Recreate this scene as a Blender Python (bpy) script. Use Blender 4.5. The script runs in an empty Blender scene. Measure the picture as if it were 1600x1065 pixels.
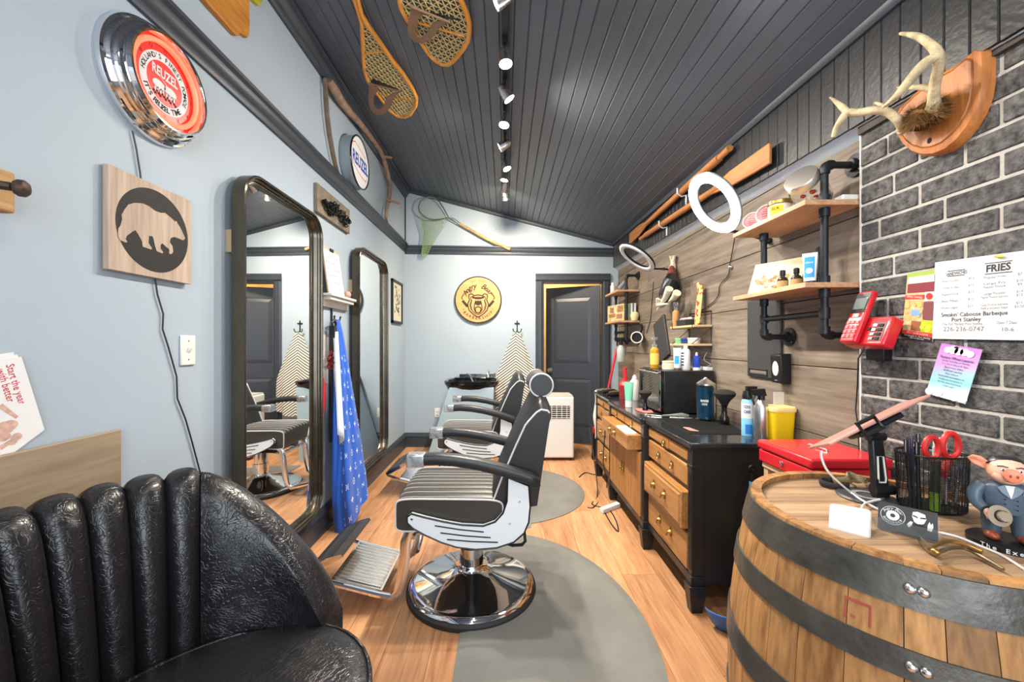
import bpy, bmesh, math, random
from mathutils import Vector, Matrix
random.seed(7)
PI = math.pi
sc = bpy.context.scene
COL = sc.collection

# ------------------------------------------------------------------ camera
CX, CY, F, CH = 789.0, 536.0, 622.0, 1.28     # vanishing point, focal length in pixels (1600 wide), eye height
cam_d = bpy.data.cameras.new('camera')
cam = bpy.data.objects.new('camera', cam_d)
COL.objects.link(cam)
cam.location = (0, 0, CH)
cam.rotation_euler = (PI / 2, 0, 0)
cam_d.sensor_width = 36
cam_d.lens = F / 1600 * 36
cam_d.shift_x = (800 - CX) / 1600
cam_d.shift_y = (CY - 532.5) / 1600
cam_d.clip_start = 0.02
sc.camera = cam

# ------------------------------------------------------------------ world, daylight, exposure
sc.view_settings.view_transform = 'Standard'
sc.view_settings.look = 'None'
sc.view_settings.exposure = 0.62
sc.view_settings.gamma = 1
sc.view_settings.use_curve_mapping = False
wd = bpy.data.worlds.new('sky'); sc.world = wd
wd.use_nodes = True
wd.node_tree.nodes['Background'].inputs[0].default_value = (0.72, 0.84, 1.0, 1)
wd.node_tree.nodes['Background'].inputs[1].default_value = 1.0

XL, XR, YB, YF = -1.24, 1.40, 4.93, -1.7      # room shell
XH, XK = 1.34, 1.37                           # beadboard header face, brick face
ZL, ZR = 3.20, 2.46                           # ceiling height at the left and right wall

def area(name, loc, rot, sx, sy, power, col):
    l = bpy.data.lights.new(name, 'AREA'); l.shape = 'RECTANGLE'; l.size = sx; l.size_y = sy
    l.energy = power; l.color = col
    o = bpy.data.objects.new(name, l); COL.objects.link(o)
    o.location = loc; o.rotation_euler = rot
    return o
# daylight through the shop window behind the camera
area('shop_window_daylight', (0.05, YF + 0.03, 1.6), (PI / 2, 0, 0), 2.2, 1.9, 50, (0.86, 0.93, 1.0))

# ------------------------------------------------------------------ helpers
def at(px, py, Y):
    return Vector(((px - CX) / F * Y, Y, CH - (py - CY) / F * Y))
def onx(px, py, X):
    return at(px, py, X * F / (px - CX))
def onz(px, py, Z):
    return at(px, py, (CH - Z) * F / (py - CY))

class MB:
    def __init__(s):
        s.v = []; s.f = []; s.M = None
    def add(s, vs, fs):
        n = len(s.v)
        if s.M is not None: vs = [s.M @ Vector(p) for p in vs]
        s.v.extend([tuple(p) for p in vs]); s.f.extend([[i + n for i in f] for f in fs])
        return s
    def box(s, x0, x1, y0, y1, z0, z1):
        return s.hexa([(x0,y0,z0),(x1,y0,z0),(x1,y1,z0),(x0,y1,z0),(x0,y0,z1),(x1,y0,z1),(x1,y1,z1),(x0,y1,z1)])
    def cbox(s, c, sx, sy, sz, R=None):
        q = []
        for dz in (-.5, .5):
            for dx, dy in ((-.5,-.5),(.5,-.5),(.5,.5),(-.5,.5)):
                p = Vector((dx*sx, dy*sy, dz*sz))
                if R is not None: p = R @ p
                q.append(Vector(c) + p)
        return s.hexa(q)
    def hexa(s, q):
        return s.add(q, [[0,3,2,1],[4,5,6,7],[0,1,5,4],[1,2,6,5],[2,3,7,6],[3,0,4,7]])
    def prism(s, poly, fn, d):
        """poly 2D outline; fn(a, b, t) -> 3D; extruded for t in 0..d"""
        n = len(poly)
        vs = [fn(a, b, 0) for a, b in poly] + [fn(a, b, d) for a, b in poly]
        fs = [list(range(n))[::-1], [i + n for i in range(n)]]
        fs += [[i, (i + 1) % n, (i + 1) % n + n, i + n] for i in range(n)]
        return s.add(vs, fs)
    def tube(s, pts, r, seg=8, closed=False, caps=True, flat=1.0, up=None):
        pts = [Vector(p) for p in pts]; n = len(pts)
        rs = r if isinstance(r, (list, tuple)) else [r] * n
        vs = []; nrm = None
        for i, p in enumerate(pts):
            a = pts[(i - 1) % n] if (closed or i > 0) else p
            b = pts[(i + 1) % n] if (closed or i < n - 1) else p
            t = (b - a)
            t = t.normalized() if t.length > 1e-9 else Vector((0, 0, 1))
            if nrm is None:
                u = Vector(up) if up else (Vector((0, 0, 1)) if abs(t.z) < .9 else Vector((1, 0, 0)))
                nrm = (u - t * u.dot(t)).normalized()
            else:
                nrm = (nrm - t * nrm.dot(t))
                nrm = nrm.normalized() if nrm.length > 1e-9 else Vector((1, 0, 0))
            bn = t.cross(nrm)
            for k in range(seg):
                an = 2 * PI * k / seg + PI / seg
                vs.append(p + nrm * math.cos(an) * rs[i] + bn * math.sin(an) * rs[i] * flat)
        fs = []
        m = n if closed else n - 1
        for i in range(m):
            j = (i + 1) % n
            for k in range(seg):
                l = (k + 1) % seg
                fs.append([i*seg+k, i*seg+l, j*seg+l, j*seg+k])
        if not closed and caps:
            fs.append(list(range(seg))[::-1]); fs.append([(n-1)*seg+k for k in range(seg)])
        return s.add(vs, fs)
    def cyl(s, p0, p1, r0, r1=None, seg=16):
        return s.tube([p0, p1], [r0, r0 if r1 is None else r1], seg)
    def lathe(s, prof, c=(0,0,0), seg=24, axis='z', R=None, a0=0, a1=2*PI, caps=False):
        full = abs(a1 - a0 - 2 * PI) < 1e-6
        k = seg if full else seg + 1
        c = Vector(c); vs = []
        for (r, h) in prof:
            for i in range(k):
                a = a0 + (a1 - a0) * i / seg
                x, y = r * math.cos(a), r * math.sin(a)
                p = Vector((x, y, h)) if axis == 'z' else (Vector((h, x, y)) if axis == 'x' else Vector((x, h, y)))
                if R is not None: p = R @ p
                vs.append(c + p)
        fs = []
        for j in range(len(prof) - 1):
            for i in range(seg):
                l = (i + 1) % k
                fs.append([j*k+i, j*k+l, (j+1)*k+l, (j+1)*k+i])
        if full and caps:
            if prof[0][0] > 1e-6: fs.append(list(range(k))[::-1])
            if prof[-1][0] > 1e-6: fs.append([(len(prof)-1)*k+i for i in range(k)])
        return s.add(vs, fs)
    def ball(s, c, rx, ry=None, rz=None, u=14, v=9, R=None):
        ry = rx if ry is None else ry; rz = rx if rz is None else rz
        prof = [(math.sin(PI*i/v), -math.cos(PI*i/v)) for i in range(v+1)]
        vs = []
        for r, h in prof:
            for i in range(u):
                a = 2*PI*i/u
                p = Vector((r*math.cos(a)*rx, r*math.sin(a)*ry, h*rz))
                if R is not None: p = R @ p
                vs.append(Vector(c) + p)
        fs = [[j*u+i, j*u+(i+1)%u, (j+1)*u+(i+1)%u, (j+1)*u+i] for j in range(v) for i in range(u)]
        return s.add(vs, fs)
    def grid(s, fn, nu, nv, cu=False, cv=False):
        a = nu if cu else nu + 1; b = nv if cv else nv + 1
        vs = [fn(i / nu, j / nv) for j in range(b) for i in range(a)]
        fs = [[j*a+i, j*a+(i+1)%a, ((j+1)%b)*a+(i+1)%a, ((j+1)%b)*a+i] for j in range(nv) for i in range(nu)]
        return s.add(vs, fs)
    def torus(s, c, R0, r, U, V, seg=28, ms=8, flat=1.0):
        U = Vector(U).normalized(); V = Vector(V).normalized()
        pts = [Vector(c) + U*math.cos(2*PI*i/seg)*R0 + V*math.sin(2*PI*i/seg)*R0 for i in range(seg)]
        W = U.cross(V); vs = []
        for i in range(seg):
            d = U*math.cos(2*PI*i/seg) + V*math.sin(2*PI*i/seg)
            for k in range(ms):
                a = 2*PI*k/ms
                vs.append(pts[i] + d*math.cos(a)*r + W*math.sin(a)*r*flat)
        fs = [[i*ms+k, ((i+1)%seg)*ms+k, ((i+1)%seg)*ms+(k+1)%ms, i*ms+(k+1)%ms] for i in range(seg) for k in range(ms)]
        return s.add(vs, fs)

def root_inv(p):
    return Matrix.LocRotScale(p.location, p.rotation_euler, p.scale).inverted()

def ob(name, mb, mat, parent=None, world=True, bevel=0.0, bseg=2, subsurf=0, ang=38, flatshade=False, solid=0.0):
    me = bpy.data.meshes.new(name)
    me.from_pydata(mb.v, [], mb.f)
    bm = bmesh.new(); bm.from_mesh(me)
    bmesh.ops.remove_doubles(bm, verts=bm.verts, dist=1e-6)
    bmesh.ops.recalc_face_normals(bm, faces=bm.faces)
    if not flatshade:
        lim = math.radians(ang)
        for f in bm.faces: f.smooth = True
        for e in bm.edges:
            if len(e.link_faces) == 2 and e.calc_face_angle(0) > lim: e.smooth = False
    bm.to_mesh(me); bm.free()
    me.materials.append(mat)
    o = bpy.data.objects.new(name, me); COL.objects.link(o)
    if parent is not None:
        o.parent = parent
        if world:
            # world coordinates: parents here are either Empties or untransformed meshes
            pi = Matrix.Identity(4); q = parent
            if q.parent is None: pi = root_inv(q)
            else: pi = Matrix.Identity(4)
            o.matrix_parent_inverse = pi
    if solid:
        m = o.modifiers.new('solid', 'SOLIDIFY'); m.thickness = solid; m.offset = 0
    if bevel:
        m = o.modifiers.new('bevel', 'BEVEL'); m.width = bevel; m.segments = bseg; m.limit_method = 'ANGLE'; m.angle_limit = 0.6
    if subsurf:
        m = o.modifiers.new('sub', 'SUBSURF'); m.levels = subsurf; m.render_levels = subsurf
    return o

def tag(o, label, cat, group=None):
    o['label'] = label; o['category'] = cat
    if group: o['group'] = group
    return o
def thing(name, label, cat, loc=(0,0,0), rot=(0,0,0), group=None):
    o = bpy.data.objects.new(name, None); COL.objects.link(o)
    o.empty_display_size = 0.05
    o.location = loc; o.rotation_euler = rot
    return tag(o, label, cat, group)
def one(name, mb, mat, label, cat, group=None, **k):
    return tag(ob(name, mb, mat, None, **k), label, cat, group)
def struct(name, mb, mat, parent=None, **k):
    o = ob(name, mb, mat, parent, **k)
    if parent is None: o['kind'] = 'structure'
    return o
def kids(o): return [c for c in bpy.data.objects if c.parent == o]
def copy_tree(o, parent=None):
    c = o.copy(); COL.objects.link(c); c.parent = parent
    if parent is not None: c.matrix_parent_inverse = o.matrix_parent_inverse.copy()
    for ch in kids(o): copy_tree(ch, c)
    return c

# ---- lettering as flat geometry
_tc = {}
def text_mesh(s, size=1.0, bold=0.0, shear=0.0, align='CENTER', space=1.0):
    key = (s, bold, shear, align, space)
    if key not in _tc:
        cu = bpy.data.curves.new('t', 'FONT'); cu.body = s; cu.align_x = align; cu.align_y = 'CENTER'
        cu.size = 1.0; cu.offset = bold; cu.shear = shear; cu.resolution_u = 2; cu.space_character = space; cu.fill_mode = 'FRONT'
        t = bpy.data.objects.new('t', cu)
        me = bpy.data.meshes.new_from_object(t)
        _tc[key] = ([v.co.copy() for v in me.vertices], [list(p.vertices) for p in me.polygons])
        bpy.data.objects.remove(t); bpy.data.curves.remove(cu); bpy.data.meshes.remove(me)
    v, f = _tc[key]
    return [p * size for p in v], f
def text_on(mb, s, O, U, V, size, sx=1.0, width=None, **k):
    v, f = text_mesh(s, size, **k)
    if not v: return
    if width:
        w = max(p.x for p in v) - min(p.x for p in v); sx = width / max(w, 1e-6)
    O, U, V = Vector(O), Vector(U), Vector(V)
    mb.add([O + U*p.x*sx + V*p.y for p in v], f)
def arc_text(mb, s, C, U, V, R, a0, a1, size, inward=False, sx=1.0, **k):
    """letters round a circle from angle a0 to a1 (radians, in the U/V plane)"""
    C, U, V = Vector(C), Vector(U), Vector(V)
    n = len(s)
    for i, ch in enumerate(s):
        if ch == ' ': continue
        a = a0 + (a1 - a0) * (i + .5) / n
        d = U*math.cos(a) + V*math.sin(a); t = -U*math.sin(a) + V*math.cos(a)
        if inward: text_on(mb, ch, C + d*R, t, -d, size, sx=sx, **k)
        else: text_on(mb, ch, C + d*R, -t, d, size, sx=sx, **k)

# ------------------------------------------------------------------ materials
def srgb(r, g=None, b=None):
    if g is None: r, g, b = r
    f = lambda c: (c/255/12.92) if c/255 <= .04045 else ((c/255+.055)/1.055)**2.4
    return (f(r), f(g), f(b), 1)
def _nodes(name):
    m = bpy.data.materials.new(name); m.use_nodes = True
    nt = m.node_tree
    return m, nt, nt.nodes['Principled BSDF']
def _mul(c, k): return (min(c[0]*k, 1), min(c[1]*k, 1), min(c[2]*k, 1), 1)
def mat(name, rgb, rough=.5, metal=0., var=.0, vscale=6., bump=0., bscale=80., rand=0., coat=0., spec=.5,
        emit=0., trans=0., ior=1.45, alpha=1., stretch=(1,1,1), rvar=0., sheen=0.):
    m, nt, p = _nodes(name)
    c = srgb(rgb) if max(rgb) > 1.0 or isinstance(rgb[0], int) else tuple(rgb) + (1,)
    L = nt.links.new
    p.inputs['Base Color'].default_value = c
    p.inputs['Roughness'].default_value = rough
    p.inputs['Metallic'].default_value = metal
    p.inputs['Specular IOR Level'].default_value = spec
    p.inputs['Coat Weight'].default_value = coat
    p.inputs['Coat Roughness'].default_value = .1
    p.inputs['Transmission Weight'].default_value = trans
    p.inputs['IOR'].default_value = ior
    p.inputs['Alpha'].default_value = alpha
    p.inputs['Sheen Weight'].default_value = sheen
    if emit:
        p.inputs['Emission Color'].default_value = c; p.inputs['Emission Strength'].default_value = emit
    if var or bump or rand or rvar:
        tc = nt.nodes.new('ShaderNodeTexCoord'); mp = nt.nodes.new('ShaderNodeMapping')
        mp.inputs['Scale'].default_value = stretch
        L(tc.outputs['Object'], mp.inputs['Vector'])
    if var or rand:
        nz = nt.nodes.new('ShaderNodeTexNoise'); nz.inputs['Scale'].default_value = vscale; nz.inputs['Detail'].default_value = 5
        L(mp.outputs[0], nz.inputs['Vector'])
        rp = nt.nodes.new('ShaderNodeMapRange'); rp.inputs['From Min'].default_value = .3; rp.inputs['From Max'].default_value = .7
        rp.inputs['To Min'].default_value = 1 - var; rp.inputs['To Max'].default_value = 1 + var
        L(nz.outputs[0], rp.inputs[0])
        oi = nt.nodes.new('ShaderNodeObjectInfo'); rr = nt.nodes.new('ShaderNodeMapRange')
        rr.inputs['To Min'].default_value = 1 - rand; rr.inputs['To Max'].default_value = 1 + rand
        L(oi.outputs['Random'], rr.inputs[0])
        mu = nt.nodes.new('ShaderNodeMath'); mu.operation = 'MULTIPLY'
        L(rp.outputs[0], mu.inputs[0]); L(rr.outputs[0], mu.inputs[1])
        mx = nt.nodes.new('ShaderNodeMix'); mx.data_type = 'RGBA'; mx.blend_type = 'MULTIPLY'; mx.inputs[0].default_value = 1
        mx.inputs[6].default_value = c
        L(mu.outputs[0], mx.inputs[7])
        L(mx.outputs[2], p.inputs['Base Color'])
    if rvar:
        nz = nt.nodes.new('ShaderNodeTexNoise'); nz.inputs['Scale'].default_value = vscale*1.7; nz.inputs['Detail'].default_value = 6
        L(mp.outputs[0], nz.inputs['Vector'])
        rp = nt.nodes.new('ShaderNodeMapRange'); rp.inputs['From Min'].default_value = .3; rp.inputs['From Max'].default_value = .7
        rp.inputs['To Min'].default_value = max(rough - rvar, .02); rp.inputs['To Max'].default_value = min(rough + rvar, 1)
        L(nz.outputs[0], rp.inputs[0]); L(rp.outputs[0], p.inputs['Roughness'])
    if bump:
        nb = nt.nodes.new('ShaderNodeTexNoise'); nb.inputs['Scale'].default_value = bscale; nb.inputs['Detail'].default_value = 4
        L(mp.outputs[0], nb.inputs['Vector'])
        bp = nt.nodes.new('ShaderNodeBump'); bp.inputs['Strength'].default_value = bump; bp.inputs['Distance'].default_value = .01
        L(nb.outputs[0], bp.inputs['Height']); L(bp.outputs[0], p.inputs['Normal'])
    return m
def wood(name, c1, c2, axis='y', scale=1., rough=.5, rand=.12, bump=.15, coat=0., spec=.4, c3=None, knots=0.):
    """grain stretched along an axis; c1 dark, c2 light"""
    m, nt, p = _nodes(name); L = nt.links.new
    tc = nt.nodes.new('ShaderNodeTexCoord'); oi = nt.nodes.new('ShaderNodeObjectInfo')
    off = nt.nodes.new('ShaderNodeVectorMath'); off.operation = 'ADD'
    sc_ = nt.nodes.new('ShaderNodeVectorMath'); sc_.operation = 'SCALE'; sc_.inputs[0].default_value = (7.3, 3.1, 5.7)
    L(oi.outputs['Random'], sc_.inputs['Scale']); L(tc.outputs['Object'], off.inputs[0]); L(sc_.outputs[0], off.inputs[1])
    mp = nt.nodes.new('ShaderNodeMapping')
    s = [14*scale]*3; s['xyz'.index(axis)] = 1.0*scale
    mp.inputs['Scale'].default_value = s
    L(off.outputs[0], mp.inputs['Vector'])
    n1 = nt.nodes.new('ShaderNodeTexNoise'); n1.inputs['Scale'].default_value = 1.1; n1.inputs['Detail'].default_value = 3; n1.inputs['Distortion'].default_value = .9
    n2 = nt.nodes.new('ShaderNodeTexNoise'); n2.inputs['Scale'].default_value = 6; n2.inputs['Detail'].default_value = 6
    L(mp.outputs[0], n1.inputs['Vector']); L(mp.outputs[0], n2.inputs['Vector'])
    mxf = nt.nodes.new('ShaderNodeMix'); mxf.data_type = 'FLOAT'; mxf.inputs[0].default_value = .45
    L(n1.outputs[0], mxf.inputs[2]); L(n2.outputs[0], mxf.inputs[3])
    cr = nt.nodes.new('ShaderNodeValToRGB')
    cr.color_ramp.elements[0].position = .32; cr.color_ramp.elements[0].color = srgb(c1)
    cr.color_ramp.elements[1].position = .66; cr.color_ramp.elements[1].color = srgb(c2)
    if c3:
        e = cr.color_ramp.elements.new(.8); e.color = srgb(c3)
    L(mxf.outputs[0], cr.inputs[0])
    rr = nt.nodes.new('ShaderNodeMapRange'); rr.inputs['To Min'].default_value = 1 - rand; rr.inputs['To Max'].default_value = 1 + rand
    L(oi.outputs['Random'], rr.inputs[0])
    mx = nt.nodes.new('ShaderNodeMix'); mx.data_type = 'RGBA'; mx.blend_type = 'MULTIPLY'; mx.inputs[0].default_value = 1
    L(cr.outputs[0], mx.inputs[6]); L(rr.outputs[0], mx.inputs[7])
    out = mx.outputs[2]
    if knots:
        vo = nt.nodes.new('ShaderNodeTexVoronoi'); vo.inputs['Scale'].default_value = 2.2
        mk = nt.nodes.new('ShaderNodeMapping'); ks = [1.8]*3; ks['xyz'.index(axis)] = .9; mk.inputs['Scale'].default_value = ks
        L(off.outputs[0], mk.inputs['Vector']); L(mk.outputs[0], vo.inputs['Vector'])
        kr = nt.nodes.new('ShaderNodeMapRange'); kr.inputs['From Min'].default_value = .03; kr.inputs['From Max'].default_value = .10
        kr.inputs['To Min'].default_value = 1 - knots; kr.inputs['To Max'].default_value = 1
        L(vo.outputs['Distance'], kr.inputs[0])
        m2 = nt.nodes.new('ShaderNodeMix'); m2.data_type = 'RGBA'; m2.blend_type = 'MULTIPLY'; m2.inputs[0].default_value = 1
        L(out, m2.inputs[6]); L(kr.outputs[0], m2.inputs[7]); out = m2.outputs[2]
    L(out, p.inputs['Base Color'])
    p.inputs['Roughness'].default_value = rough; p.inputs['Coat Weight'].default_value = coat
    p.inputs['Specular IOR Level'].default_value = spec
    if bump:
        bp = nt.nodes.new('ShaderNodeBump'); bp.inputs['Strength'].default_value = bump; bp.inputs['Distance'].default_value = .004
        L(mxf.outputs[0], bp.inputs['Height']); L(bp.outputs[0], p.inputs['Normal'])
    return m
def leather(name, rgb, rough=.38, crack=.35):
    m, nt, p = _nodes(name); L = nt.links.new
    tc = nt.nodes.new('ShaderNodeTexCoord')
    p.inputs['Base Color'].default_value = srgb(rgb); p.inputs['Roughness'].default_value = rough
    n0 = nt.nodes.new('ShaderNodeTexNoise'); n0.inputs['Scale'].default_value = 9; n0.inputs['Detail'].default_value = 2
    L(tc.outputs['Object'], n0.inputs['Vector'])
    mx = nt.nodes.new('ShaderNodeMix'); mx.data_type = 'RGBA'; mx.inputs[0].default_value = .34
    L(tc.outputs['Object'], mx.inputs[6]); L(n0.outputs['Color'], mx.inputs[7])
    vo = nt.nodes.new('ShaderNodeTexVoronoi'); vo.feature = 'DISTANCE_TO_EDGE'; vo.inputs['Scale'].default_value = 62
    L(mx.outputs[2], vo.inputs['Vector'])
    mr = nt.nodes.new('ShaderNodeMapRange'); mr.inputs['From Max'].default_value = .08
    L(vo.outputs['Distance'], mr.inputs[0])
    n2 = nt.nodes.new('ShaderNodeTexNoise'); n2.inputs['Scale'].default_value = 160; n2.inputs['Detail'].default_value = 3
    L(tc.outputs['Object'], n2.inputs['Vector'])
    ad = nt.nodes.new('ShaderNodeMath'); ad.operation = 'MULTIPLY_ADD'; ad.inputs[1].default_value = .5
    L(n2.outputs[0], ad.inputs[0]); L(mr.outputs[0], ad.inputs[2])
    bp = nt.nodes.new('ShaderNodeBump'); bp.inputs['Strength'].default_value = crack; bp.inputs['Distance'].default_value = .003
    L(ad.outputs[0], bp.inputs['Height']); L(bp.outputs[0], p.inputs['Normal'])
    return m

M = {}
M['wall'] = mat('wall_paint', (160, 175, 189), .6, var=.02, vscale=2, bump=.03, bscale=120)
M['charcoal'] = mat('charcoal_trim_paint', (52, 58, 68), .38, var=.04, bump=.03, bscale=40)
M['ceiling'] = mat('charcoal_ceiling_paint', (86, 92, 102), .40, var=.05, vscale=3, rand=.05, bump=.04, bscale=30)
M['bead'] = mat('black_beadboard_paint', (34, 36, 40), .38, var=.15, vscale=9, rand=.08, bump=.15, bscale=50)
M['soffit'] = mat('slate_blue_soffit_paint', (186, 197, 210), .5)
M['floor'] = wood('honey_laminate', (148, 102, 68), (204, 154, 112), 'y', 1.0, .36, .14, .06, spec=.45, c3=(216,172,132))
M['plank'] = wood('grey_stained_pine', (90, 80, 70), (144, 131, 117), 'y', .75, .62, .10, .18, c3=(160,146,131), knots=.35)
M['shadow_gap'] = mat('dark_gap', (22, 20, 18), .9)
M['brick'] = mat('dark_grey_brick', (80, 79, 79), .75, var=.7, vscale=55, bump=.6, bscale=110, rand=.22)
M['mortar'] = mat('pale_mortar', (178, 174, 168), .9, var=.1, vscale=40, bump=.3, bscale=120)
M['chrome'] = mat('chrome', (.82, .83, .85), .06, 1.)
M['chrome_r'] = mat('brushed_steel', (.72, .72, .72), .27, 1., rvar=.08, vscale=20)
M['mirror'] = mat('mirror_glass', (.88, .9, .9), .01, 1.)
M['frame'] = mat('dark_bronze_frame', (92, 86, 76), .26, .85, var=.08, vscale=5, rvar=.06)
M['blackplastic'] = mat('black_plastic', (22, 22, 24), .4)
M['blackgloss'] = mat('gloss_black', (12, 12, 14), .12, coat=.5)
M['blacksteel'] = mat('black_iron', (42, 45, 49), .42, .55, var=.12, vscale=30, bump=.08, bscale=120)
M['white'] = mat('white_plastic', (216, 217, 216), .4)
M['offwhite'] = mat('offwhite_paint', (216, 214, 208), .5)
M['paper'] = mat('paper_white', (218, 220, 222), .7)
M['red'] = mat('red_enamel', (198, 24, 38), .32, coat=.4)
M['ink'] = mat('black_ink', (20, 20, 22), .7)
M['greyink'] = mat('grey_ink', (120, 122, 126), .8)
M['leather'] = leather('black_cracked_leather', (22, 22, 25), .27, .26)
M['vinyl'] = mat('black_vinyl', (36, 38, 40), .36, bump=.06, bscale=240)
M['vinyl_lit'] = mat('black_vinyl_lit', (60, 57, 52), .36, bump=.06, bscale=240)  # same black vinyl, warm light on its upper faces put into the colour
M['piping'] = mat('white_piping', (205, 206, 206), .5)
M['rubber'] = mat('black_rubber', (36, 36, 37), .6)
M['matgrey'] = mat('grey_floor_mat', (116, 116, 112), .5, var=.14, vscale=4, bump=.08, bscale=180)
M['brass'] = mat('antique_brass', (164, 134, 78), .32, .9, var=.15, vscale=40)
M['gold'] = mat('gold_metal', (190, 160, 100), .3, .9)
M['glass'] = mat('clear_glass', (.95, .97, .98), .03, trans=1., ior=1.3)
M['steelhook'] = mat('white_hook', (196, 198, 200), .4, .2)
# ================================================================== ROOM SHELL
def ceil_z(X, Y=2.5):
    zr = ZR + 0.016 * (Y - 2.5)
    t = (X - XL) / (XR - XL)
    return ZL + (zr - ZL) * t
# ---- floor of laminate planks
fb = MB().box(XL - .05, XR + .05, YF, YB + .9, -.06, -.004)
floor = struct('floor', fb, M['shadow_gap'])
rnd = random.Random(3)
w = .192; x = XL - .03; k = 0
while x < XR:
    x1 = min(x + w, XR + .03)
    y = YF - rnd.random() * 1.1
    while y < YB + .2:
        y1 = y + 1.25
        a, b = max(y, YF), min(y1, YB + .85)
        if b - a > .05:
            ob('plank', MB().box(x + .0008, x1 - .0008, a + .0008, b - .0008, -.012, 0), M['floor'], floor)
        y = y1
    x = x1; k += 1
# ---- ceiling of tongue-and-groove boards
cb = MB()
cb.hexa([(XL-.1,YF,ceil_z(XL-.1,YF)+.03),(XR+.1,YF,ceil_z(XR+.1,YF)+.03),(XR+.1,YB+.05,ceil_z(XR+.1,YB)+.03),(XL-.1,YB+.05,ceil_z(XL-.1,YB)+.03),
         (XL-.1,YF,ceil_z(XL-.1,YF)+.09),(XR+.1,YF,ceil_z(XR+.1,YF)+.09),(XR+.1,YB+.05,ceil_z(XR+.1,YB)+.09),(XL-.1,YB+.05,ceil_z(XL-.1,YB)+.09)])
ceiling = struct('ceiling', cb, M['shadow_gap'])
nb = 37
bw = (XR - XL) / nb
for i in range(nb):
    xa, xb = XL + i * bw, XL + (i + 1) * bw
    prof = [(xa + .0005, .02), (xa + .0005, .005), (xa + .005, 0), (xb - .005, 0), (xb - .0005, .005), (xb - .0005, .02)]
    m = MB(); n = len(prof)
    vs = [(px_, yy, ceil_z(px_, yy) + dz) for yy in (YF, YB + .02) for px_, dz in prof]
    m.add(vs, [list(range(n))[::-1], [q + n for q in range(n)]] + [[q, (q+1) % n, (q+1) % n + n, q + n] for q in range(n)])
    ob('board', m, M['ceiling'], ceiling, flatshade=True)
# ---- walls
struct('wall_left', MB().box(XL - .1, XL, YF, YB + .1, -.02, ZL + .12), M['wall'])
DX0, DX1, DZ = .468, 1.213, 2.04         # door opening in the back wall
wb = MB()
def poly_wall(m, pts, y0, y1): m.prism(pts, lambda a, b, t: (a, y0 + t, b), y1 - y0)
poly_wall(wb, [(XL-.02, -.02), (DX0, -.02), (DX0, DZ), (DX0, ceil_z(DX0, YB)+.05), (XL-.02, ceil_z(XL, YB)+.05)], YB, YB + .1)
poly_wall(wb, [(DX0, DZ), (DX1, DZ), (DX1, ceil_z(DX1, YB)+.05), (DX0, ceil_z(DX0, YB)+.05)], YB, YB + .1)
poly_wall(wb, [(DX1, -.02), (XR+.05, -.02), (XR+.05, ceil_z(XR, YB)+.05), (DX1, ceil_z(DX1, YB)+.05)], YB, YB + .1)
struct('wall_back', wb, M['wall'], flatshade=True)
# wall behind the camera with a large shop window opening
wf = MB()
wf.box(XL-.02, -1.05, YF-.1, YF, -.02, 3.25).box(1.15, XR+.05, YF-.1, YF, -.02, 3.25)
wf.box(-1.05, 1.15, YF-.1, YF, -.02, .65).box(-1.05, 1.15, YF-.1, YF, 2.55, 3.25)
struct('wall_front', wf, M['wall'], flatshade=True)
wn = MB()
for a, b, c, d in ((-1.05, -.99, .65, 2.55), (1.09, 1.15, .65, 2.55), (.02, .08, .65, 2.55), (-1.05, 1.15, .65, .71), (-1.05, 1.15, 2.49, 2.55)):
    wn.box(a, b, YF - .08, YF - .01, c, d)
struct('window_1', wn, M['charcoal'], flatshade=True)

# ---- right wall: backing, grey stained planks, black beadboard header, dark brick
YK = 1.532                                # where the brick ends
wr = MB().box(XR + .02, XR + .12, YF, YB + .1, -.02, ZR + .2)
wall_right = struct('wall_right', wr, M['shadow_gap'])
seams = [-.02, .26, .565, .87, 1.175, 1.48, 1.785, 2.09, 2.30]
joints = [3.4, 2.9, 3.6, 2.7, 4.1, 3.0, 3.9, 3.1]
for i in range(len(seams) - 1):
    z0, z1 = seams[i] + .002, seams[i + 1] - .002
    for ya, yb in ((YK - .02, joints[i]), (joints[i], YB)):
        ob('plank', MB().box(XR + random.uniform(-.0, .002), XR + .022, ya + .001, yb - .001, z0, z1), M['plank'], wall_right, bevel=.0015, bseg=1)
# brick slab
mort = MB().box(XK + .005, XR + .03, YF, YK, -.02, 2.16)
wall_brick = struct('wall_right_brick', mort, M['mortar'])
ch, bl, jt = .0725, .218, .010
br_me = {}
r = 0; z = 0.0
rb = random.Random(11)
while z < 2.12:
    z1 = min(z + ch - jt, 2.155)
    y = YK - (.0 if r % 2 == 0 else bl * rb.choice((.35, .5, .6)))
    first = YK
    segs = []
    if y < YK - .02: segs.append((y + jt, YK))
    while y > YF + .05:
        segs.append((max(y - bl + jt, YF), y)); y -= bl
    for (ya, yb) in segs:
        if yb < -.35: break
        dx = rb.uniform(-.0015, .002)
        o = ob('brick', MB().box(XK + dx, XK + .02, ya, yb, z + .0, z1), M['brick'], wall_brick, bevel=.003, bseg=1)
    z += ch; r += 1
ob('corner_bead', MB().box(XK - .002, XK + .012, YK - .001, YK + .004, 0, 2.15), M['offwhite'], wall_brick)

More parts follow.
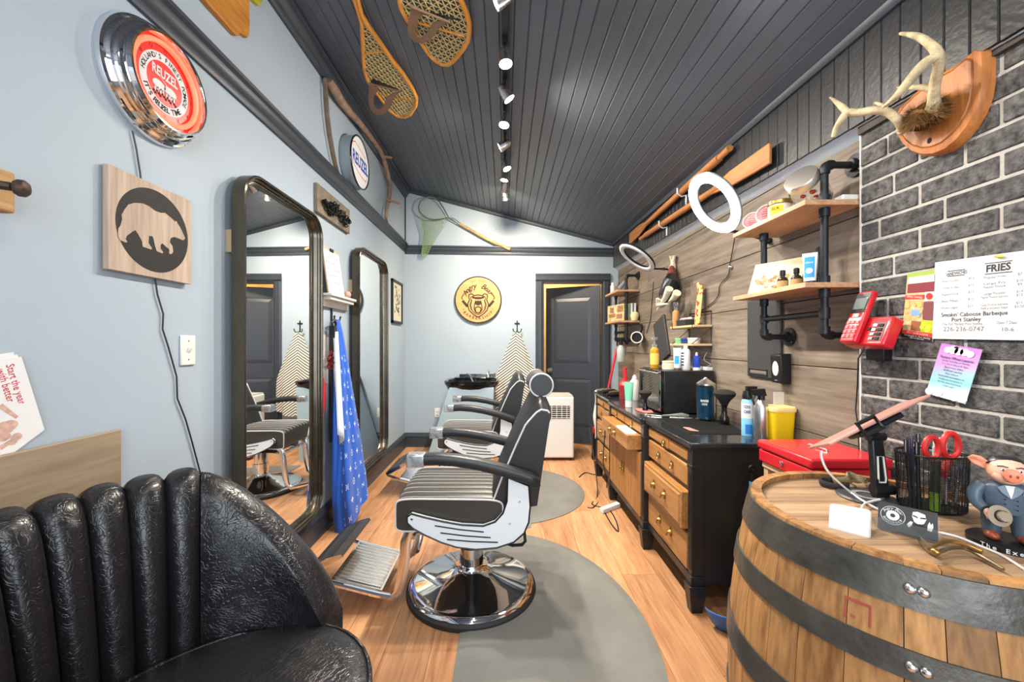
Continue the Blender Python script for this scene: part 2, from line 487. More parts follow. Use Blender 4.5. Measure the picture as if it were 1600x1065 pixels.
# header with vertical beadboard strips; its underside drops slightly towards the camera
def zb(Y): return 2.113 + .03 * (Y - 1.5)
hd = MB()
q = []
for Y in (YF, YB):
    q.append([(XH + .012, Y, zb(Y)), (XR + .04, Y, zb(Y) - .062), (XR + .04, Y, ZR + .15), (XH + .012, Y, ZR + .15)])
hd.hexa([q[0][0], q[0][1], q[1][1], q[1][0], q[0][3], q[0][2], q[1][2], q[1][3]])
wall_header = struct('wall_right_header', hd, M['soffit'], flatshade=True)
y = YB - .002
while y > -.3:
    y0 = y - .0675
    m = MB()
    n = 6
    prof = [(y0 + .0011, .012), (y0 + .0011, .004), (y0 + .004, 0), (y - .004, 0), (y - .0011, .004), (y - .0011, .012)]
    zl, zh = zb((y + y0) / 2) - .002, ZR + .1
    vs = [(XH + d, yy, zz) for zz in (zl, zh) for yy, d in prof]
    m.add(vs, [list(range(n)), [i + n for i in range(n)][::-1]] + [[i, i + n, (i+1) % n + n, (i+1) % n] for i in range(n)])
    ob('bead_board', m, M['bead'], wall_header, flatshade=True)
    y = y0

# ---- trims (extruded profiles)
def run_profile(prof, fn0, fn1):
    m = MB(); n = len(prof)
    vs = [fn0(a, b) for a, b in prof] + [fn1(a, b) for a, b in prof]
    m.add(vs, [list(range(n))[::-1], [i + n for i in range(n)]] + [[i, (i+1) % n, (i+1) % n + n, i + n] for i in range(n)])
    return m
crown = [(0, 0), (.012, 0), (.016, .012), (.028, .02), (.036, .045), (.055, .062), (.06, .085), (.075, .09), (.075, .13), (0, .13)]
rail = [(0, 0), (.014, 0), (.018, .012), (.018, .03), (.03, .045), (.034, .075), (.048, .085), (.05, .10), (0, .10)]
base = [(0, 0), (.024, 0), (.024, .012), (.018, .016), (.018, .12), (.022, .125), (.022, .14), (.012, .155), (.006, .175), (0, .175)]
zr0 = 2.405
struct('trim_1', run_profile(rail, lambda a, b: (XL + a, YF, zr0 + b), lambda a, b: (XL + a, YB - a, zr0 + b)), M['charcoal'])
struct('trim_2', run_profile(rail, lambda a, b: (XL + a, YB - a, zr0 + b - .02), lambda a, b: (XH, YB - a, zr0 + b - .055)), M['charcoal'])
struct('trim_3', run_profile(crown, lambda a, b: (XL + a, YF, ZL - .13 + b), lambda a, b: (XL + a, YB, ZL - .13 + b)), M['charcoal'])
struct('trim_4', run_profile([(0, 0), (.012, 0), (.02, .012), (.02, .04), (0, .04)], lambda a, b: (XL + .01, YB - a, ceil_z(XL, YB) - .05 + b), lambda a, b: (XH, YB - a, ceil_z(XH, YB) - .04 + b)), M['charcoal'])
struct('trim_5', run_profile([(0, 0), (.012, 0), (.02, .012), (.024, .03), (0, .035)], lambda a, b: (XH - a, YF, ceil_z(XH, YF) - .03 + b), lambda a, b: (XH - a, YB, ceil_z(XH, YB) - .03 + b)), M['charcoal'])
struct('trim_6', MB().box(XL, XL + .014, YB - .014, YB, zr0 + .1, ZL - .05), M['charcoal'])
struct('baseboard_left', run_profile(base, lambda a, b: (XL + a, YF, b), lambda a, b: (XL + a, YB - a, b)), M['charcoal'])
struct('baseboard_back', run_profile(base, lambda a, b: (XL + a, YB - a, b), lambda a, b: (DX0 - .09, YB - a, b)), M['charcoal'])
# dark trim on top of the brick
struct('trim_7', MB().box(XK - .012, XH + .06, YF, YK, zb(YK) - .035, zb(YK) + .0), mat('weathered_dark_wood', (66, 60, 56), .7, var=.3, vscale=20, bump=.3))

# ---- door: casing, slab ajar into the lit back room
def casing(name, x0, x1, z0, z1, vert, flip):
    m = MB()
    steps = [(0, .018), (.25, .024), (.3, .03), (.8, .03), (.85, .02), (1.0, .014)]
    if flip: steps = [(1 - a, b) for a, b in steps[::-1]]
    w_ = (x1 - x0) if vert else (z1 - z0)
    pr = [(0, 0)] + [(a * w_, b) for a, b in steps] + [(w_, 0)]
    if vert: return run_profile(pr, lambda a, b: (x0 + a, YB - b, z0), lambda a, b: (x0 + a, YB - b, z1))
    return run_profile(pr, lambda a, b: (x0, YB - b, z0 + a), lambda a, b: (x1, YB - b, z0 + a))
door = struct('door_1', MB().box(DX0 - .001, DX0 + .015, YB - .005, YB + .1, 0, DZ).box(DX1 - .015, DX1 + .001, YB - .005, YB + .1, 0, DZ).box(DX0, DX1, YB - .005, YB + .1, DZ - .015, DZ + .001), M['charcoal'], flatshade=True)
ob('casing', casing('c', DX0 - .09, DX0, 0, DZ, True, False), M['charcoal'], door)
ob('casing', casing('c', DX1, DX1 + .09, 0, DZ, True, True), M['charcoal'], door)
ob('casing', casing('c', DX0 - .09, DX1 + .09, DZ, DZ + .1, False, True), M['charcoal'], door)
th = math.radians(24); hx, hy = DX1 - .02, YB + .04
dw = .70
def dl(a, b, t):  # along door from hinge, height, thickness (towards camera +)
    return (hx - a * math.cos(th) - t * math.sin(th), hy + a * math.sin(th) - t * math.cos(th), b)
slab = MB()
def dbox(m, a0, a1, b0, b1, t0, t1):
    return m.hexa([dl(a0,b0,t0), dl(a1,b0,t0), dl(a1,b0,t1), dl(a0,b0,t1), dl(a0,b1,t0), dl(a1,b1,t0), dl(a1,b1,t1), dl(a0,b1,t1)])
dbox(slab, 0, dw, .012, 2.0, 0, .028)
dbox(slab, 0, .11, .012, 2.0, .028, .038); dbox(slab, dw - .11, dw, .012, 2.0, .028, .038)
for b0, b1 in ((.012, .22), (.83, 1.02), (1.86, 2.0)): dbox(slab, .11, dw - .11, b0, b1, .028, .038)
leaf = ob('door_leaf', slab, M['charcoal'], door, flatshade=True)
for b0, b1 in ((.22, .83), (1.02, 1.86)):
    m = MB(); n0 = .014
    a0, a1 = .11, dw - .11
    o_ = [(a0, b0), (a1, b0), (a1, b1), (a0, b1)]
    i_ = [(a0 + .045, b0 + .045), (a1 - .045, b0 + .045), (a1 - .045, b1 - .045), (a0 + .045, b1 - .045)]
    vs = [dl(a, b, .0285) for a, b in o_] + [dl(a, b, .037) for a, b in i_]
    m.add(vs, [[4,5,6,7]] + [[i, (i+1) % 4, (i+1) % 4 + 4, i + 4] for i in range(4)])
    ob('panel', m, M['charcoal'], leaf, flatshade=True)
kb = MB()
c = Vector(dl(dw - .06, .93, .04)); nn = Vector(dl(0, 0, 1)) - Vector(dl(0, 0, 0))
kb.tube([c, c + nn*.008], [.03, .03], 16); kb.tube([c, c + nn*.03], .012, 10)
Rk = nn.to_track_quat('Z', 'Y').to_matrix()
kb.lathe([(.0, .028), (.018, .03), (.027, .045), (.022, .06), (0, .065)], c, 16, R=Rk)
ob('door_knob', kb, M['chrome_r'], leaf)
# the small lit room beyond the door
tan = mat('warm_tan_wall', (216, 190, 140), .7)
br = MB().box(DX0 - .6, DX1 + .5, YB + 1.5, YB + 1.6, -.02, 2.6).box(DX0 - .7, DX0 - .6, YB + .1, YB + 1.6, -.02, 2.6).box(DX1 + .4, DX1 + .5, YB + .1, YB + 1.6, -.02, 2.6).box(DX0 - .7, DX1 + .5, YB + .1, YB + 1.6, 2.5, 2.6)
struct('wall_back_room', br, tan, flatshade=True)
pl = bpy.data.lights.new('back_room_lamp', 'POINT'); pl.energy = 28; pl.color = (1, .74, .4); pl.shadow_soft_size = .1
po = bpy.data.objects.new('back_room_lamp', pl); COL.objects.link(po); po.location = (.7, YB + .9, 2.3)

# ================================================================== TRACK LIGHTING
tz = lambda Y: ceil_z(0, Y)
lamp_on = mat('lit_bulb', (1., .90, .72), .5, emit=30.)
track = one('light_track', MB().box(-.017, .017, -1.2, 4.25, tz(2) - .03, tz(2) + .002), M['blackplastic'], 'black lighting track running down the middle of the sloping ceiling', 'light track', bevel=.002)
heads = [  # Y, aim point
    (-.95, (-.4, -.6, .0), 22), (-.35, (1.1, .4, .9), 34), (.45, (-1.24, 1.0, 1.7), 12), (1.05, (1.2, 1.2, .9), 42), (1.68, (-1.24, 1.8, 2.1), 18),
    (2.03, (.25, 1.7, .0), 78), (2.33, (1.3, 2.5, .9), 66), (2.61, (-.35, 2.1, .3), 80), (2.95, (-1.24, 3.0, 2.1), 28),
    (3.28, (.9, 2.9, .6), 70), (3.50, (-.35, 3.4, .4), 74), (3.76, (-.22, 4.93, 1.75), 100), (4.0, (.5, 4.7, .8), 72)]
words = ['nearest', 'second', 'third', 'fourth', 'fifth', 'sixth', 'seventh', 'eighth', 'farthest']
vis = 0
for i, (Y, aim, pw) in enumerate(heads):
    p0 = Vector((0, Y, tz(Y) - .03)); c = Vector((0, Y, tz(Y) - .105))
    d = (Vector(aim) - c).normalized()
    spot = bpy.data.lights.new('track_spot', 'SPOT'); spot.energy = pw; spot.color = (1., .90, .77) if Y < 3.6 else (1., .84, .63)
    spot.spot_size = math.radians(150); spot.spot_blend = .9; spot.shadow_soft_size = .03
    so = bpy.data.objects.new('track_spot', spot); COL.objects.link(so)
    so.location = c + d * .05; so.rotation_euler = d.to_track_quat('-Z', 'Y').to_euler()
    if Y < 1.5:
        t = thing('track_light', '%s spotlight head on the ceiling track above the camera, counted from the window' % ('first', 'second', 'third', 'last')[i], 'spotlight', p0, group='spotlights above the camera')
    else:
        t = thing('track_light', '%s lit chrome spotlight head on the ceiling track, counted from the camera' % words[vis], 'spotlight', p0, group='spotlights on the ceiling track')
        vis += 1
    ob('stem', MB().cyl(p0 + Vector((0, 0, .0)), c + Vector((0,0,.02)), .008, seg=8).box(-.012, .012, Y - .03, Y + .03, tz(Y) - .045, tz(Y) - .028), M['blackplastic'], t)
    R = d.to_track_quat('Z', 'Y').to_matrix()
    ob('housing', MB().lathe([(.0, -.045), (.02, -.045), (.026, -.03), (.03, .0), (.036, .045), (.033, .046), (.031, .03)], c, 18, R=R), M['chrome_r'], t)
    ob('bulb', MB().lathe([(.0, .034), (.02, .036), (.03, .033), (.03, .028), (0, .02)], c, 14, R=R), lamp_on, t)
# ================================================================== BARBER CHAIRS (local frame: faces -x, origin on the floor under the post)
BX, BY = -.174, 2.087
M['panelwhite'] = mat('cool_white_panel', (222, 232, 238), .35, coat=.3)
M['steel_lite'] = mat('polished_aluminium', (.86, .86, .85), .2, 1.)
def barber_chair(loc, label, group):
    t = thing('barber_chair', label, 'barber chair', loc, group=group)
    K = dict(parent=t, world=False)
    sN = (BY - .27) / F                                  # metres per pixel on the near side plane
    def P2(cx, cy, s=sN):                                # measured side outline -> local x, z
        px, py = 470 + cx / 2.421, 560 + cy / 2.421
        return ((px - CX) * s - BX, CH - (py - CY) * s)
    b = ob('base', MB().lathe([(.0, .03), (.318, .03), (.322, .034), (.312, .046), (.29, .052), (.24, .064), (.18, .078), (.12, .094), (.085, .108), (.07, .122), (.066, .135), (0, .135)], seg=56), M['chrome'], **K)
    ob('rubber_ring', MB().lathe([(.0, 0), (.332, 0), (.336, .01), (.334, .022), (.322, .032), (.0, .032)], seg=56), M['rubber'], **K)
    ob('post', MB().lathe([(.0, .12), (.062, .12), (.062, .225), (.056, .228), (.056, .37), (0, .37)], seg=32), M['chrome'], **K)
    ob('seat_frame', MB().box(-.22, .2, -.16, .16, .352, .392).box(-.1, .1, -.2, .2, .37, .41), M['blackplastic'], bevel=.006, **K)
    # seat: padded block with ribbed top
    x0, x1, hw = -.335, .165, .235
    def seat(u, v):
        a = 2 * PI * v                                    # section across y, ribbed on top
        # section from superellipse in (x,z) swept across y
        y = -hw + 2 * hw * u
        e = .30
        cx, cz = (x0 + x1) / 2, .485
        sx = math.copysign(abs(math.cos(a)) ** e, math.cos(a)); sz = math.copysign(abs(math.sin(a)) ** e, math.sin(a))
        z = cz + .066 * sz
        if sz > .5:
            xx = cx + (x1 - x0) / 2 * sx
            z += .004 * abs(math.cos(PI * u * 9)) + .014 * math.sin(PI * u) - .01 * (xx + .09)
        if sz < 0 and sx < -.2: z -= .02 * min(1, -sx)
        return (cx + (x1 - x0) / 2 * sx, y, z)
    sm = MB(); sm.grid(seat, 54, 44, cv=True)
    for uu in (0, 1):
        ring = [seat(uu, j / 44) for j in range(44)]
        n = len(sm.v); sm.v.extend(ring); sm.f.append([n + i for i in range(44)][::(1 if uu else -1)])
    st = ob('seat', sm, M['vinyl_lit'], **K)
    for s in (-1, 1):
        ring = [Vector(seat(0 if s < 0 else 1, j / 44)) + Vector((0, s * .001, 0)) for j in range(44)]
        ob('piping', MB().tube(ring, .0042, 6, closed=True), M['piping'], parent=st, world=False)
    for i in range(1, 9):                                 # welts between the ribs
        u = (i - .5) / 9 + .0
        pts = [Vector(seat(i / 9 - 1/18, v)) + Vector((0, 0, .002)) for v in [.03 + .44 * k / 10 for k in range(11)]]
        ob('welt', MB().tube(pts, .0012, 5), M['piping'], parent=st, world=False)
    # side panels
    outl = [(403, 622), (402, 600), (418, 588), (470, 602), (540, 618), (610, 630), (690, 634), (735, 618), (765, 585), (780, 540), (784, 452), (862, 482), (868, 560), (862, 620), (845, 660), (805, 695), (740, 716), (660, 722), (590, 714), (530, 695), (470, 668), (425, 643)]
    po = [P2(*p) for p in outl]
    for s in (-1, 1):
        pn = ob('side_panel', MB().prism(po, lambda a, b_, tt, s=s: (a, s * (.245 + tt), b_), .024), M['panelwhite'], **K)
        ob('panel_edge', MB().tube([(a, s * .268, b_) for a, b_ in po], .0042, 6, closed=True), M['blackplastic'], parent=pn, world=False)
        for p0, p1 in (((507, 632), (692, 656)), ((528, 659), (718, 677)), ((553, 684), (746, 695))):
            a, b_ = P2(*p0), P2(*p1); mid = ((a[0]+b_[0])/2, (a[1]+b_[1])/2 - .003)
            ob('slot', MB().tube([(a[0], s * .269, a[1]), (mid[0], s * .269, mid[1]), (b_[0], s * .269, b_[1])], .0032, 6), M['ink'], parent=pn, world=False)
        for c in ((420, 607), (827, 541), (790, 624)):
            a, b_ = P2(*c)
            ob('bolt', MB().lathe([(0, 0), (.006, 0), (.006, .003), (.004, .005), (0, .005)], (a, s * .269, b_), 10, axis='y', R=Matrix.Rotation(0 if s > 0 else PI, 3, 'Z')), M['chrome_r'], parent=pn, world=False)
        # arm rest
        path = [P2(*p) for p in ((470, 379), (520, 377), (590, 383), (670, 396), (750, 416), (820, 436), (870, 452), (905, 466))]
        def arm(u, v, s=s, path=path):
            n = len(path) - 1; i = min(int(u * n), n - 1); f = u * n - i
            x = path[i][0] * (1-f) + path[i+1][0] * f; z = path[i][1] * (1-f) + path[i+1][1] * f
            e = .45; a = 2 * PI * v
            cy = math.copysign(abs(math.cos(a)) ** e, math.cos(a)); cz = math.copysign(abs(math.sin(a)) ** e, math.sin(a))
            k = 1.0 if u < .9 else 1 - (u - .9) * 3.5
            return (x, s * .272 + .032 * cy * k, z + .026 * cz * k)
        m = MB().grid(arm, 28, 16, cv=True)
        for uu, rv in ((0, 1), (1, -1)):
            n = len(m.v); m.v.extend([arm(uu, j / 16) for j in range(16)]); m.f.append([n + i for i in range(16)][::rv])
        ar = ob('arm_rest', m, M['vinyl'], **K)
        a, b_ = P2(405, 380), P2(472, 379)
        ob('arm_cap', MB().box(a[0], b_[0], s * .272 - .034, s * .272 + .034, a[1] - .03, a[1] + .028), M['chrome_r'], parent=ar, world=False, bevel=.006)
    # back rest: wedge, ribbed front
    def back(u, v):
        y = -.225 + .45 * u; a = 2 * PI * v
        # walk round the side section
        sec = [(.115, .53), (.16, .65), (.225, .80), (.285, .93), (.322, 1.005), (.345, 1.03), (.375, 1.02), (.392, .98), (.372, .84), (.345, .66), (.325, .52), (.22, .505)]
        n = len(sec); f = v * n; i = int(f) % n; f -= int(f)
        x = sec[i][0] * (1-f) + sec[(i+1) % n][0] * f; z = sec[i][1] * (1-f) + sec[(i+1) % n][1] * f
        ed = abs(2 * u - 1)
        if z > .9: z -= .06 * max(0, (ed - .55) / .45) ** 2 * ((z - .9) / .13)
        if v < 5 / 12: x -= .006 * abs(math.cos(PI * u * 15)) * (1 if .03 < u < .97 else 0) + .012 * (1 - ed ** 3)
        return (x, y, z)
    m = MB().grid(back, 60, 48, cv=True)
    for uu, rv in ((0, 1), (1, -1)):
        n = len(m.v); m.v.extend([back(uu, j / 48) for j in range(48)]); m.f.append([n + i for i in range(48)][::rv])
    bk = ob('back_rest', m, M['vinyl'], **K)
    for s in (0, 1):
        ob('piping', MB().tube([Vector(back(s, v)) + Vector((-.001, (s * 2 - 1) * .001, 0)) for v in [k / 48 for k in range(0, 27)]], .0045, 6), M['piping'], parent=bk, world=False)
    ob('back_bracket', MB().box(.2, .3, -.2, .2, .40, .53), M['offwhite'], bevel=.006, **K)
    # headrest roll
    h = ob('headrest', MB().lathe([(0, -.15), (.05, -.15), (.058, -.142), (.061, -.12), (.061, .12), (.058, .142), (.05, .15), (0, .15)], (.352, 0, 1.075), 32, axis='y'), M['vinyl'], **K)
    for s in (-1, 1):
        ob('piping', MB().torus((.352, s * .147, 1.075), .056, .0045, (1, 0, 0), (0, 0, 1), 32, 6), M['piping'], parent=h, world=False)
    ob('headrest_bar', MB().box(.345, .362, -.03, .03, .96, 1.06), M['chrome_r'], **K)
    # foot rest
    for s in (-1, 1):
        fr = MB()
        pts = [(-.255, .40), (-.285, .385), (-.30, .33), (-.305, .25), (-.318, .17), (-.335, .10), (-.37, .068), (-.43, .082)]
        fr.tube([(a, s * .185, b_) for a, b_ in pts], [.02, .024, .026, .026, .026, .024, .018, .014], 10, flat=.42, up=(1, 0, .2))
        ob('foot_bracket', fr, M['steel_lite'], **K)
    ob('cross_bar', MB().cyl((-.27, -.17, .345), (-.27, .17, .345), .012, seg=10).tube([(-.27, .1, .345), (-.1, .1, .36)], .012, 8).tube([(-.27, -.1, .33), (-.1, -.1, .36)], .012, 8), M['chrome_r'], **K)
    plate = MB(); L_ = 13
    pl_ = ob('foot_plate', MB().hexa([(-.655, -.18, .143), (-.415, -.18, .085), (-.415, .18, .085), (-.655, .18, .143), (-.655, -.18, .155), (-.415, -.18, .097), (-.415, .18, .097), (-.655, .18, .155)]), M['steel_lite'], **K)
    for i in range(L_):
        y = -.165 + .33 * i / (L_ - 1)
        ob('rib', MB().hexa([(-.645, y - .006, .152), (-.425, y - .006, .098), (-.425, y + .006, .098), (-.645, y + .006, .152), (-.645, y - .004, .159), (-.425, y - .004, .106), (-.425, y + .004, .106), (-.645, y + .004, .159)]), M['steel_lite'], parent=pl_, world=False)
    for s in (-1, 1):
        ob('foot_rail', MB().tube([(-.76, s * .192, .178), (-.72, s * .192, .165), (-.655, s * .192, .138), (-.43, s * .192, .082), (-.37, s * .19, .07)], [.008, .01, .012, .014, .014], 8), M['chrome'], **K)
    n_ = Vector((-.085, 0, .16)).normalized()
    a, b_ = Vector((-.765, 0, .185)), Vector((-.60, 0, .272)); d_ = (b_ - a).normalized(); nn_ = Vector((-d_.z, 0, d_.x))
    fl = MB()
    sec = [(0, 0), (.0, .012), (.06, .02), (.13, .018), ((b_ - a).length, .006), ((b_ - a).length, -.006), (.1, -.008), (0, -.008)]
    fl.prism(sec, lambda p, q, tt: a + d_ * p + nn_ * q + Vector((0, -.195 + tt, 0)), .39)
    pad = ob('calf_pad', fl, M['vinyl_lit'], **K)
    for i in range(9):
        p = .02 + .13 * i / 9
        ob('rib', MB().tube([a + d_*p + nn_*.018 + Vector((0, -.185, 0)), a + d_*p + nn_*.018 + Vector((0, .185, 0))], .0035, 5), M['vinyl'], parent=pad, world=False)
    for s in (-1, 1):
        ob('pad_edge', MB().prism(sec, lambda p, q, tt, s=s: a + d_ * p + nn_ * q * 1.15 + Vector((0, s * .1975 + tt, 0)), .004), M['chrome'], parent=pad, world=False)
    # recline lever
    lv = [(.16, -.2, .34), (.21, -.205, .325), (.255, -.205, .328), (.27, -.205, .345), (.265, -.205, .40), (.25, -.205, .41), (.22, -.205, .41)]
    ob('recline_lever', MB().tube(lv, .0075, 8), M['blackplastic'], **K)
    0 and ob('pump_lever', MB().tube([(.05, -.05, .16), (.08, -.12, .135), (.085, -.19, .125)], .009, 8).ball((.085, -.2, .124), .014), M['chrome'], **K)
    return t
GC = 'black barber chairs'
chair = barber_chair((BX, BY, 0), 'nearest black barber chair with chrome round base, white side panel and headrest roll', GC)
c2 = copy_tree(chair); c2.location = (-.225, 3.52, 0)
for k_ in kids(c2):
    if k_.name.startswith('headrest'):
        for g_ in kids(k_): bpy.data.objects.remove(g_)
        bpy.data.objects.remove(k_)
tag(c2, 'black barber chair farther back, in front of the basin, behind the nearest barber chair', 'barber chair', GC)

# anti-fatigue mats
def floor_mat(cx, cy, ry, rx, label):
    o = thing('floor_mat', label, 'floor mat', (cx, cy, 0), group='grey half-round floor mats')
    n = 40
    def outline(k):
        pts = [(cx + (rx - k) * max(math.sin(PI * i / n), 0) ** .85, cy - (ry - k) * math.cos(PI * i / n)) for i in range(n + 1)]
        pts[0] = (cx + k, pts[0][1]); pts[-1] = (cx + k, pts[-1][1])
        return pts
    m = MB(); a, b, c = outline(0), outline(.035), outline(.045)
    N = n + 1
    vs = [(x, y, .0005) for x, y in a] + [(x, y, .005) for x, y in a] + [(x, y, .0125) for x, y in b] + [(x, y, .0135) for x, y in c]
    fs = [list(range(N))[::-1]]
    for l in range(3):
        fs += [[l*N+i, l*N+(i+1) % N, (l+1)*N+(i+1) % N, (l+1)*N+i] for i in range(N)]
    fs.append([3*N + i for i in range(N)])
    m.add(vs, fs)
    ob('mat_body', m, M['matgrey'], o)
    return o
floor_mat(-.20, 1.78, .93, .85, 'grey half-round rubber mat under the nearest barber chair')
floor_mat(-.25, 3.46, .70, .93, 'grey half-round rubber mat under the farther barber chair')

# ================================================================== TUB CHAIR (black channel back) against the left wall
TC = Vector((-.6, .78, 0))
tub = thing('tub_armchair', 'black cracked leather tub armchair with vertical channel back', 'armchair', TC)
def tp(a, r, z): return TC + Vector((-r * math.cos(a), r * math.sin(a), z))
path0 = [(.40, .33), (.415, .45), (.43, .56), (.452, .68), (.475, .78), (.492, .835), (.515, .872), (.545, .888), (.575, .878), (.597, .845), (.606, .78), (.606, .62), (.60, .42), (.59, .26)]
def channel(a0, a1, ztop0=1., ztop1=1., nu=8, bulge=.022):
    def fn(u, v):
        n = len(path0) - 1; i = min(int(v * n), n - 1); f = v * n - i
        r = path0[i][0]*(1-f) + path0[i+1][0]*f; z = path0[i][1]*(1-f) + path0[i+1][1]*f
        k = ztop0 + (ztop1 - ztop0) * (u ** 1.0)
        if k < 1:
            z = .26 + (z - .26) * k if z > .26 else z
            r = .52 + (r - .52) * (.55 + .45 * k)
            r = r + (1 - k) * -.085
        e = 2 * u - 1
        b = bulge * (1 - abs(e) ** 2.6) - .006 * (abs(e) ** 8)
        # offset along the outward normal of the path
        d = (path0[min(i+1, n)][0] - path0[i][0], path0[min(i+1, n)][1] - path0[i][1]); l = math.hypot(*d)
        nr, nz = -d[1]/l, d[0]/l
        if v > .72: b *= .2
        return tp(a0 + (a1 - a0) * u, r + nr * b, z + nz * b)
    m = MB().grid(fn, nu, 52)
    # close underneath with a flat strip
    for k in (0,):
        pass
    return m
pitch = math.radians(9.0); A0 = math.radians(53)
seam_a = [A0 - pitch * i for i in range(12)]              # 53 .. -46
for i in range(11):
    ob('back_channel', channel(seam_a[i + 1], seam_a[i], bulge=.02), M['leather'], tub)
kend = .42
def wing(sign):
    a0, a1 = A0 * 1.0, math.radians(100)
    if sign < 0: a0 = -seam_a[-1]
    def fn(u, v):
        n = len(path0) - 1; i = min(int(v * n), n - 1); f = v * n - i
        r = path0[i][0]*(1-f) + path0[i+1][0]*f; z = path0[i][1]*(1-f) + path0[i+1][1]*f
        e = u
        k = 1 - .66 * (e ** 1.15)
        z = .26 + (z - .26) * k if z > .26 else z
        t_ = (z - .26) / .63
        r = r - .115 * e * min(1, max(0, (r - .40) / .1))
        b = .022 * (1 - abs(2 * u - 1) ** 4)
        d = (path0[min(i+1, n)][0] - path0[i][0], path0[min(i+1, n)][1] - path0[i][1]); l = math.hypot(*d)
        if v > .72: b *= .2
        return tp(sign * (a0 + (a1 - a0) * u), r - d[1]/l * b, z + d[0]/l * b)
    m = MB().grid(fn, 20, 52)
    n = len(m.v); m.v.extend([fn(1, j/52) for j in range(53)]); m.f.append([n + i for i in range(53)])
    return m
ob('wing', wing(1), M['leather'], tub); ob('wing', wing(-1), M['leather'], tub)
def seat_out(a):
    x, y = math.cos(a), math.sin(a)
    r = .405
    if x > 0: r = .405 - .14 * x ** 2
    return (-.0 + r * x, r * y)
cu = MB(); ns = 56
lv = [(.30, .93), (.40, 1.0), (.435, 1.0), (.448, .985), (.456, .95), (.462, .8), (.468, .45), (.470, .001)]
vs = []
for z, k in lv:
    for i in range(ns):
        x, y = seat_out(2 * PI * i / ns); vs.append(TC + Vector((x * k + .02, y * k, z)))
cu.add(vs, [[j*ns+i, j*ns+(i+1) % ns, (j+1)*ns+(i+1) % ns, (j+1)*ns+i] for j in range(len(lv)-1) for i in range(ns)])
seat_ = ob('seat_cushion', cu, M['leather'], tub)
ob('piping', MB().tube([TC + Vector((seat_out(2*PI*i/ns)[0]*.995 + .02, seat_out(2*PI*i/ns)[1]*.995, .446)) for i in range(ns)], .0055, 6, closed=True), M['leather'], seat_)
ob('seat_base', MB().lathe([(0, .10), (.40, .10), (.42, .2), (.42, .3), (0, .3)], TC + Vector((.0, 0, 0)), 36), M['leather'], tub)
for sx, sy in ((-1, -1), (-1, 1), (.7, -1), (.7, 1)):
    ob('leg', MB().cyl(TC + Vector((sx*.26, sy*.26, .11)), TC + Vector((sx*.29, sy*.29, 0)), .022, .014, 10), M['blackplastic'], tub)

# ================================================================== WALL MIRRORS
def rrect(y0, y1, z0, z1, r, n=8):
    pts = []
    for cy, cz, a0 in ((y1-r, z1-r, 0), (y0+r, z1-r, PI/2), (y0+r, z0+r, PI), (y1-r, z0+r, 1.5*PI)):
        for i in range(n + 1):
            a = a0 + PI/2 * i / n; pts.append((cy + r*math.cos(a), cz + r*math.sin(a)))
    return pts
def wall_mirror(y0, y1, z0, z1, label):
    t = thing('wall_mirror', label, 'mirror', (XL, (y0+y1)/2, z0), group='tall rounded mirrors on the left wall')
    # frame: rings of (inset, x offset from wall)
    prof = [(0, .03), (0, .088), (.006, .092), (.012, .09), (.013, .078), (.02, .08), (.024, .076), (.025, .066), (.033, .067), (.037, .060), (.038, .05), (.04, .046)]
    m = MB(); rings = []
    for ins, dx in prof:
        rings.append([(XL + dx, y, z) for y, z in rrect(y0+ins, y1-ins, z0+ins, z1-ins, .13 - ins)])
    n = len(rings[0])
    for rg in rings: m.v.extend(rg)
    for j in range(len(rings) - 1):
        m.f.extend([[j*n+i, j*n+(i+1) % n, (j+1)*n+(i+1) % n, (j+1)*n+i] for i in range(n)])
    m.f.append(list(range(n)))
    ob('frame', m, M['frame'], t)
    g = MB(); pts = [(XL + .048, y, z) for y, z in rrect(y0+.036, y1-.036, z0+.036, z1-.036, .095)]
    g.add(pts, [list(range(len(pts)))])
    ob('glass', g, M['mirror'], t)
    for zz in (z0 + .35, z1 - .38):
        ob('spacer_block', MB().box(XL, XL + .03, y0 + .008, y0 + .06, zz, zz + .1), mat('pine_block', (170, 150, 120), .7), t)
    return t
wall_mirror(1.76, 2.52, .225, 2.065, 'nearer tall bronze framed mirror with rounded corners, behind the black tub armchair')
wall_mirror(3.15, 3.93, .225, 2.065, 'farther tall bronze framed mirror with rounded corners, past the blue cape')

# ================================================================== DRESSER along the right wall
dre = thing('dresser', 'long black dresser with honey wood drawer fronts and brass pulls', 'dresser', (1.13, 2.88, 0))
M['drblack'] = mat('black_satin_lacquer', (33, 34, 36), .36, var=.12, vscale=8, rvar=.06)
M['drwood'] = wood('honey_drawer_front', (142, 96, 50), (190, 138, 82), 'y', 1.2, .42, .07, .05, c3=(202,152,96))
M['drwoodz'] = wood('honey_tambour', (136, 92, 48), (184, 132, 78), 'z', 1.2, .45, .05, .05)
Y0, Y1, Y2, Y3, XB = 1.89, 2.49, 3.27, 3.87, 1.375
secs = [(Y0, Y1, .89), (Y1, Y2, .865), (Y2, Y3, .89)]
for ya, yb, xf in secs:
    ob('case', MB().box(xf + .012, XB, ya, yb, .135, .782), M['drblack'], dre, bevel=.002)
top = MB().prism([(Y0 - .02, .87), (Y1, .87), (Y1, .845), (Y2, .845), (Y2, .87), (Y3 + .02, .87), (Y3 + .02, XB + .004), (Y0 - .02, XB + .004)], lambda a, b, t: (b, a, .785 + t), .025)
ob('top', top, mat('black_dresser_top', (38, 41, 44), .16, coat=.4, var=.1, vscale=5), dre, bevel=.006)
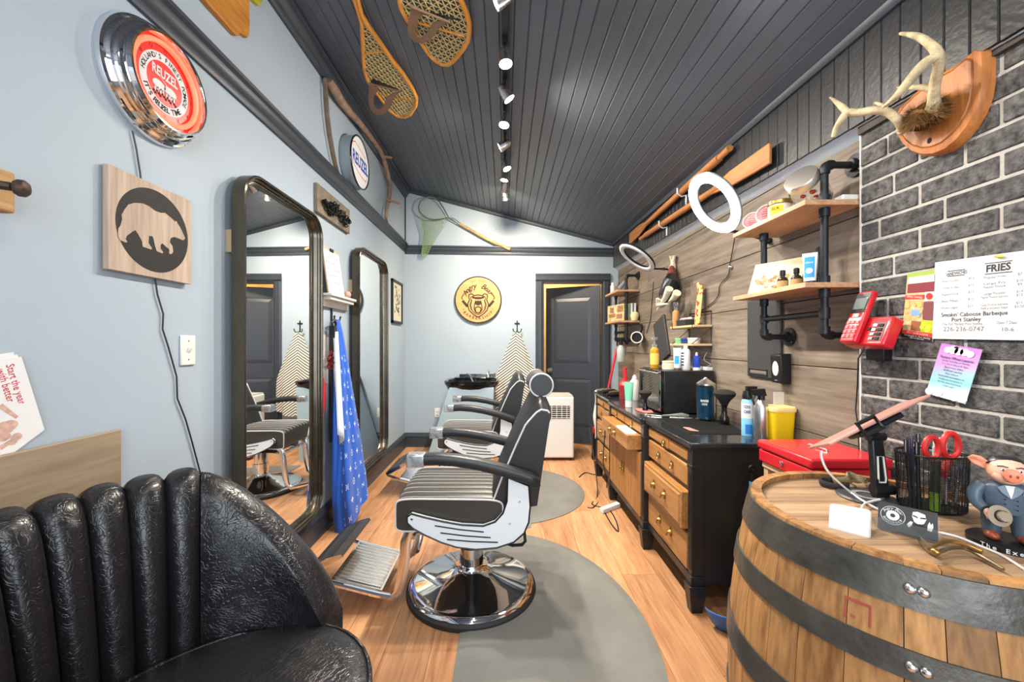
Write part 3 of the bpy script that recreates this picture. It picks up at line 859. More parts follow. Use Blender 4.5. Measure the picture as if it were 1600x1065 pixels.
und = MB().prism([(Y0 - .008, .88), (Y1, .88), (Y1, .855), (Y2, .855), (Y2, .88), (Y3 + .008, .88), (Y3 + .008, XB), (Y0 - .008, XB)], lambda a, b, t: (b, a, .772 + t), .014)
ob('cornice', und, M['drblack'], dre, bevel=.003)
# pilasters and feet
for y, xf in ((Y0 + .017, .885), (Y1, .86), (Y2, .86), (Y3 - .017, .885)):
    p = ob('pilaster', MB().box(xf, xf + .06, y - .02, y + .02, .17, .775).box(xf - .006, xf + .06, y - .026, y + .026, .13, .175).box(xf - .004, xf + .06, y - .023, y + .023, .68, .70), M['drblack'], dre, bevel=.003)
    for dy in (-.008, .008):
        ob('flute', MB().box(xf - .002, xf + .004, y + dy - .003, y + dy + .003, .2, .66), M['drblack'], p)
    ob('foot', MB().hexa([(xf - .002, y - .022, 0), (xf + .05, y - .022, 0), (xf + .05, y + .022, 0), (xf - .002, y + .022, 0), (xf - .016, y - .034, .13), (xf + .07, y - .034, .13), (xf + .07, y + .034, .13), (xf - .016, y + .034, .13)]), M['drblack'], dre, bevel=.003)
for y in (Y0 + .03, Y3 - .03):
    ob('foot', MB().box(XB - .06, XB - .01, y - .025, y + .025, 0, .135), M['drblack'], dre)
def ring_pull(par, x, y, z, s=1.):
    ob('pull', MB().lathe([(0, 0), (.012*s, 0), (.012*s, .004), (.006*s, .007), (0, .008)], (x, y, z), 12, axis='x', R=Matrix.Rotation(PI, 3, 'Z')).torus((x - .008, y, z - .012*s), .012*s, .0022*s, (0, 1, 0), (0, 0, 1), 16, 6), M['brass'], par)
def bail_pull(par, x, y, z, w=.075):
    m = MB()
    for s in (-1, 1):
        m.lathe([(0, 0), (.014, 0), (.014, .004), (.008, .012), (.007, .02), (0, .021)], (x, y + s*w, z), 10, axis='x', R=Matrix.Rotation(PI, 3, 'Z'))
        m.cbox((x - .003, y + s*w, z + .018), .005, .012, .016); m.cbox((x - .003, y + s*w, z - .016), .005, .012, .014)
    m.tube([(x - .016, y - w, z), (x - .02, y - w*.9, z - .02), (x - .022, y, z - .026), (x - .02, y + w*.9, z - .02), (x - .016, y + w, z)], .0042, 8)
    ob('pull', m, M['brass'], par)
def drawer(ya, yb, z0, z1, xf, out=0., raised=True):
    x = xf - out
    m = MB().box(x, xf + .015, ya, yb, z0, z1)
    d = ob('drawer', m, M['drwood'], dre, bevel=.003)
    if raised:
        ob('raised_field', MB().hexa([(x - .007, ya + .022, z0 + .022), (x + .001, ya + .012, z0 + .012), (x + .001, yb - .012, z0 + .012), (x - .007, yb - .022, z0 + .022), (x - .007, ya + .022, z1 - .022), (x + .001, ya + .012, z1 - .012), (x + .001, yb - .012, z1 - .012), (x - .007, yb - .022, z1 - .022)]), M['drwood'], d, flatshade=True)
    return d
for ya, yb, xf in (secs[0], secs[2]):
    a, b = ya + .05, yb - .03
    if ya == Y2: a, b = ya + .03, yb - .05
    mid = (a + b) / 2
    d = drawer(a, b, .708, .762, xf, .002, False)
    fl = MB()
    for i in range(7): fl.box(xf - .008, xf, mid - .045 + i*.013, mid - .036 + i*.013, .710, .760)
    ob('fluted_block', fl, M['drwood'], d); ring_pull(d, xf - .01, mid, .738, 1.1)
    d = drawer(a, b, .585, .685, xf, .002, False)
    for dy in (-.09, .09): ring_pull(d, xf - .004, mid + dy, .645, 1.2)
    o3 = .03 if ya == Y0 else .004
    d = drawer(a, b, .375, .555, xf, o3); bail_pull(d, xf - o3 - .008, mid, .475)
    d = drawer(a, b, .178, .352, xf, .004, False); bail_pull(d, xf - .006, mid, .275)
a, b = Y1 + .035, Y2 - .035; mid = (a + b) / 2
for q0, q1 in ((a, mid - .01), (mid + .01, b)):
    d = drawer(q0, q1, .708, .762, .865, .002, False); ring_pull(d, .861, (q0 + q1)/2, .74, 1.2)
od = drawer(a + .02, b - .02, .598, .692, .865, .085, False)
bail_pull(od, .778, mid, .65, .06)
ob('drawer_tray', MB().box(.79, .865, a + .03, b - .03, .602, .61).box(.79, .87, a + .022, a + .032, .6, .68), M['drwood'], od)
ob('towel_in_drawer', MB().box(.785, .86, a + .06, a + .3, .665, .70), M['offwhite'], od, bevel=.008)
for q0, q1 in ((a, mid - .003), (mid + .003, b)):
    dr = ob('door', MB().box(.858, .88, q0, q1, .178, .585), M['drwoodz'], dre)
    n = 14
    for i in range(n):
        yy = q0 + (q1 - q0) * (i + .5) / n; hw_ = (q1 - q0) / n * .44
        ob('tambour_slat', MB().hexa([(.858, yy - hw_, .182), (.858, yy + hw_, .182), (.852, yy + hw_*.5, .182), (.852, yy - hw_*.5, .182), (.858, yy - hw_, .581), (.858, yy + hw_, .581), (.852, yy + hw_*.5, .581), (.852, yy - hw_*.5, .581)]), M['drwoodz'], dr, flatshade=True)
    yh = q1 - .02 if q1 < mid else q0 + .02
    ob('pull', MB().box(.845, .853, yh - .012, yh + .012, .36, .42).torus((.842, yh, .37), .014, .003, (0, 1, 0), (0, 0, 1), 14, 6), M['brass'], dr)
ob('base_rail', MB().box(.885, .90, Y0 + .03, Y1, .135, .172).box(.86, .9, Y1, Y2, .135, .172).box(.885, .9, Y2, Y3, .135, .172), M['drblack'], dre)

# ================================================================== WHISKY BARREL
BC = Vector((.914, .924, 0))
bar = thing('wooden_barrel', 'weathered oak barrel with dark iron hoops used as a counter', 'barrel', BC)
HB, rt_, rb_ = .89, .292, .347
def br_(z): t = 2 * z / HB - 1; return rt_ + (rb_ - rt_) * (1 - t * t)
M['stave'] = wood('barrel_oak', (112, 74, 40), (192, 142, 86), 'z', 1.3, .6, .26, .25, c3=(212,166,108))
M['head'] = wood('barrel_head_oak', (118, 92, 68), (188, 156, 122), 'x', 1.0, .55, .08, .2, c3=(206,180,150))
M['hoop'] = mat('dark_iron_hoop', (84, 82, 77), .42, .6, var=.3, vscale=12, bump=.15, bscale=60, rvar=.12)
# stain band painted over the staves as wear: use a noise darkened oak on some staves
M['stave_dark'] = wood('barrel_oak_stained', (92, 64, 40), (172, 126, 76), 'z', 1.1, .6, .14, .25)
n = 27; rr_ = random.Random(5); ws = [rr_.uniform(.7, 1.35) for _ in range(n)]; tot = sum(ws); a = 0
for i in range(n):
    a1 = a + 2 * PI * ws[i] / tot
    m = MB(); nz_, na = 12, 3; g = .0022
    vs = []; 
    for j in range(nz_ + 1):
        z = HB * j / nz_; R_ = br_(z)
        for k in range(na + 1):
            aa = a + g + (a1 - a - 2 * g) * k / na; vs.append(BC + Vector((R_*math.cos(aa), R_*math.sin(aa), z)))
        for k in range(na + 1):
            aa = a1 - g - (a1 - a - 2 * g) * k / na; vs.append(BC + Vector(((R_-.024)*math.cos(aa), (R_-.024)*math.sin(aa), z)))
    c = 2 * (na + 1)
    m.add(vs, [[j*c+k, j*c+(k+1) % c, (j+1)*c+(k+1) % c, (j+1)*c+k] for j in range(nz_) for k in range(c)] + [list(range(c))[::-1], [nz_*c + k for k in range(c)]])
    ob('stave', m, M['stave_dark'] if i % 4 == 1 else M['stave'], bar)
    a = a1
def hoop(z0, z1):
    pr = [(br_(z0) + .001, z0), (br_(z0) + .0045, z0), (br_(z1) + .0045, z1), (br_(z1) + .001, z1)]
    if z1 > HB - .02: pr = [(br_(z0) + .001, z0), (br_(z0) + .0045, z0), (br_(z1) + .0045, z1), (br_(z1) - .001, z1)]
    h = ob('hoop', MB().lathe(pr + [pr[0]], BC, 64), M['hoop'], bar)
    for da in (0, .055):
        aa = math.radians(228) + da
        ob('rivet', MB().ball(BC + Vector(((br_((z0+z1)/2)+.005)*math.cos(aa), (br_((z0+z1)/2)+.005)*math.sin(aa), (z0+z1)/2)), .009, u=10, v=6), M['chrome_r'], h)
for z0, z1 in ((.818, .884), (.705, .752), (.515, .58), (.31, .375), (.138, .185), (.006, .07)): hoop(z0, z1)
ZT = .874
m_edges = [-.275, -.19, -.10, -.01, .085, .18, .275]
for i in range(6):
    y0_, y1_ = m_edges[i] + .0008, m_edges[i + 1] - .0008
    pts = []
    R_ = .270
    for j in range(9):
        y_ = y0_ + (y1_ - y0_) * j / 8; x_ = math.sqrt(max(R_*R_ - y_*y_, 0)); pts.append((x_, y_))
    poly = pts + [(-x_, y_) for x_, y_ in pts[::-1]]
    ob('head_board', MB().prism(poly, lambda p, q, t: BC + Vector((p, q, ZT - .02 + t)), .02), M['head'], bar)
# faded red stencil mark on the staves
ink = mat('faded_red_stencil', (150, 66, 60), .8)
def stc(m, a0, a1, z0, z1):
    vs = [BC + Vector(((br_(z)+.0012)*math.cos(a_), (br_(z)+.0012)*math.sin(a_), z)) for z in (z0, z1) for a_ in (a0, (a0+a1)/2, a1)]
    m.add(vs, [[0,1,4,3],[1,2,5,4]])
sm_ = MB(); s0 = math.radians(212)
stc(sm_, s0, s0 + .12, .795, .80); stc(sm_, s0, s0 + .008, .762, .80); stc(sm_, s0 + .112, s0 + .12, .762, .80); stc(sm_, s0 + .03, s0 + .05, .768, .772)
ob('stencil', sm_, ink, bar)
# ================================================================== LEFT WALL
UY, UZ, UX = Vector((0, 1, 0)), Vector((0, 0, 1)), Vector((1, 0, 0))
# ---- large round chrome clock sign
CK = Vector((XL, 1.395, 2.185))
ck = thing('round_wall_clock', 'big round chrome wall clock with red lettered face', 'wall clock', CK)
ob('chrome_rim', MB().lathe([(.0, 0), (.198, 0), (.2, .006), (.196, .018), (.188, .022), (.19, .03), (.184, .038), (.176, .04), (.178, .05), (.172, .057), (.164, .06), (.166, .07), (.158, .078), (.150, .078), (.146, .066), (.143, .045), (0, .045)], CK, 56, axis='x'), M['chrome'], ck)
redf = mat('red_clock_face', (226, 44, 34), .35)
face = ob('dial', MB().lathe([(0, .04), (.144, .04), (.144, .048), (0, .048)], CK, 48, axis='x'), redf, ck)
neon = mat('lit_red_neon', (1., .17, .09), .4, emit=.75)
ob('neon_ring', MB().torus(CK + UX*.056, .131, .009, UY, UZ, 48, 8), neon, ck)
def ann(m, C, r0, r1, x, n=48):
    vs = []
    for r in (r0, r1):
        for i in range(n): vs.append(C + UX*x + UY*r*math.cos(2*PI*i/n) + UZ*r*math.sin(2*PI*i/n))
    m.add(vs, [[i, (i+1) % n, n + (i+1) % n, n + i] for i in range(n)])
    return m
def disc(m, C, r, x, n=40):
    m.add([C + UX*x + UY*r*math.cos(2*PI*i/n) + UZ*r*math.sin(2*PI*i/n) for i in range(n)], [list(range(n))]); return m
ob('white_band', ann(MB(), CK, .072, .1, .0488), M['paper'], face)
m = MB()
arc_text(m, "HOLLAND'S FINEST POMADE", CK + UX*.0492, UY, UZ, .086, math.radians(178), math.radians(-22), .022, bold=.02)
arc_text(m, "IT'S REUZEL TIME", CK + UX*.0492, UY, UZ, .086, math.radians(203), math.radians(318), .025, inward=True, bold=.03)
for h_ in range(1, 13):
    a = PI/2 - h_*PI/6
    text_on(m, str(h_), CK + UX*.0492 + (UY*math.cos(a) + UZ*math.sin(a))*.113, UY, UZ, .018)
ob('black_lettering', m, M['ink'], face)
m = MB(); text_on(m, 'REUZEL', CK + UX*.0492 + UZ*.03, UY, UZ, .045, width=.105, bold=.03)
# two abstract pale animals below the name
for dy, s in ((-.024, 1), (.022, 1)):
    m.add([CK + UX*.0492 + Vector((0, dy + .026*math.cos(2*PI*i/16), -.015 + .016*math.sin(2*PI*i/16))) for i in range(16)], [list(range(16))])
    for lx in (-.015, -.005, .007, .016):
        m.add([CK + UX*.0492 + Vector((0, dy + lx + p, -.025 + q)) for p, q in ((-.003, 0), (.003, 0), (.003, -.016), (-.003, -.016))], [[0, 1, 2, 3]])
ob('white_lettering', m, M['paper'], face)
m = MB()
for a, l, w_ in ((math.radians(-62), .09, .003), (math.radians(152), .075, .002), (math.radians(-28), .07, .002)):
    d = UY*math.cos(a) + UZ*math.sin(a); n_ = UY*-math.sin(a) + UZ*math.cos(a)
    m.add([CK + UX*.052 - n_*w_/2, CK + UX*.052 + n_*w_/2, CK + UX*.052 + d*l], [[0, 1, 2]])
ob('clock_hands', m, M['paper'], face)
m = MB()
for i in range(14):
    yy = -.045 + .09*i/13; m.cbox(CK + UX*.0493 + Vector((0, yy, -.045 - .006*math.sin(i*2.1))), .0006, .006, .007)
ob('caption_flourish', m, M['ink'], face)
# power cord down the wall
cw = mat('black_cord', (30, 30, 32), .5)
cp = [(207, 204), (213, 232), (219, 270), (232, 380), (242, 434), (246, 460), (255, 490), (254, 514), (263, 542), (276, 588), (277, 622), (290, 655), (300, 690), (312, 735), (318, 760)]
one('wall_cable', MB().tube([onx(x, y, XL + .007) for x, y in cp], .0028, 6), cw, 'thin black power cord hanging from the chrome clock down behind the bear plaque', 'cord')
# ---- bear plaque
M['ash'] = wood('grey_ash', (146, 128, 112), (186, 168, 152), 'z', 1.1, .6, .02, .15)
py0, py1, pz0, pz1 = 1.222, 1.545, 1.508, 1.832
bp = thing('bear_plaque', 'square wooden plaque with a pale walking bear on a black disc', 'wall plaque', (XL, (py0+py1)/2, pz0))
ob('board', MB().box(XL + .004, XL + .022, py0, py1, pz0, pz1), M['ash'], bp, bevel=.0015)
pc = Vector((XL, (py0+py1)/2 + .003, (pz0+pz1)/2))
ob('black_disc', MB().prism([(.142*math.cos(2*PI*i/56), .142*math.sin(2*PI*i/56)) for i in range(56)], lambda a, b, t: pc + Vector((.0215 + t, a, b)), .0012), mat('black_stain', (26, 25, 24), .7, var=.2, vscale=40), bp)
# bear outline measured in the photo (zoomed crop 3.945x from 0,230), on the plaque face
bo = [(728,500),(742,480),(752,440),(748,415),(765,385),(790,352),(830,342),(880,346),(915,362),(955,392),(990,404),(1015,404),(1050,432),(1078,458),(1086,454),(1092,468),(1108,492),(1122,520),(1140,560),(1128,574),(1100,562),(1072,552),(1050,560),(1045,585),(1062,610),(1066,645),(1054,658),(1040,655),(1042,630),(1000,592),(988,600),(988,625),(1004,645),(1000,654),(965,640),(955,610),(944,560),(938,548),(916,546),(914,590),(935,622),(930,630),(878,612),(874,580),(850,535),(832,510),(815,520),(780,545),(772,565),(784,585),(770,586),(740,572),(726,545)]
bpts = [onx(x/3.945, 230 + y/3.945, XL + .023) for x, y in bo]
bm_ = MB(); n = len(bpts)
bm_.add([p.copy() for p in bpts] + [p + UX*.0012 for p in bpts], [[i + n for i in range(n)]] + [[i, (i+1) % n, (i+1) % n + n, i + n] for i in range(n)])
ob('bear_silhouette', bm_, M['ash'], bp)
# ---- railway spike coat hook on a wood block
hk = thing('spike_hook', 'rusty railway spike coat hook on a rough wooden block', 'coat hook', onx(-20, 334, XL + .02))
blk = wood('rough_block', (150, 112, 70), (196, 160, 112), 'y', 1.5, .7)
a = onx(24, 268, XL + .03); b = onx(-120, 334, XL + .03)
yb_ = a.y; za, zb_ = onx(22, 270, XL+.03).z, onx(22, 334, XL+.03).z
ob('block', MB().box(XL + .0, XL + .032, yb_ - .2, yb_, zb_, za), blk, hk, bevel=.006)
p1 = onx(33, 294, XL + .10)
ob('spike', MB().tube([p1 - Vector((.08, .06, 0)), p1 - Vector((.012, .01, 0))], [.009, .010], 8).lathe([(0, -.012), (.014, -.012), (.02, -.004), (.02, .006), (.012, .014), (0, .016)], p1, 12, R=Vector((.8, .6, 0)).to_track_quat('Z', 'Y').to_matrix()), mat('rusty_iron', (78, 62, 54), .55, .6, var=.3, vscale=40, bump=.3), hk)
# ---- light switch
sw = onx(292, 547, XL)
ls = thing('light_switch', 'white toggle light switch plate on the grey wall', 'light switch', sw)
ob('plate', MB().box(XL, XL + .007, sw.y - .036, sw.y + .036, sw.z - .058, sw.z + .058), M['white'], ls, bevel=.003)
ob('toggle', MB().hexa([(XL+.007, sw.y-.004, sw.z-.011), (XL+.007, sw.y+.004, sw.z-.011), (XL+.007, sw.y+.004, sw.z+.011), (XL+.007, sw.y-.004, sw.z+.011), (XL+.018, sw.y-.003, sw.z+.006), (XL+.018, sw.y+.003, sw.z+.006), (XL+.018, sw.y+.003, sw.z+.011), (XL+.018, sw.y-.003, sw.z+.011)]), M['white'], ls)
for s in (-1, 1): ob('screw', MB().lathe([(0, .006), (.003, .006), (.003, .0085), (0, .009)], sw + UZ*s*.036, 8, axis='x'), M['greyink'], ls)
# ---- magazine rack board with flyer
rk = thing('magazine_rack', 'grey-brown weathered wooden magazine rack board on the left wall', 'magazine rack', (XL, .9, .74))
M['barnwood'] = wood('weathered_board', (112, 96, 78), (156, 138, 116), 'y', .8, .7, .02, .2, knots=.4)
ob('front_board', MB().box(XL + .010, XL + .025, .35, 1.262, .74, 1.008), M['barnwood'], rk, bevel=.003)
ob('floor_strip', MB().box(XL, XL + .014, .36, 1.25, .74, .752), M['barnwood'], rk)
for yy in (.355, 1.235): ob('end_strip', MB().box(XL, XL + .014, yy, yy + .018, .752, .99), M['barnwood'], rk)
XF = XL + .007
fc = [(-75, 575), (33, 557), (69, 671), (-70, 775)]
fq = [onx(x, y, XF) for x, y in fc]
fl = thing('flyer', 'white folded flyer with red lettering sticking out of the magazine rack', 'flyer', (XF, 1.0, .95))
fm = MB()
for k in range(3):
    o_ = UX*(-.003*k) + UY*(-.006*k) + UZ*(.006*k)
    fm.add([p + o_ for p in fq] + [p + o_ + UX*.0012 for p in fq], [[0,1,2,3],[7,6,5,4],[0,4,5,1],[1,5,6,2],[2,6,7,3],[3,7,4,0]])
ob('pages', fm, M['paper'], fl)
e = (fq[2] - fq[1]).normalized(); up_ = (fq[1] - fq[0]).normalized(); 
m = MB()
tU = e; tV = UX.cross(tU) * 1.0
if tV.y < 0: tV = -tV
s1, s2 = onx(25, 600, XF + .0018), onx(9, 602, XF + .0018)
text_on(m, 'Start the year', s1, tU, tV, .024, width=.105); text_on(m, 'with better', s2, tU, tV, .024, width=.086)
ob('red_lettering', m, mat('crimson_ink', (190, 30, 60), .7), fl)
m = MB()
for px_, py_, r_ in ((8, 668, .02), (16, 664, .016), (6, 682, .014), (26, 682, .012), (20, 690, .010)):
    c = onx(px_, py_, XF + .0016 + r_*.02)
    m.add([c + UY*r_*math.cos(2*PI*i/14) + UZ*r_*.8*math.sin(2*PI*i/14) for i in range(14)], [list(range(14))])
for a_, b_ in (((0, 633), (27, 652)), ((0, 700), (28, 682))):
    p, q = onx(*a_, XF + .0016), onx(*b_, XF + .0016); n_ = UX.cross(q - p).normalized()*.006
    m.add([p - n_, q - n_*.6, q + n_*.6, p + n_], [[0,1,2,3]])
ob('printed_photo', m, mat('print_skin_tone', (198, 162, 150), .7, var=.25, vscale=60), fl)
# ---- wooden plank sign at the top edge, yellow tip beside it
tw = thing('hanging_board', 'orange-brown grooved wooden board with a notched end, above the rail at the top', 'wooden board', onx(383, 40, XL))
def tboard(pts, x0, x1):
    q = [onx(x, y, x0) for x, y in pts]
    m = MB(); n = len(q)
    m.add(q + [p + UX*(x1 - x0) for p in q], [list(range(n)), [i + n for i in range(n)][::-1]] + [[i, (i+1) % n, (i+1) % n + n, i + n] for i in range(n)])
    return m
M['oldpine'] = wood('amber_pine', (156, 96, 36), (206, 146, 66), 'y', 1.2, .5, .03, .2)
ob('lower_plank', tboard([(268, -45), (311, 0), (361, 55), (366, 56), (368, 50), (376, 44), (383, 40), (383, 30), (352, 0), (312, -40)], XL + .002, XL + .024), M['oldpine'], tw)
ob('upper_plank', tboard([(312, -40), (352, 0), (383, 30), (383, -3), (383, -60), (300, -60)], XL + .002, XL + .022), M['oldpine'], tw)
ob('notched_tongue', tboard([(368, 50), (380, 59), (383, 54), (383, 40), (376, 44)], XL + .002, XL + .022), M['oldpine'], tw)
one('yellow_fish_lure', tboard([(388, -2), (399, 9), (405, 0), (406, -20), (392, -20)], XL + .002, XL + .02), mat('yellow_green_wood', (176, 164, 40), .5, var=.2, vscale=40), 'small yellow-green wooden tip beside the notched board at the top', 'ornament')
# ---- rustic knot sign
ks = thing('knot_sign', 'small rough board with twisted black iron knot between mirror and rail', 'wall sign', (XL, 2.86, 2.14))
ky0, ky1, kz0, kz1 = 2.58, 3.12, 2.135, 2.322
ob('board', MB().box(XL + .002, XL + .024, ky0, ky1, kz0, kz1), mat('lichen_wood', (122, 112, 96), .8, var=.25, vscale=25, bump=.3), ks, bevel=.002)
kr = random.Random(2); m = MB()
for i in range(110):                                      # moustache-shaped bundle of chain links
    t_ = kr.uniform(-1, 1); h_ = .052*math.sin(min(1, (1 - abs(t_))*1.5)*PI/2)*(.55 + .45*abs(math.sin(t_*2.6)))
    c = Vector((XL + .032 + kr.uniform(0, .02), (ky0+ky1)/2 + .215*t_, (kz0+kz1)/2 + .02*math.cos(t_*5.2) - .012 + kr.uniform(-1, 1)*h_))
    ax = Vector((kr.uniform(.2, 1), kr.uniform(-1, 1), kr.uniform(-1, 1))).normalized(); u_ = ax.orthogonal().normalized()
    m.torus(c, kr.uniform(.010, .016), .0036, u_, ax.cross(u_), 10, 5)
o = ob('iron_knot', m, mat('black_twisted_iron', (30, 31, 33), .45, .5), ks); o['kind'] = 'stuff'
# ---- round lit REUZEL sign above the rail
RC = Vector((XL, 3.163, 2.71))
rs_ = thing('round_pomade_sign', 'round white sign with blue lettering in a deep metal drum above the rail', 'wall sign', RC)
ob('drum', MB().lathe([(0, 0), (.197, 0), (.2, .004), (.2, .08), (.2, .09), (.192, .093), (.188, .088), (0, .086)], RC, 48, axis='x'), mat('pale_zinc', (150, 164, 170), .35, .3), rs_)
ob('rim', MB().torus(RC + UX*.09, .197, .007, UY, UZ, 48, 8), M['blackgloss'], rs_)
fc_ = ob('sign_face', disc(MB(), RC, .189, .0885), M['paper'], rs_)
m = MB(); text_on(m, 'REUZEL', RC + UX*.0893 + UY*.01, UY, UZ, .13, width=.33, bold=.03); ob('blue_lettering', m, mat('blue_ink', (28, 74, 168), .5), fc_)
m = MB()
def seg2(m, C, p, q, w_, x):
    p, q = Vector((0,) + p), Vector((0,) + q); n_ = UX.cross(q - p).normalized()*w_/2
    m.add([C + UX*x + p - n_, C + UX*x + q - n_, C + UX*x + q + n_, C + UX*x + p + n_], [[0,1,2,3]])
for pts in (((-.15, .10), (-.1, .12)), ((-.15, .10), (-.15, .07)), ((-.1, .12), (.12, .09)), ((-.17, -.05), (.0, -.095)), ((-.17, -.05), (-.17, -.02)), ((.0, -.095), (.13, -.10)), ((.13, -.10), (.15, -.07))):
    seg2(m, RC, pts[0], pts[1], .006, .0893)
ob('red_outline', m, mat('red_ink', (190, 40, 40), .6), fc_)
# ---- bent branch leaning over the round sign, and its lath
xb_ = XL + .05
bark = mat('grey_bark', (140, 116, 100), .8, var=.3, vscale=18, bump=.4, bscale=60)
bw_ = thing('bent_branch', 'gnarled bent branch arching over the round white sign, resting on the rail', 'branch', onx(606, 347, xb_))
bpth = [(514, 126), (522, 139), (532, 157), (545, 174), (557, 187), (570, 202), (582, 218), (592, 232), (599, 246), (605, 268), (609, 288), (608, 308), (604, 328), (603, 340), (606, 348)]
ob('stem', MB().tube([onx(x, y, xb_ + .012*math.sin(i*1.7)) for i, (x, y) in enumerate(bpth)], [.026, .03, .031, .029, .026, .024, .023, .024, .022, .023, .025, .022, .019, .013, .006], 10), bark, bw_)
for a_, b_ in (((604, 312), (624, 325)), ((597, 244), (612, 252))):
    p = onx(a_[0], a_[1], xb_); q = p + Vector((.13, .02, -.03)) if a_[1] > 300 else p + Vector((.09, .03, .0))
    ob('twig_peg', MB().cyl(p, q, .012, .011, 8), mat('cut_twig', (150, 108, 88), .7), bw_)
lt = [(508, 122), (509, 150), (511, 180), (515, 212), (520, 240), (525, 262), (530, 278)]
one('bent_lath', MB().tube([onx(x, y, XL + .03) for x, y in lt], [.014, .018, .018, .018, .018, .017, .016], 8, flat=.4), mat('dark_lath', (112, 96, 78), .6, var=.2, vscale=20), 'thin bent wooden lath leaning beside the gnarled branch above the rail', 'wooden lath')
# ---- small framed picture beyond the second mirror
pf = thing('framed_print', 'small black framed print on the left wall near the back corner', 'picture', (XL, 4.5, 1.5))
fy0, fy1, fz0, fz1 = 4.32, 4.74, 1.505, 1.985
m = MB()
for a_ in ((fy0, fy0+.025, fz0, fz1), (fy1-.025, fy1, fz0, fz1), (fy0, fy1, fz0, fz0+.025), (fy0, fy1, fz1-.025, fz1)): m.box(XL + .001, XL + .025, *a_)
ob('frame', m, M['blackplastic'], pf)
ob('print', MB().box(XL + .002, XL + .012, fy0 + .02, fy1 - .02, fz0 + .02, fz1 - .02), mat('cream_print', (198, 194, 176), .7), pf)
m = MB(); kr = random.Random(8)
for i in range(70):
    c = Vector((XL + .0128, fy0 + .21 + kr.gauss(0, .055), fz0 + .25 + kr.gauss(0, .085))); r_ = kr.uniform(.006, .022); k_ = kr.randint(3, 6); a0 = kr.random()*6
    m.add([c + UY*r_*math.cos(a0 + 2*PI*j/k_) + UZ*r_*math.sin(a0 + 2*PI*j/k_) for j in range(k_)], [list(range(k_))])
o = ob('ink_drawing', m, mat('sepia_ink', (96, 90, 80), .8), pf); o['kind'] = 'stuff'

# ---- shelf, note board, hook, cape between the mirrors
sh = thing('small_wall_shelf', 'small white ledge shelf with moulded edge between the two mirrors', 'shelf', (XL, 2.93, 1.55))
ob('ledge', MB().box(XL, XL + .085, 2.66, 3.1, 1.60, 1.618).box(XL, XL + .07, 2.675, 3.085, 1.575, 1.6).box(XL, XL + .02, 2.66, 3.1, 1.53, 1.6), M['offwhite'], sh, bevel=.004)
nb_ = thing('note_board', 'white handwritten note sheet on a board standing on the ledge shelf', 'note board', (XL + .04, 2.8, 1.618))
tl = .05
nq = [Vector((XL + .06, 2.665, 1.62)), Vector((XL + .06, 2.935, 1.62)), Vector((XL + .015, 2.935, 1.94)), Vector((XL + .015, 2.665, 1.94))]
ob('board', MB().hexa([p - UX*.008 for p in nq] + nq), mat('tan_board', (190, 170, 140), .7), nb_)
i_ = lambda u, v: nq[0] + (nq[1]-nq[0])*u + (nq[3]-nq[0])*v + Vector((.0015, 0, .0002))
ob('sheet', MB().add([i_(.02, .02), i_(.95, .02), i_(.95, .94), i_(.02, .94)], [[0,1,2,3]]), M['paper'], nb_)
m = MB(); U_ = (nq[1]-nq[0]).normalized(); V_ = (nq[3]-nq[0]).normalized()
for k_, s in enumerate(['notes for the week', 'call back', 'open tues to sat', 'book ahead', 'thanks']):
    pass
kr = random.Random(4)
for k_ in range(5):                                       # illegible handwriting strokes
    v0 = .82 - .14*k_; u0 = .1
    while u0 < .55 + .35*kr.random():
        l = kr.uniform(.04, .12)
        pts = [i_(u0 + l*j/6, v0 + kr.uniform(-.012, .012)) + UX*.0012 for j in range(7)]
        m.tube(pts, .0011, 3); u0 += l + .03
o = ob('handwriting', m, mat('blue_grey_pen', (110, 128, 160), .8), nb_); o['kind'] = 'stuff'
ob('clip', MB().cbox(i_(.5, .97) + UX*.004, .01, .05, .022), M['blackplastic'], nb_, bevel=.003)
one('pink_ball', MB().ball((XL + .05, 3.0, 1.645), .03, .034, .028), mat('dusty_pink', (190, 150, 142), .6), 'small dusty pink ball on the end of the white ledge shelf', 'ball')
# wall plates / paper between the mirrors
one('wall_notice', MB().box(XL, XL + .004, 2.6, 2.78, 1.0, 1.34), M['offwhite'], 'pale notice sheet on the wall under the white ledge shelf', 'notice')
def cross_hook(c, nrm, side, label):
    """black iron cross with two upturned hooks; c on wall, nrm out of wall, side = wall direction"""
    t = thing('cross_hook', label, 'coat hook', c, group='black cross hooks')
    c, nrm, side = Vector(c), Vector(nrm), Vector(side)
    ob('cross', MB().tube([c + nrm*.008 + UZ*.09, c + nrm*.008 - UZ*.05], .007, 8).tube([c + nrm*.008 + UZ*.055 - side*.032, c + nrm*.008 + UZ*.055 + side*.032], .007, 8), M['blacksteel'], t)
    for s in (-1, 1):
        ob('hook', MB().tube([c + nrm*.008 - UZ*.04, c + nrm*.03 - UZ*.058 + side*s*.02, c + nrm*.045 - UZ*.045 + side*s*.045, c + nrm*.05 - UZ*.012 + side*s*.052], [.006, .006, .0055, .007], 8), M['blacksteel'], t)
    return t
HC = Vector((XL, 2.83, 1.485))
cross_hook(HC, UX, UY, 'black iron cross hook under the white ledge shelf holding the blue cape')
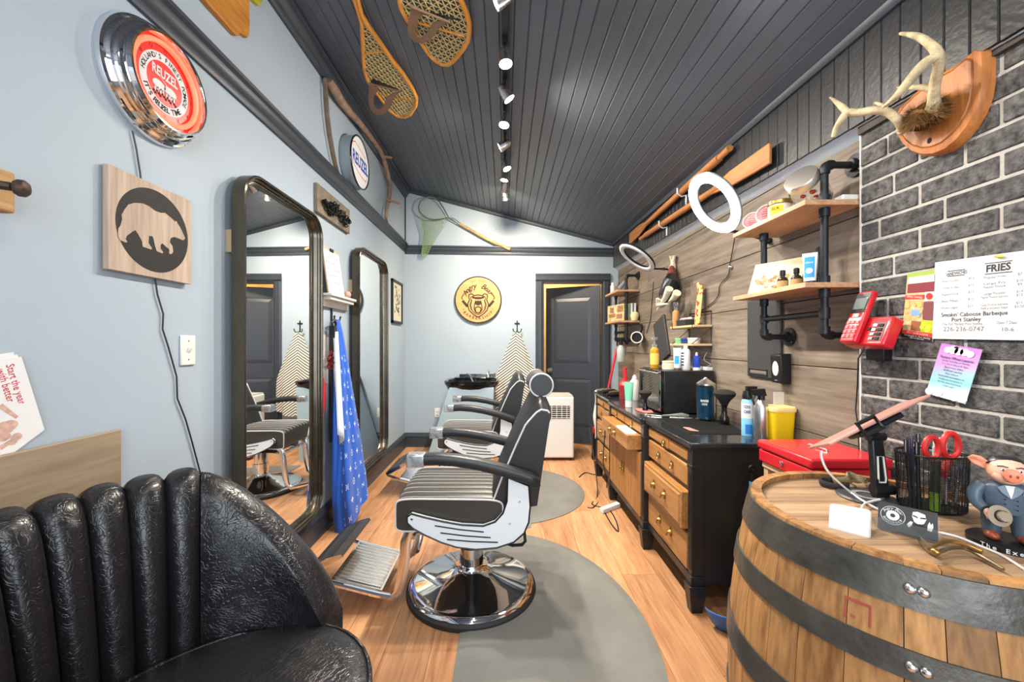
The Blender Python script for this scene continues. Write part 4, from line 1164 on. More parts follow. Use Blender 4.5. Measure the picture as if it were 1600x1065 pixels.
# blue printed cape
M['capeblue'] = mat('royal_blue_nylon', (26, 88, 190), .5, var=.10, vscale=9, sheen=.2)
cape = thing('barber_cape', 'royal blue barber cape with white printed marks hanging from the cross hook', 'barber cape', (XL + .12, 2.8, .07))
def cape_fn(u, v):
    """u round the bundle, v from top (0) to hem (1)"""
    a = 2 * PI * u
    z = 1.45 - v * 1.37
    w_ = .02 + .165 * min(1, v*1.15) ** .75 ; d_ = .012 + .075 * v ** .7
    if v > .78: w_ *= 1 - .20 * ((v - .78)/.22) ** 2
    cy = 2.85 - .02 * v + .03*math.sin(v*3); cx = XL + .04 + .105 * v
    f = 1 + .14*math.sin(5*a + 2*v) * min(1, v*2) + .06*math.sin(9*a - 3*v)
    hem = .10*math.cos(a - .5)*max(0, v - .75)/.25
    return Vector((cx + d_*math.sin(a)*f, cy + w_*math.cos(a)*f, z + hem))
m = MB().grid(lambda u, v: cape_fn(u, v), 72, 48, cu=True)
n = len(m.v); m.v.extend([tuple(cape_fn(i/72, 1)) for i in range(72)]); m.f.append([n + i for i in range(72)])
cl = ob('cloth', m, M['capeblue'], cape, ang=70)
pr = MB(); kr = random.Random(6)
def mark(u0, v0, kind, s):
    def M2(x, y):
        u = u0 + x * s * .32; v = v0 - y * s * .36
        p = cape_fn(u % 1, v); e = 1e-3
        du = cape_fn((u + e) % 1, v) - p; dv = cape_fn(u % 1, v + e) - p
        n_ = du.cross(dv).normalized()
        c0 = Vector((XL + .04 + .105*v, 2.85 - .02*v, p.z))
        if n_.dot(p - c0) < 0: n_ = -n_
        return p + n_ * .0022
    def ln(x0, y0, x1, y1, w_=.12):
        dx, dy = x1 - x0, y1 - y0; l = math.hypot(dx, dy); nx, ny = -dy/l*w_/2, dx/l*w_/2
        pr.add([M2(x0+nx, y0+ny), M2(x1+nx, y1+ny), M2(x1-nx, y1-ny), M2(x0-nx, y0-ny)], [[0,1,2,3]])
    if kind == 0:      # anchor
        ln(0, -.8, 0, .8); ln(-.4, .45, .4, .45); ln(-.7, -.3, -.35, -.75); ln(-.35, -.75, .35, -.75); ln(.35, -.75, .7, -.3)
    elif kind == 1:    # four-petal star
        ln(-.55, 0, .55, 0, .3); ln(0, -.55, 0, .55, .3)
    elif kind == 2:    # ring
        k_ = 10
        for j in range(k_): ln(.6*math.cos(2*PI*j/k_), .6*math.sin(2*PI*j/k_), .6*math.cos(2*PI*(j+1)/k_), .6*math.sin(2*PI*(j+1)/k_), .16)
        ln(-.2, 0, .2, 0, .3)
    else:              # cross hatch
        ln(-.5, -.5, .5, .5); ln(-.5, .5, .5, -.5); ln(-.5, 0, .5, 0, .1)
rows = 12
for r_ in range(rows):
    v0 = .2 + .76*r_/(rows - 1)
    for k_ in range(7):
        u0 = .02 + .49*(k_ + (.5 if r_ % 2 else 0))/7
        mark(u0, v0, (k_ + 2*r_) % 4, .066)
o = ob('white_print', pr, mat('white_print_ink', (206, 220, 244), .7), cl); o['kind'] = 'stuff'
# white inner lining fold
m = MB()
def lin(u, v):
    z = 1.36 - .68*v - .09*u*v
    return Vector((XL + .055 + .085*v + .03*math.sin(u*PI*1.3), 2.745 - .13*v + (.015 + .075*v)*u, z))
m.grid(lin, 8, 14); ob('white_lining', m, mat('pale_lining', (206, 216, 226), .6), cape, solid=.004)
# black clipper pouch and cord, red strop bag behind
cb_ = thing('clipper_harness', 'black clipper holder with red cord hanging on the cross hook beside the blue cape', 'clipper holder', (XL + .04, 2.74, .8))
ob('black_holder', MB().torus((XL + .05, 2.77, 1.41), .03, .009, UY, UZ, 18, 8).box(XL + .03, XL + .07, 2.735, 2.775, 1.22, 1.40), M['blackplastic'], cb_, bevel=.004)
m = MB(); kr = random.Random(12)
for i in range(9):
    m.torus((XL + .05 + kr.uniform(-.012, .012), 2.73 + kr.uniform(-.015, .015), 1.12 + .02*i*.5 + kr.uniform(-.02, .02)), .02, .006, (kr.random(), kr.random(), kr.random() + .2), (kr.random() - .5, kr.random(), -.5), 12, 6)
ob('coiled_cord', m, mat('dark_red_cord', (126, 34, 34), .5), cb_)['kind'] = 'stuff'
ob('black_strap', MB().box(XL + .03, XL + .05, 2.73, 2.755, .60, 1.1), M['blackplastic'], cb_, bevel=.003)
one('red_pouch', MB().prism([(0, 0), (.03, -.06), (.035, -.14), (.02, -.22), (-.02, -.26), (-.05, -.22), (-.06, -.12), (-.04, -.03)], lambda a, b, t: (XL + .015 + t, 2.63 + a, 1.06 + b), .03), mat('red_cloth', (186, 36, 42), .7), 'red pouch hanging on the wall beside the blue cape', 'pouch', bevel=.008)

# ================================================================== BACK WALL
yw = YB - .001
SC = Vector(((747 - CX)/F*4.9, yw, CH + (CY - 468)/F*4.9))
sg = thing('round_shop_sign', 'round wooden barbershop sign with bear head lettering on the back wall', 'wall sign', SC)
signw = wood('sign_birch', (192, 140, 84), (216, 168, 110), 'x', .8, .5, .0, .05)
Rs = .285
ob('disc', MB().lathe([(0, 0), (Rs, 0), (Rs, -.026), (0, -.026)], SC, 48, axis='y'), signw, sg)
ob('dark_rim', MB().lathe([(Rs - .010, -.0262), (Rs + .006, -.0262), (Rs + .008, -.01), (Rs + .006, 0), (Rs, 0)], SC, 48, axis='y'), mat('burnt_edge', (52, 40, 32), .6), sg)
S0 = SC + Vector((0, -.0272, 0))
burn = mat('burnt_lettering', (56, 40, 30), .7)
m = MB()
arc_text(m, 'EST 2020', S0, UX, UZ, .235, math.radians(112), math.radians(68), .034, bold=.01)
arc_text(m, '*BARBERSHOP*', S0, UX, UZ, .228, math.radians(208), math.radians(332), .05, inward=True, bold=.02)
ob('burnt_text', m, burn, sg); m = MB()
arc_text(m, 'Angry', S0, UX, UZ, .172, math.radians(160), math.radians(99), .088, shear=.35, bold=.022)
ob('burnt_script', m, burn, sg); m = MB(); arc_text(m, 'Bear', S0, UX, UZ, .172, math.radians(75), math.radians(22), .088, shear=.35, bold=.022)
ob('burnt_script', m, burn, sg)
def stroke(m, pts, w_, closed=False):
    pts = [S0 + Vector((a, 0, b)) for a, b in pts]
    n = len(pts)
    for i in range(n if closed else n - 1):
        p, q = pts[i], pts[(i+1) % n]; n_ = Vector((0, 1, 0)).cross(q - p).normalized()*w_/2
        m.add([p - n_, q - n_, q + n_, p + n_], [[0,1,2,3]])
m = MB()
head_o = [(0, .06), (.05, .05), (.08, .075), (.115, .06), (.115, .03), (.105, .0), (.13, -.06), (.11, -.13), (.06, -.18), (0, -.215), (-.06, -.18), (-.11, -.13), (-.13, -.06), (-.105, 0), (-.115, .03), (-.115, .06), (-.08, .075), (-.05, .05)]
stroke(m, head_o, .014, True)
stroke(m, [(a*.78, b*.8 - .015) for a, b in head_o], .010, True)
stroke(m, [(-.075, .03), (-.02, .015), (.02, .015), (.075, .03)], .02)
for s in (-1, 1):
    stroke(m, [(s*.03, -.01), (s*.045, -.06), (s*.05, -.12), (s*.02, -.16)], .012); stroke(m, [(s*.075, .0), (s*.09, -.06), (s*.075, -.12)], .008)
    stroke(m, [(s*.20, .03), (s*.16, .08)], .008); stroke(m, [(s*.20, .03), (s*.19, -.0)], .01)
    stroke(m, [(s*.192, -.01), (s*.13, -.085)], .032); stroke(m, [(s*.21, .01), (s*.18, .08), (s*.15, .1)], .006)
m.add([S0 + Vector((.04*math.cos(2*PI*i/16), 0, -.04 + .03*math.sin(2*PI*i/16))) for i in range(16)], [list(range(16))])
stroke(m, [(-.035, -.1), (0, -.085), (.035, -.1), (.03, -.15), (0, -.165), (-.03, -.15)], .014, True)
ob('bear_drawing', m, burn, sg)
# ---- landing net above the rail
def bk_(cx, cy, d=.05): return at(630 + cx/8.889, 300 + cy/8.889, YB - d)
nt_ = thing('landing_net', 'fishing landing net with green mesh and wooden handle above the back rail', 'landing net', bk_(800, 600))
hoop_p = [(630, 352), (560, 222), (500, 130), (430, 82), (360, 68), (290, 85), (235, 130), (212, 205), (225, 270), (280, 330), (350, 372), (430, 385), (540, 372)]
hp = [bk_(x, y, .05 + .05*math.sin(PI*i/12)) for i, (x, y) in enumerate(hoop_p)]
ob('hoop', MB().tube(hp, .008, 8, closed=True), mat('green_grey_metal', (92, 104, 98), .4, .6), nt_)
ob('yoke', MB().tube([bk_(625, 355), bk_(700, 365), bk_(790, 430)], .007, 6).tube([bk_(620, 368), bk_(690, 400), bk_(780, 450)], .007, 6), mat('pale_wire', (150, 156, 140), .4, .6), nt_)
bamb = wood('mottled_handle', (120, 84, 44), (206, 176, 118), 'x', 2.5, .5, .0, .2)
ob('handle', MB().tube([bk_(780, 440), bk_(880, 495), bk_(1000, 562), bk_(1120, 628), bk_(1240, 692), bk_(1370, 745), bk_(1485, 795)], [.015, .018, .017, .019, .018, .017, .018], 10), bamb, nt_)
ctr = sum(hp, Vector())/len(hp)
def net(u, v):
    a = u * 13; i = int(a) % 13; f = a - int(a)
    p = hp[i]*(1-f) + hp[(i+1) % 13]*f
    tail = bk_(275, 890, .06); mid_ = bk_(360, 560, .08)
    k = v
    if k < .45:
        q = p*(1 - (k/.45)**1.2*.66) + (mid_ + (p - ctr)*.12)*((k/.45)**1.2*.66); q.z -= .10*math.sin(k/.45*PI/2)*(1 if p.z < ctr.z else .7)
    else:
        e = net(u, .4499); s_ = (k - .45)/.55
        q = e*(1 - s_) + (tail + (p - ctr)*.16)*s_
    return q
m = MB().grid(net, 30, 18, cu=True)
nm = ob('mesh_bag', m, mat('green_net_cord', (134, 164, 112), .7), nt_); nm['kind'] = 'stuff'
md = nm.modifiers.new('wire', 'WIREFRAME'); md.thickness = .0022; md.use_replace = True
one('wall_nail', MB().cyl(at(771, 358, YB), at(771, 358, YB - .05), .004, .004, 6), M['chrome_r'], 'single long nail above the net handle on the back wall', 'nail')
# ---- striped cape on hook
hk2 = Vector(((808 - CX)/F*YB, yw, CH + (CY - 512)/F*YB))
cross_hook(hk2, (0, -1, 0), UX, 'black iron cross hook on the back wall holding the striped cape')
def stripe_mat():
    m, nt, p = _nodes('black_white_stripe'); L = nt.links.new
    tc = nt.nodes.new('ShaderNodeTexCoord'); sp = nt.nodes.new('ShaderNodeSeparateXYZ'); L(tc.outputs['Object'], sp.inputs[0])
    ab = nt.nodes.new('ShaderNodeMath'); ab.operation = 'ABSOLUTE'
    s1 = nt.nodes.new('ShaderNodeMath'); s1.operation = 'SUBTRACT'; s1.inputs[1].default_value = hk2.x - .02
    L(sp.outputs[0], s1.inputs[0]); L(s1.outputs[0], ab.inputs[0])
    m1 = nt.nodes.new('ShaderNodeMath'); m1.operation = 'MULTIPLY'; m1.inputs[1].default_value = .75; L(ab.outputs[0], m1.inputs[0])
    a1 = nt.nodes.new('ShaderNodeMath'); a1.operation = 'ADD'; L(m1.outputs[0], a1.inputs[0]); L(sp.outputs[2], a1.inputs[1])
    m2 = nt.nodes.new('ShaderNodeMath'); m2.operation = 'MULTIPLY'; m2.inputs[1].default_value = 185; L(a1.outputs[0], m2.inputs[0])
    sn = nt.nodes.new('ShaderNodeMath'); sn.operation = 'SINE'; L(m2.outputs[0], sn.inputs[0])
    gt = nt.nodes.new('ShaderNodeMath'); gt.operation = 'GREATER_THAN'; gt.inputs[1].default_value = .25; L(sn.outputs[0], gt.inputs[0])
    mx = nt.nodes.new('ShaderNodeMix'); mx.data_type = 'RGBA'; L(gt.outputs[0], mx.inputs[0])
    mx.inputs[6].default_value = srgb(214, 208, 198); mx.inputs[7].default_value = srgb(46, 44, 44)
    L(mx.outputs[2], p.inputs['Base Color']); p.inputs['Roughness'].default_value = .7
    return m
sc2 = thing('striped_cape', 'black and white striped barber cape hanging on the back wall hook', 'barber cape', hk2 - UZ*1.0)
def cape2(u, v):
    a = 2*PI*u; z = hk2.z - .06 - v*.98
    w_ = .03 + .20*min(1, v*1.7)**.8; d_ = .018 + .05*v
    f = 1 + .13*math.sin(6*a + v*2)*min(1, 2*v)
    return Vector((hk2.x - .01 + w_*math.cos(a)*f, yw - .065 - .03*v + d_*math.sin(a)*f, z + .05*math.cos(2*a)*max(0, v - .8)*3))
m = MB().grid(cape2, 64, 30, cu=True); n = len(m.v); m.v.extend([tuple(cape2(i/64, 1)) for i in range(64)]); m.f.append([n + i for i in range(64)])
ob('cloth', m, stripe_mat(), sc2, ang=70)
# outlet
oc = Vector(((683.5 - CX)/F*YB, yw, CH - (644.5 - CY)/F*YB))
ol = thing('wall_outlet', 'white power outlet low on the back wall', 'outlet', oc)
ob('plate', MB().box(oc.x - .036, oc.x + .036, yw - .006, yw, oc.z - .058, oc.z + .058), M['white'], ol, bevel=.003)
for s in (-1, 1): ob('socket', MB().box(oc.x - .016, oc.x + .016, yw - .009, yw - .005, oc.z + s*.022 - .014, oc.z + s*.022 + .014), M['offwhite'], ol, bevel=.003)
# ---- shampoo basin unit
bs = thing('shampoo_basin', 'black shampoo basin on a pale blue-grey slanted pedestal by the back wall', 'shampoo basin', (-.35, 4.6, 0))
ped = mat('pale_blue_grey_laminate', (158, 180, 192), .5)
sx0, sx1 = -.56, .02
def sl(a, b, t): return (sx0 + .0 + t, a, b)
pp = MB().hexa([(-.86, 4.30, 0), (-.16, 4.30, 0), (-.16, 4.9, 0), (-.86, 4.9, 0), (-.60, 4.30, .80), (-.12, 4.30, .80), (-.12, 4.9, .80), (-.60, 4.9, .80)])
ob('pedestal', pp, ped, bs, bevel=.004)
bowl = MB(); nn_ = 36
def bo_(k, z, sx=.30, sy=.24): return [(-.37 + sx*k*math.copysign(abs(math.cos(2*PI*i/nn_))**.6, math.cos(2*PI*i/nn_)), 4.52 + sy*k*math.copysign(abs(math.sin(2*PI*i/nn_))**.6, math.sin(2*PI*i/nn_)), z) for i in range(nn_)]
rings = [bo_(.55, .62), bo_(.8, .70), bo_(.97, .81), bo_(1.02, .83), bo_(1.04, .86), bo_(1.0, .868), bo_(.9, .862), bo_(.82, .80), bo_(.6, .70), bo_(.2, .675)]
for r_ in rings: bowl.v.extend(r_)
bowl.f += [[j*nn_+i, j*nn_+(i+1) % nn_, (j+1)*nn_+(i+1) % nn_, (j+1)*nn_+i] for j in range(len(rings)-1) for i in range(nn_)] + [list(range(nn_))[::-1], [9*nn_+i for i in range(nn_)]]
ob('bowl', bowl, M['blackgloss'], bs)
ob('back_deck', MB().box(-.60, -.12, 4.70, 4.925, .79, .875).box(-.56, -.14, 4.9, 4.926, .87, .90), M['blackgloss'], bs, bevel=.006)
ob('spray_hose', MB().tube([(-.45, 4.75, .87), (-.44, 4.66, .93), (-.40, 4.56, .92), (-.36, 4.5, .84), (-.34, 4.48, .76)], .009, 8), M['chrome_r'], bs)
ob('faucet', MB().cyl((-.2, 4.76, .87), (-.2, 4.76, .95), .02, .016, 12).tube([(-.2, 4.76, .94), (-.2, 4.66, .96), (-.2, 4.6, .93)], .010, 8).tube([(-.12, 4.76, .88), (-.12, 4.74, .93)], .014, 8), M['chrome'], bs)
# ---- portable air conditioner
ac = thing('portable_air_conditioner', 'white portable air conditioner standing before the grey door', 'air conditioner', (.58, 4.45, 0))
ax0, ax1, ay0, ay1 = .40, .752, 4.33, 4.62
ob('body', MB().box(ax0, ax1, ay0, ay1, .03, .70), M['white'], ac, bevel=.018, bseg=3)
ob('top_lid', MB().box(ax0 + .01, ax1 - .01, ay0 + .01, ay1 - .01, .695, .712), mat('warm_grey_plastic', (178, 174, 164), .5), ac, bevel=.004)
gr = ob('grille_recess', MB().box(ax0 + .03, ax1 - .045, ay0 - .001, ay0 + .004, .46, .60), M['ink'], ac)
for i in range(6): ob('grille_slat', MB().box(ax0 + .03, ax1 - .045, ay0 - .006, ay0 + .002, .468 + .023*i, .474 + .023*i), M['white'], ac)
for i in range(5): ob('grille_bar', MB().box(ax0 + .05 + .055*i, ax0 + .056 + .055*i, ay0 - .005, ay0 + .001, .46, .60), M['white'], ac)
for x_ in (ax0 + .03, ax1 - .03):
    for y_ in (ay0 + .03, ay1 - .03): ob('caster', MB().lathe([(0, -.01), (.018, -.01), (.018, .01), (0, .01)], (x_, y_, .018), 12, axis='x'), M['blackplastic'], ac)

# ================================================================== SNOWSHOES on the ceiling
def onc(px, py, off):
    Y = 2.0
    for _ in range(20):
        X = (px - CX)/F*Y; z = ceil_z(X, Y) - off
        Y = (z - CH)*F/(CY - py)
    return at(px, py, Y)
honey = wood('honey_ash_frame', (190, 122, 40), (228, 160, 66), 'y', 1.0, .4, .02, .05)
raw = mat('rawhide', (206, 186, 128), .6, var=.12, vscale=40)
tanl = mat('brown_leather_strap', (128, 100, 78), .6, var=.1, vscale=20)
def snowshoe(outl, bars, hgap, strap_o, strap_i, strap_px, label):
    """outl: closed outline px; lattice strands clipped inside, not inside hgap"""
    P = [onc(x, y, .03) for x, y in outl]
    t = thing('snowshoe', label, 'snowshoe', P[0], group='snowshoes on the ceiling')
    ob('frame', MB().tube(P, .013, 8, closed=True), honey, t)
    for a_, b_ in bars: ob('cross_bar', MB().tube([onc(*a_, .03), onc(*b_, .03)], .010, 8, flat=.6), honey, t)
    poly = [(p.x, p.y) for p in P]; hp_ = [(onc(x, y, .03).x, onc(x, y, .03).y) for x, y in hgap]
    def cross(poly, o, d):
        ts = []
        n = len(poly)
        for i in range(n):
            (x0, y0), (x1, y1) = poly[i], poly[(i+1) % n]
            ex, ey = x1 - x0, y1 - y0; den = d[0]*ey - d[1]*ex
            if abs(den) < 1e-9: continue
            tt = ((x0 - o[0])*ey - (y0 - o[1])*ex)/den; s_ = ((x0 - o[0])*d[1] - (y0 - o[1])*d[0])/den
            if 0 <= s_ < 1: ts.append(tt)
        return sorted(ts)
    m = MB(); cx_, cy_ = sum(p[0] for p in poly)/len(poly), sum(p[1] for p in poly)/len(poly)
    for ang in (15, 75, 135):
        a = math.radians(ang); d = (math.cos(a), math.sin(a)); nrm = (-d[1], d[0])
        for k in range(-60, 61):
            o_ = (cx_ + nrm[0]*k*.032, cy_ + nrm[1]*k*.032)
            ts = cross(poly, o_, d); hs = cross(hp_, o_, d)
            for i in range(0, len(ts) - 1, 2):
                segs = [(ts[i], ts[i+1])]
                if len(hs) >= 2:
                    new = []
                    for s0, s1 in segs:
                        if hs[0] > s0: new.append((s0, min(s1, hs[0])))
                        if hs[1] < s1: new.append((max(s0, hs[1]), s1))
                    segs = new
                for s0, s1 in segs:
                    if s1 - s0 < .01: continue
                    p = (o_[0] + d[0]*s0, o_[1] + d[1]*s0); q = (o_[0] + d[0]*s1, o_[1] + d[1]*s1)
                    m.tube([(p[0], p[1], ceil_z(*p) - .03 - .001*(ang % 7)), (q[0], q[1], ceil_z(*q) - .03 - .001*(ang % 7))], .0027, 4)
    ob('lacing', m, raw, t)['kind'] = 'stuff'
    m = MB(); so = [onc(x, y, .075) for x, y in strap_o]; si = [onc(x, y, .075) for x, y in strap_i]; n = len(so)
    up3 = UZ*.004
    m.add(so + si + [p + up3 for p in so] + [p + up3 for p in si], [[i, i+1, n+i+1, n+i] for i in range(n-1)] + [[2*n+i, 3*n+i, 3*n+i+1, 2*n+i+1] for i in range(n-1)] + [[i, 2*n+i, 2*n+i+1, i+1] for i in range(n-1)] + [[n+i, n+i+1, 3*n+i+1, 3*n+i] for i in range(n-1)] + [[0, n, 3*n, 2*n], [n-1, 3*n-1, 4*n-1, 2*n-1][::1]])
    ob('toe_strap', m, tanl, t)
    a_, b_ = strap_px
    ob('strap_tie', MB().tube([onc(*a_, .03), onc(*a_, .078), onc(*b_, .078), onc(*b_, .03)], .006, 6), tanl, t)
    return t
c5 = lambda L_: [(400 + x/3.945, y/3.945) for x, y in L_]
c9 = lambda L_: [(600 + x/9.68, y/9.68) for x, y in L_]
o1 = [(596, -40), (628, 60), (652, 140), (655, 200), (660, 320), (668, 430), (690, 500), (745, 570), (820, 675), (870, 712), (915, 722), (950, 705), (985, 650), (990, 600), (965, 545), (900, 445), (840, 370), (770, 270), (700, 170), (650, 90), (615, -40)]
snowshoe(c5(o1), [(c5([(658, 330)])[0], c5([(800, 310)])[0]), (c5([(750, 575)])[0], c5([(975, 620)])[0])],
         c5([(700, 505), (850, 560), (880, 545), (720, 480)]),
         c5([(700, 515), (692, 590), (695, 650), (715, 695), (755, 710), (795, 700), (825, 665), (850, 600), (895, 565)]),
         c5([(760, 545), (728, 595), (724, 640), (735, 665), (755, 675), (775, 668), (790, 645), (805, 600), (850, 575)]),
         (c5([(700, 515)])[0], c5([(895, 565)])[0]), 'left wooden snowshoe with long tail hanging on the dark sloping ceiling')
o2 = [(225, -260), (220, -120), (238, 20), (262, 130), (310, 220), (360, 310), (590, 680), (690, 830), (790, 920), (880, 970), (960, 975), (1040, 930), (1120, 840), (1210, 720), (1270, 610), (1290, 480), (1290, 340), (1240, 180), (1180, 40), (1100, -120), (960, -300), (600, -420)]
snowshoe(c9(o2), [(c9([(500, 330)])[0], c9([(1220, 540)])[0])],
         c9([(400, 100), (640, 220), (1100, 310), (1130, 270), (860, 200), (600, 140)]),
         c9([(410, 100), (390, 250), (350, 420), (380, 560), (470, 640), (580, 660), (680, 620), (760, 540), (860, 400), (1000, 340)]),
         c9([(600, 215), (510, 300), (470, 420), (470, 500), (510, 560), (560, 575), (620, 540), (670, 470), (740, 350), (860, 310)]),
         (c9([(410, 100)])[0], c9([(1000, 340)])[0]), 'right wooden snowshoe cut off by the top of the picture, near the spotlights')
# ================================================================== RIGHT WALL: pipe shelves
NY = Vector((0, -1, 0))
shelfw = wood('shelf_fir', (166, 122, 88), (206, 164, 128), 'y', 1.2, .55, .05, .1)
def pipe_shelf(y0, y1, xf, zs, py_near, py_far, xp, label):
    t = thing('pipe_shelf', label, 'shelf', (XR, (y0+y1)/2, 1.3), group='iron pipe shelves')
    for z in zs: ob('shelf_board', MB().box(xf, XR - .004, y0, y1, z - .02, z), shelfw, t, bevel=.0015)
    r, rf = .0135, .019
    zu, zl = zs[0], zs[1]
    ztop, zbot = zu + .145, zl - .2
    def fit(m, y, z0, z1): m.cyl((xp, y, z0), (xp, y, z1), rf, seg=14)
    m = MB().cyl((xp, py_near, zbot), (xp, py_near, ztop - .01), r, seg=14)
    for a, b in ((zu - .055, zu - .022), (zu + .002, zu + .03), (zl + .002, zl + .03), (zl - .055, zl - .022), (zbot + .0, zbot + .03), (zbot + .06, zbot + .105)): fit(m, py_near, a, b)
    ob('upright_pipe', m, M['blacksteel'], t)
    m = MB().cyl((xp, py_far, zbot), (xp, py_far, zu - .02), r, seg=14)
    for a, b in ((zu - .055, zu - .022), (zl - .055, zl - .022), (zl + .002, zl + .03), (zbot + .0, zbot + .03), (zbot + .06, zbot + .1)): fit(m, py_far, a, b)
    ob('upright_pipe', m, M['blacksteel'], t)
    def elbow(y, z, up):
        s = 1 if up else -1
        pts = [(xp, y, z - s*.03), (xp, y, z - s*.012), (xp + .006, y, z), (xp + .018, y, z + s*.006), (xp + .03, y, z + s*.006)]
        ob('elbow', MB().tube(pts, rf, 12), M['blacksteel'], t)
        zz = z + s*.006
        ob('wall_pipe', MB().cyl((xp + .02, y, zz), (XR - .002, y, zz), r, seg=12), M['blacksteel'], t)
        fl = ob('flange', MB().lathe([(0, 0), (.024, 0), (.026, .018), (.045, .02), (.045, .028), (0, .028)], (XR - .03, y, zz), 20, axis='x'), M['blacksteel'], t)
        for k in range(4):
            a = PI/4 + k*PI/2; ob('screw', MB().ball((XR - .011, y + .034*math.cos(a), zz + .034*math.sin(a)), .004, u=6, v=4), M['chrome_r'], fl)
    elbow(py_near, ztop, True); elbow(py_near, zbot, False); elbow(py_far, zbot, False)
    ob('cross_pipe', MB().cyl((xp, py_near, zbot + .082), (xp, py_far, zbot + .08), r, seg=12), M['blacksteel'], t)
    return t
ZU, ZW = 1.838, 1.517
pipe_shelf(1.545, 2.035, 1.165, (ZU, ZW), 1.585, 1.955, 1.272, 'nearer two-tier wood shelf on black iron pipes beside the brick')
pipe_shelf(4.13, 4.63, 1.165, (ZU, ZW), 4.17, 4.56, 1.272, 'farther two-tier wood shelf on black iron pipes beside the door')

def lath(name, parts_, c, label, cat, group=None, seg=20, rot=None, sc_=1.):
    """things turned on a lathe: parts_ = [(part_name, profile, material)]"""
    t = thing(name, label, cat, c, rot or (0, 0, 0), group)
    for pn, prof, mt in parts_:
        ob(pn, MB().lathe([(r*sc_, z*sc_) for r, z in prof], (0, 0, 0), seg), mt, t, world=False)
    return t
def cylp(r, z0, z1, b=.003): return [(0, z0), (r - b, z0), (r, z0 + b), (r, z1 - b), (r - b, z1), (0, z1)]
pinkt = mat('pink_tin', (206, 138, 138), .4, var=.12, vscale=60); clearp = mat('clear_lid', (.9, .93, .95), .1, trans=.9, ior=1.2)
def standing_tin(y, x, r, label, mt):
    t = thing('pomade_tin', label, 'tin', (x, y, ZU), group='round tins on the top shelf')
    R = Vector((-.75, -.6, .22)).to_track_quat('Z', 'Y').to_matrix(); c = Vector((x, y, ZU + r + .001))
    ob('can', MB().lathe(cylp(r, -.018, .014), c, 24, R=R), mt, t)
    ob('lid', MB().lathe([(r*.9, .0145), (r + .002, .0145), (r + .002, .02), (r*.97, .023), (r*.9, .02), (r*.9, .0145)], c, 24, R=R), M['offwhite'] if mt is pinkt else M['blackplastic'], t)
    m = MB(); 
    for k in range(5): m.cbox(c + R @ Vector((0, (k - 2)*r*.28, .0146)), r*(.9 - .15*abs(k - 2)), .003, .0006, R)
    ob('label_print', m, mat('rose_ink', (150, 70, 74), .7), t)
standing_tin(1.965, 1.225, .040, 'leftmost pink round tin standing on edge on the top pipe shelf', pinkt)
standing_tin(1.865, 1.228, .042, 'pink round tin standing on edge beside the yellow labelled jar', pinkt)
standing_tin(1.865, 1.315, .040, 'dark round tin standing on edge behind the pink tins', M['blackplastic'])
yj = thing('pomade_jar', 'cream jar with gold lid and yellow label on the top pipe shelf', 'jar', (1.228, 1.778, ZU))
ob('jar', MB().lathe(cylp(.046, 0, .055), (1.228, 1.778, ZU), 28), M['offwhite'], yj)
ob('lid', MB().lathe(cylp(.047, .056, .075), (1.228, 1.778, ZU), 28), M['gold'], yj)
a0 = math.radians(205)
ob('yellow_label', MB().lathe([(.0467, .008), (.0467, .048)], (1.228, 1.778, ZU), 10, a0=math.radians(180), a1=math.radians(250)), mat('yellow_label', (240, 206, 30), .5), yj)
m = MB(); text_on(m, 'BLK', (1.228 - .0475*.82, 1.778 - .0475*.57, ZU + .034), (.57, -.82, 0), UZ, .02); ob('label_text', m, M['ink'], yj)
# glass candy jar lying tilted with steel lid
cj = thing('candy_jar', 'tilted clear glass jar with round steel lid holding wrapped sweets', 'jar', (1.24, 1.65, ZU))
jx = Vector((-.74, -.40, .50)).normalized(); jc = Vector((1.272, 1.668, ZU + .084)); Rj = jx.to_track_quat('Z', 'Y').to_matrix()
ob('glass_body', MB().lathe([(0, -.085), (.05, -.085), (.062, -.07), (.066, -.03), (.066, .02), (.056, .045), (.053, .045), (.062, .02), (.062, -.03), (.058, -.067), (.048, -.08), (0, -.08)], jc, 28, R=Rj), M['glass'], cj)
ob('steel_lid', MB().lathe([(0, .04), (.058, .04), (.062, .045), (.062, .072), (.058, .078), (.05, .079), (0, .079)], jc, 32, R=Rj), mat('spun_steel', (.8, .77, .7), .38, 1.), cj)
kr = random.Random(9); sw_c = [mat('sweet_yellow', (226, 216, 40), .4), mat('sweet_white', (226, 226, 222), .4), mat('sweet_red', (204, 70, 60), .4)]
for i in range(14):
    p = jc + Rj @ Vector((kr.uniform(-.03, .03), kr.uniform(-.03, .03), kr.uniform(-.07, .01))); p.z = min(p.z, jc.z - .005); p.z = max(p.z, ZU + .022)
    ob('sweet', MB().ball(p, .012, .01, .008, u=8, v=5), sw_c[i % 3], cj)
one('clear_bag', MB().prism([(0, 0), (.05, 0), (.052, .03), (.04, .085), (.02, .10), (.002, .07)], lambda a, b, t: (1.335 + t, 1.70 - a*1.0, ZU + .001 + b), .03), mat('milky_plastic', (206, 196, 190), .4, var=.3, vscale=30), 'crumpled pale plastic bag with red print beside the iron pipe', 'bag', bevel=.006)
one('white_tray', MB().box(1.315, 1.39, 1.548, 1.63, ZU + .0005, ZU + .022), M['offwhite'], 'flat white tray on the top pipe shelf next to the brick', 'tray', bevel=.004)
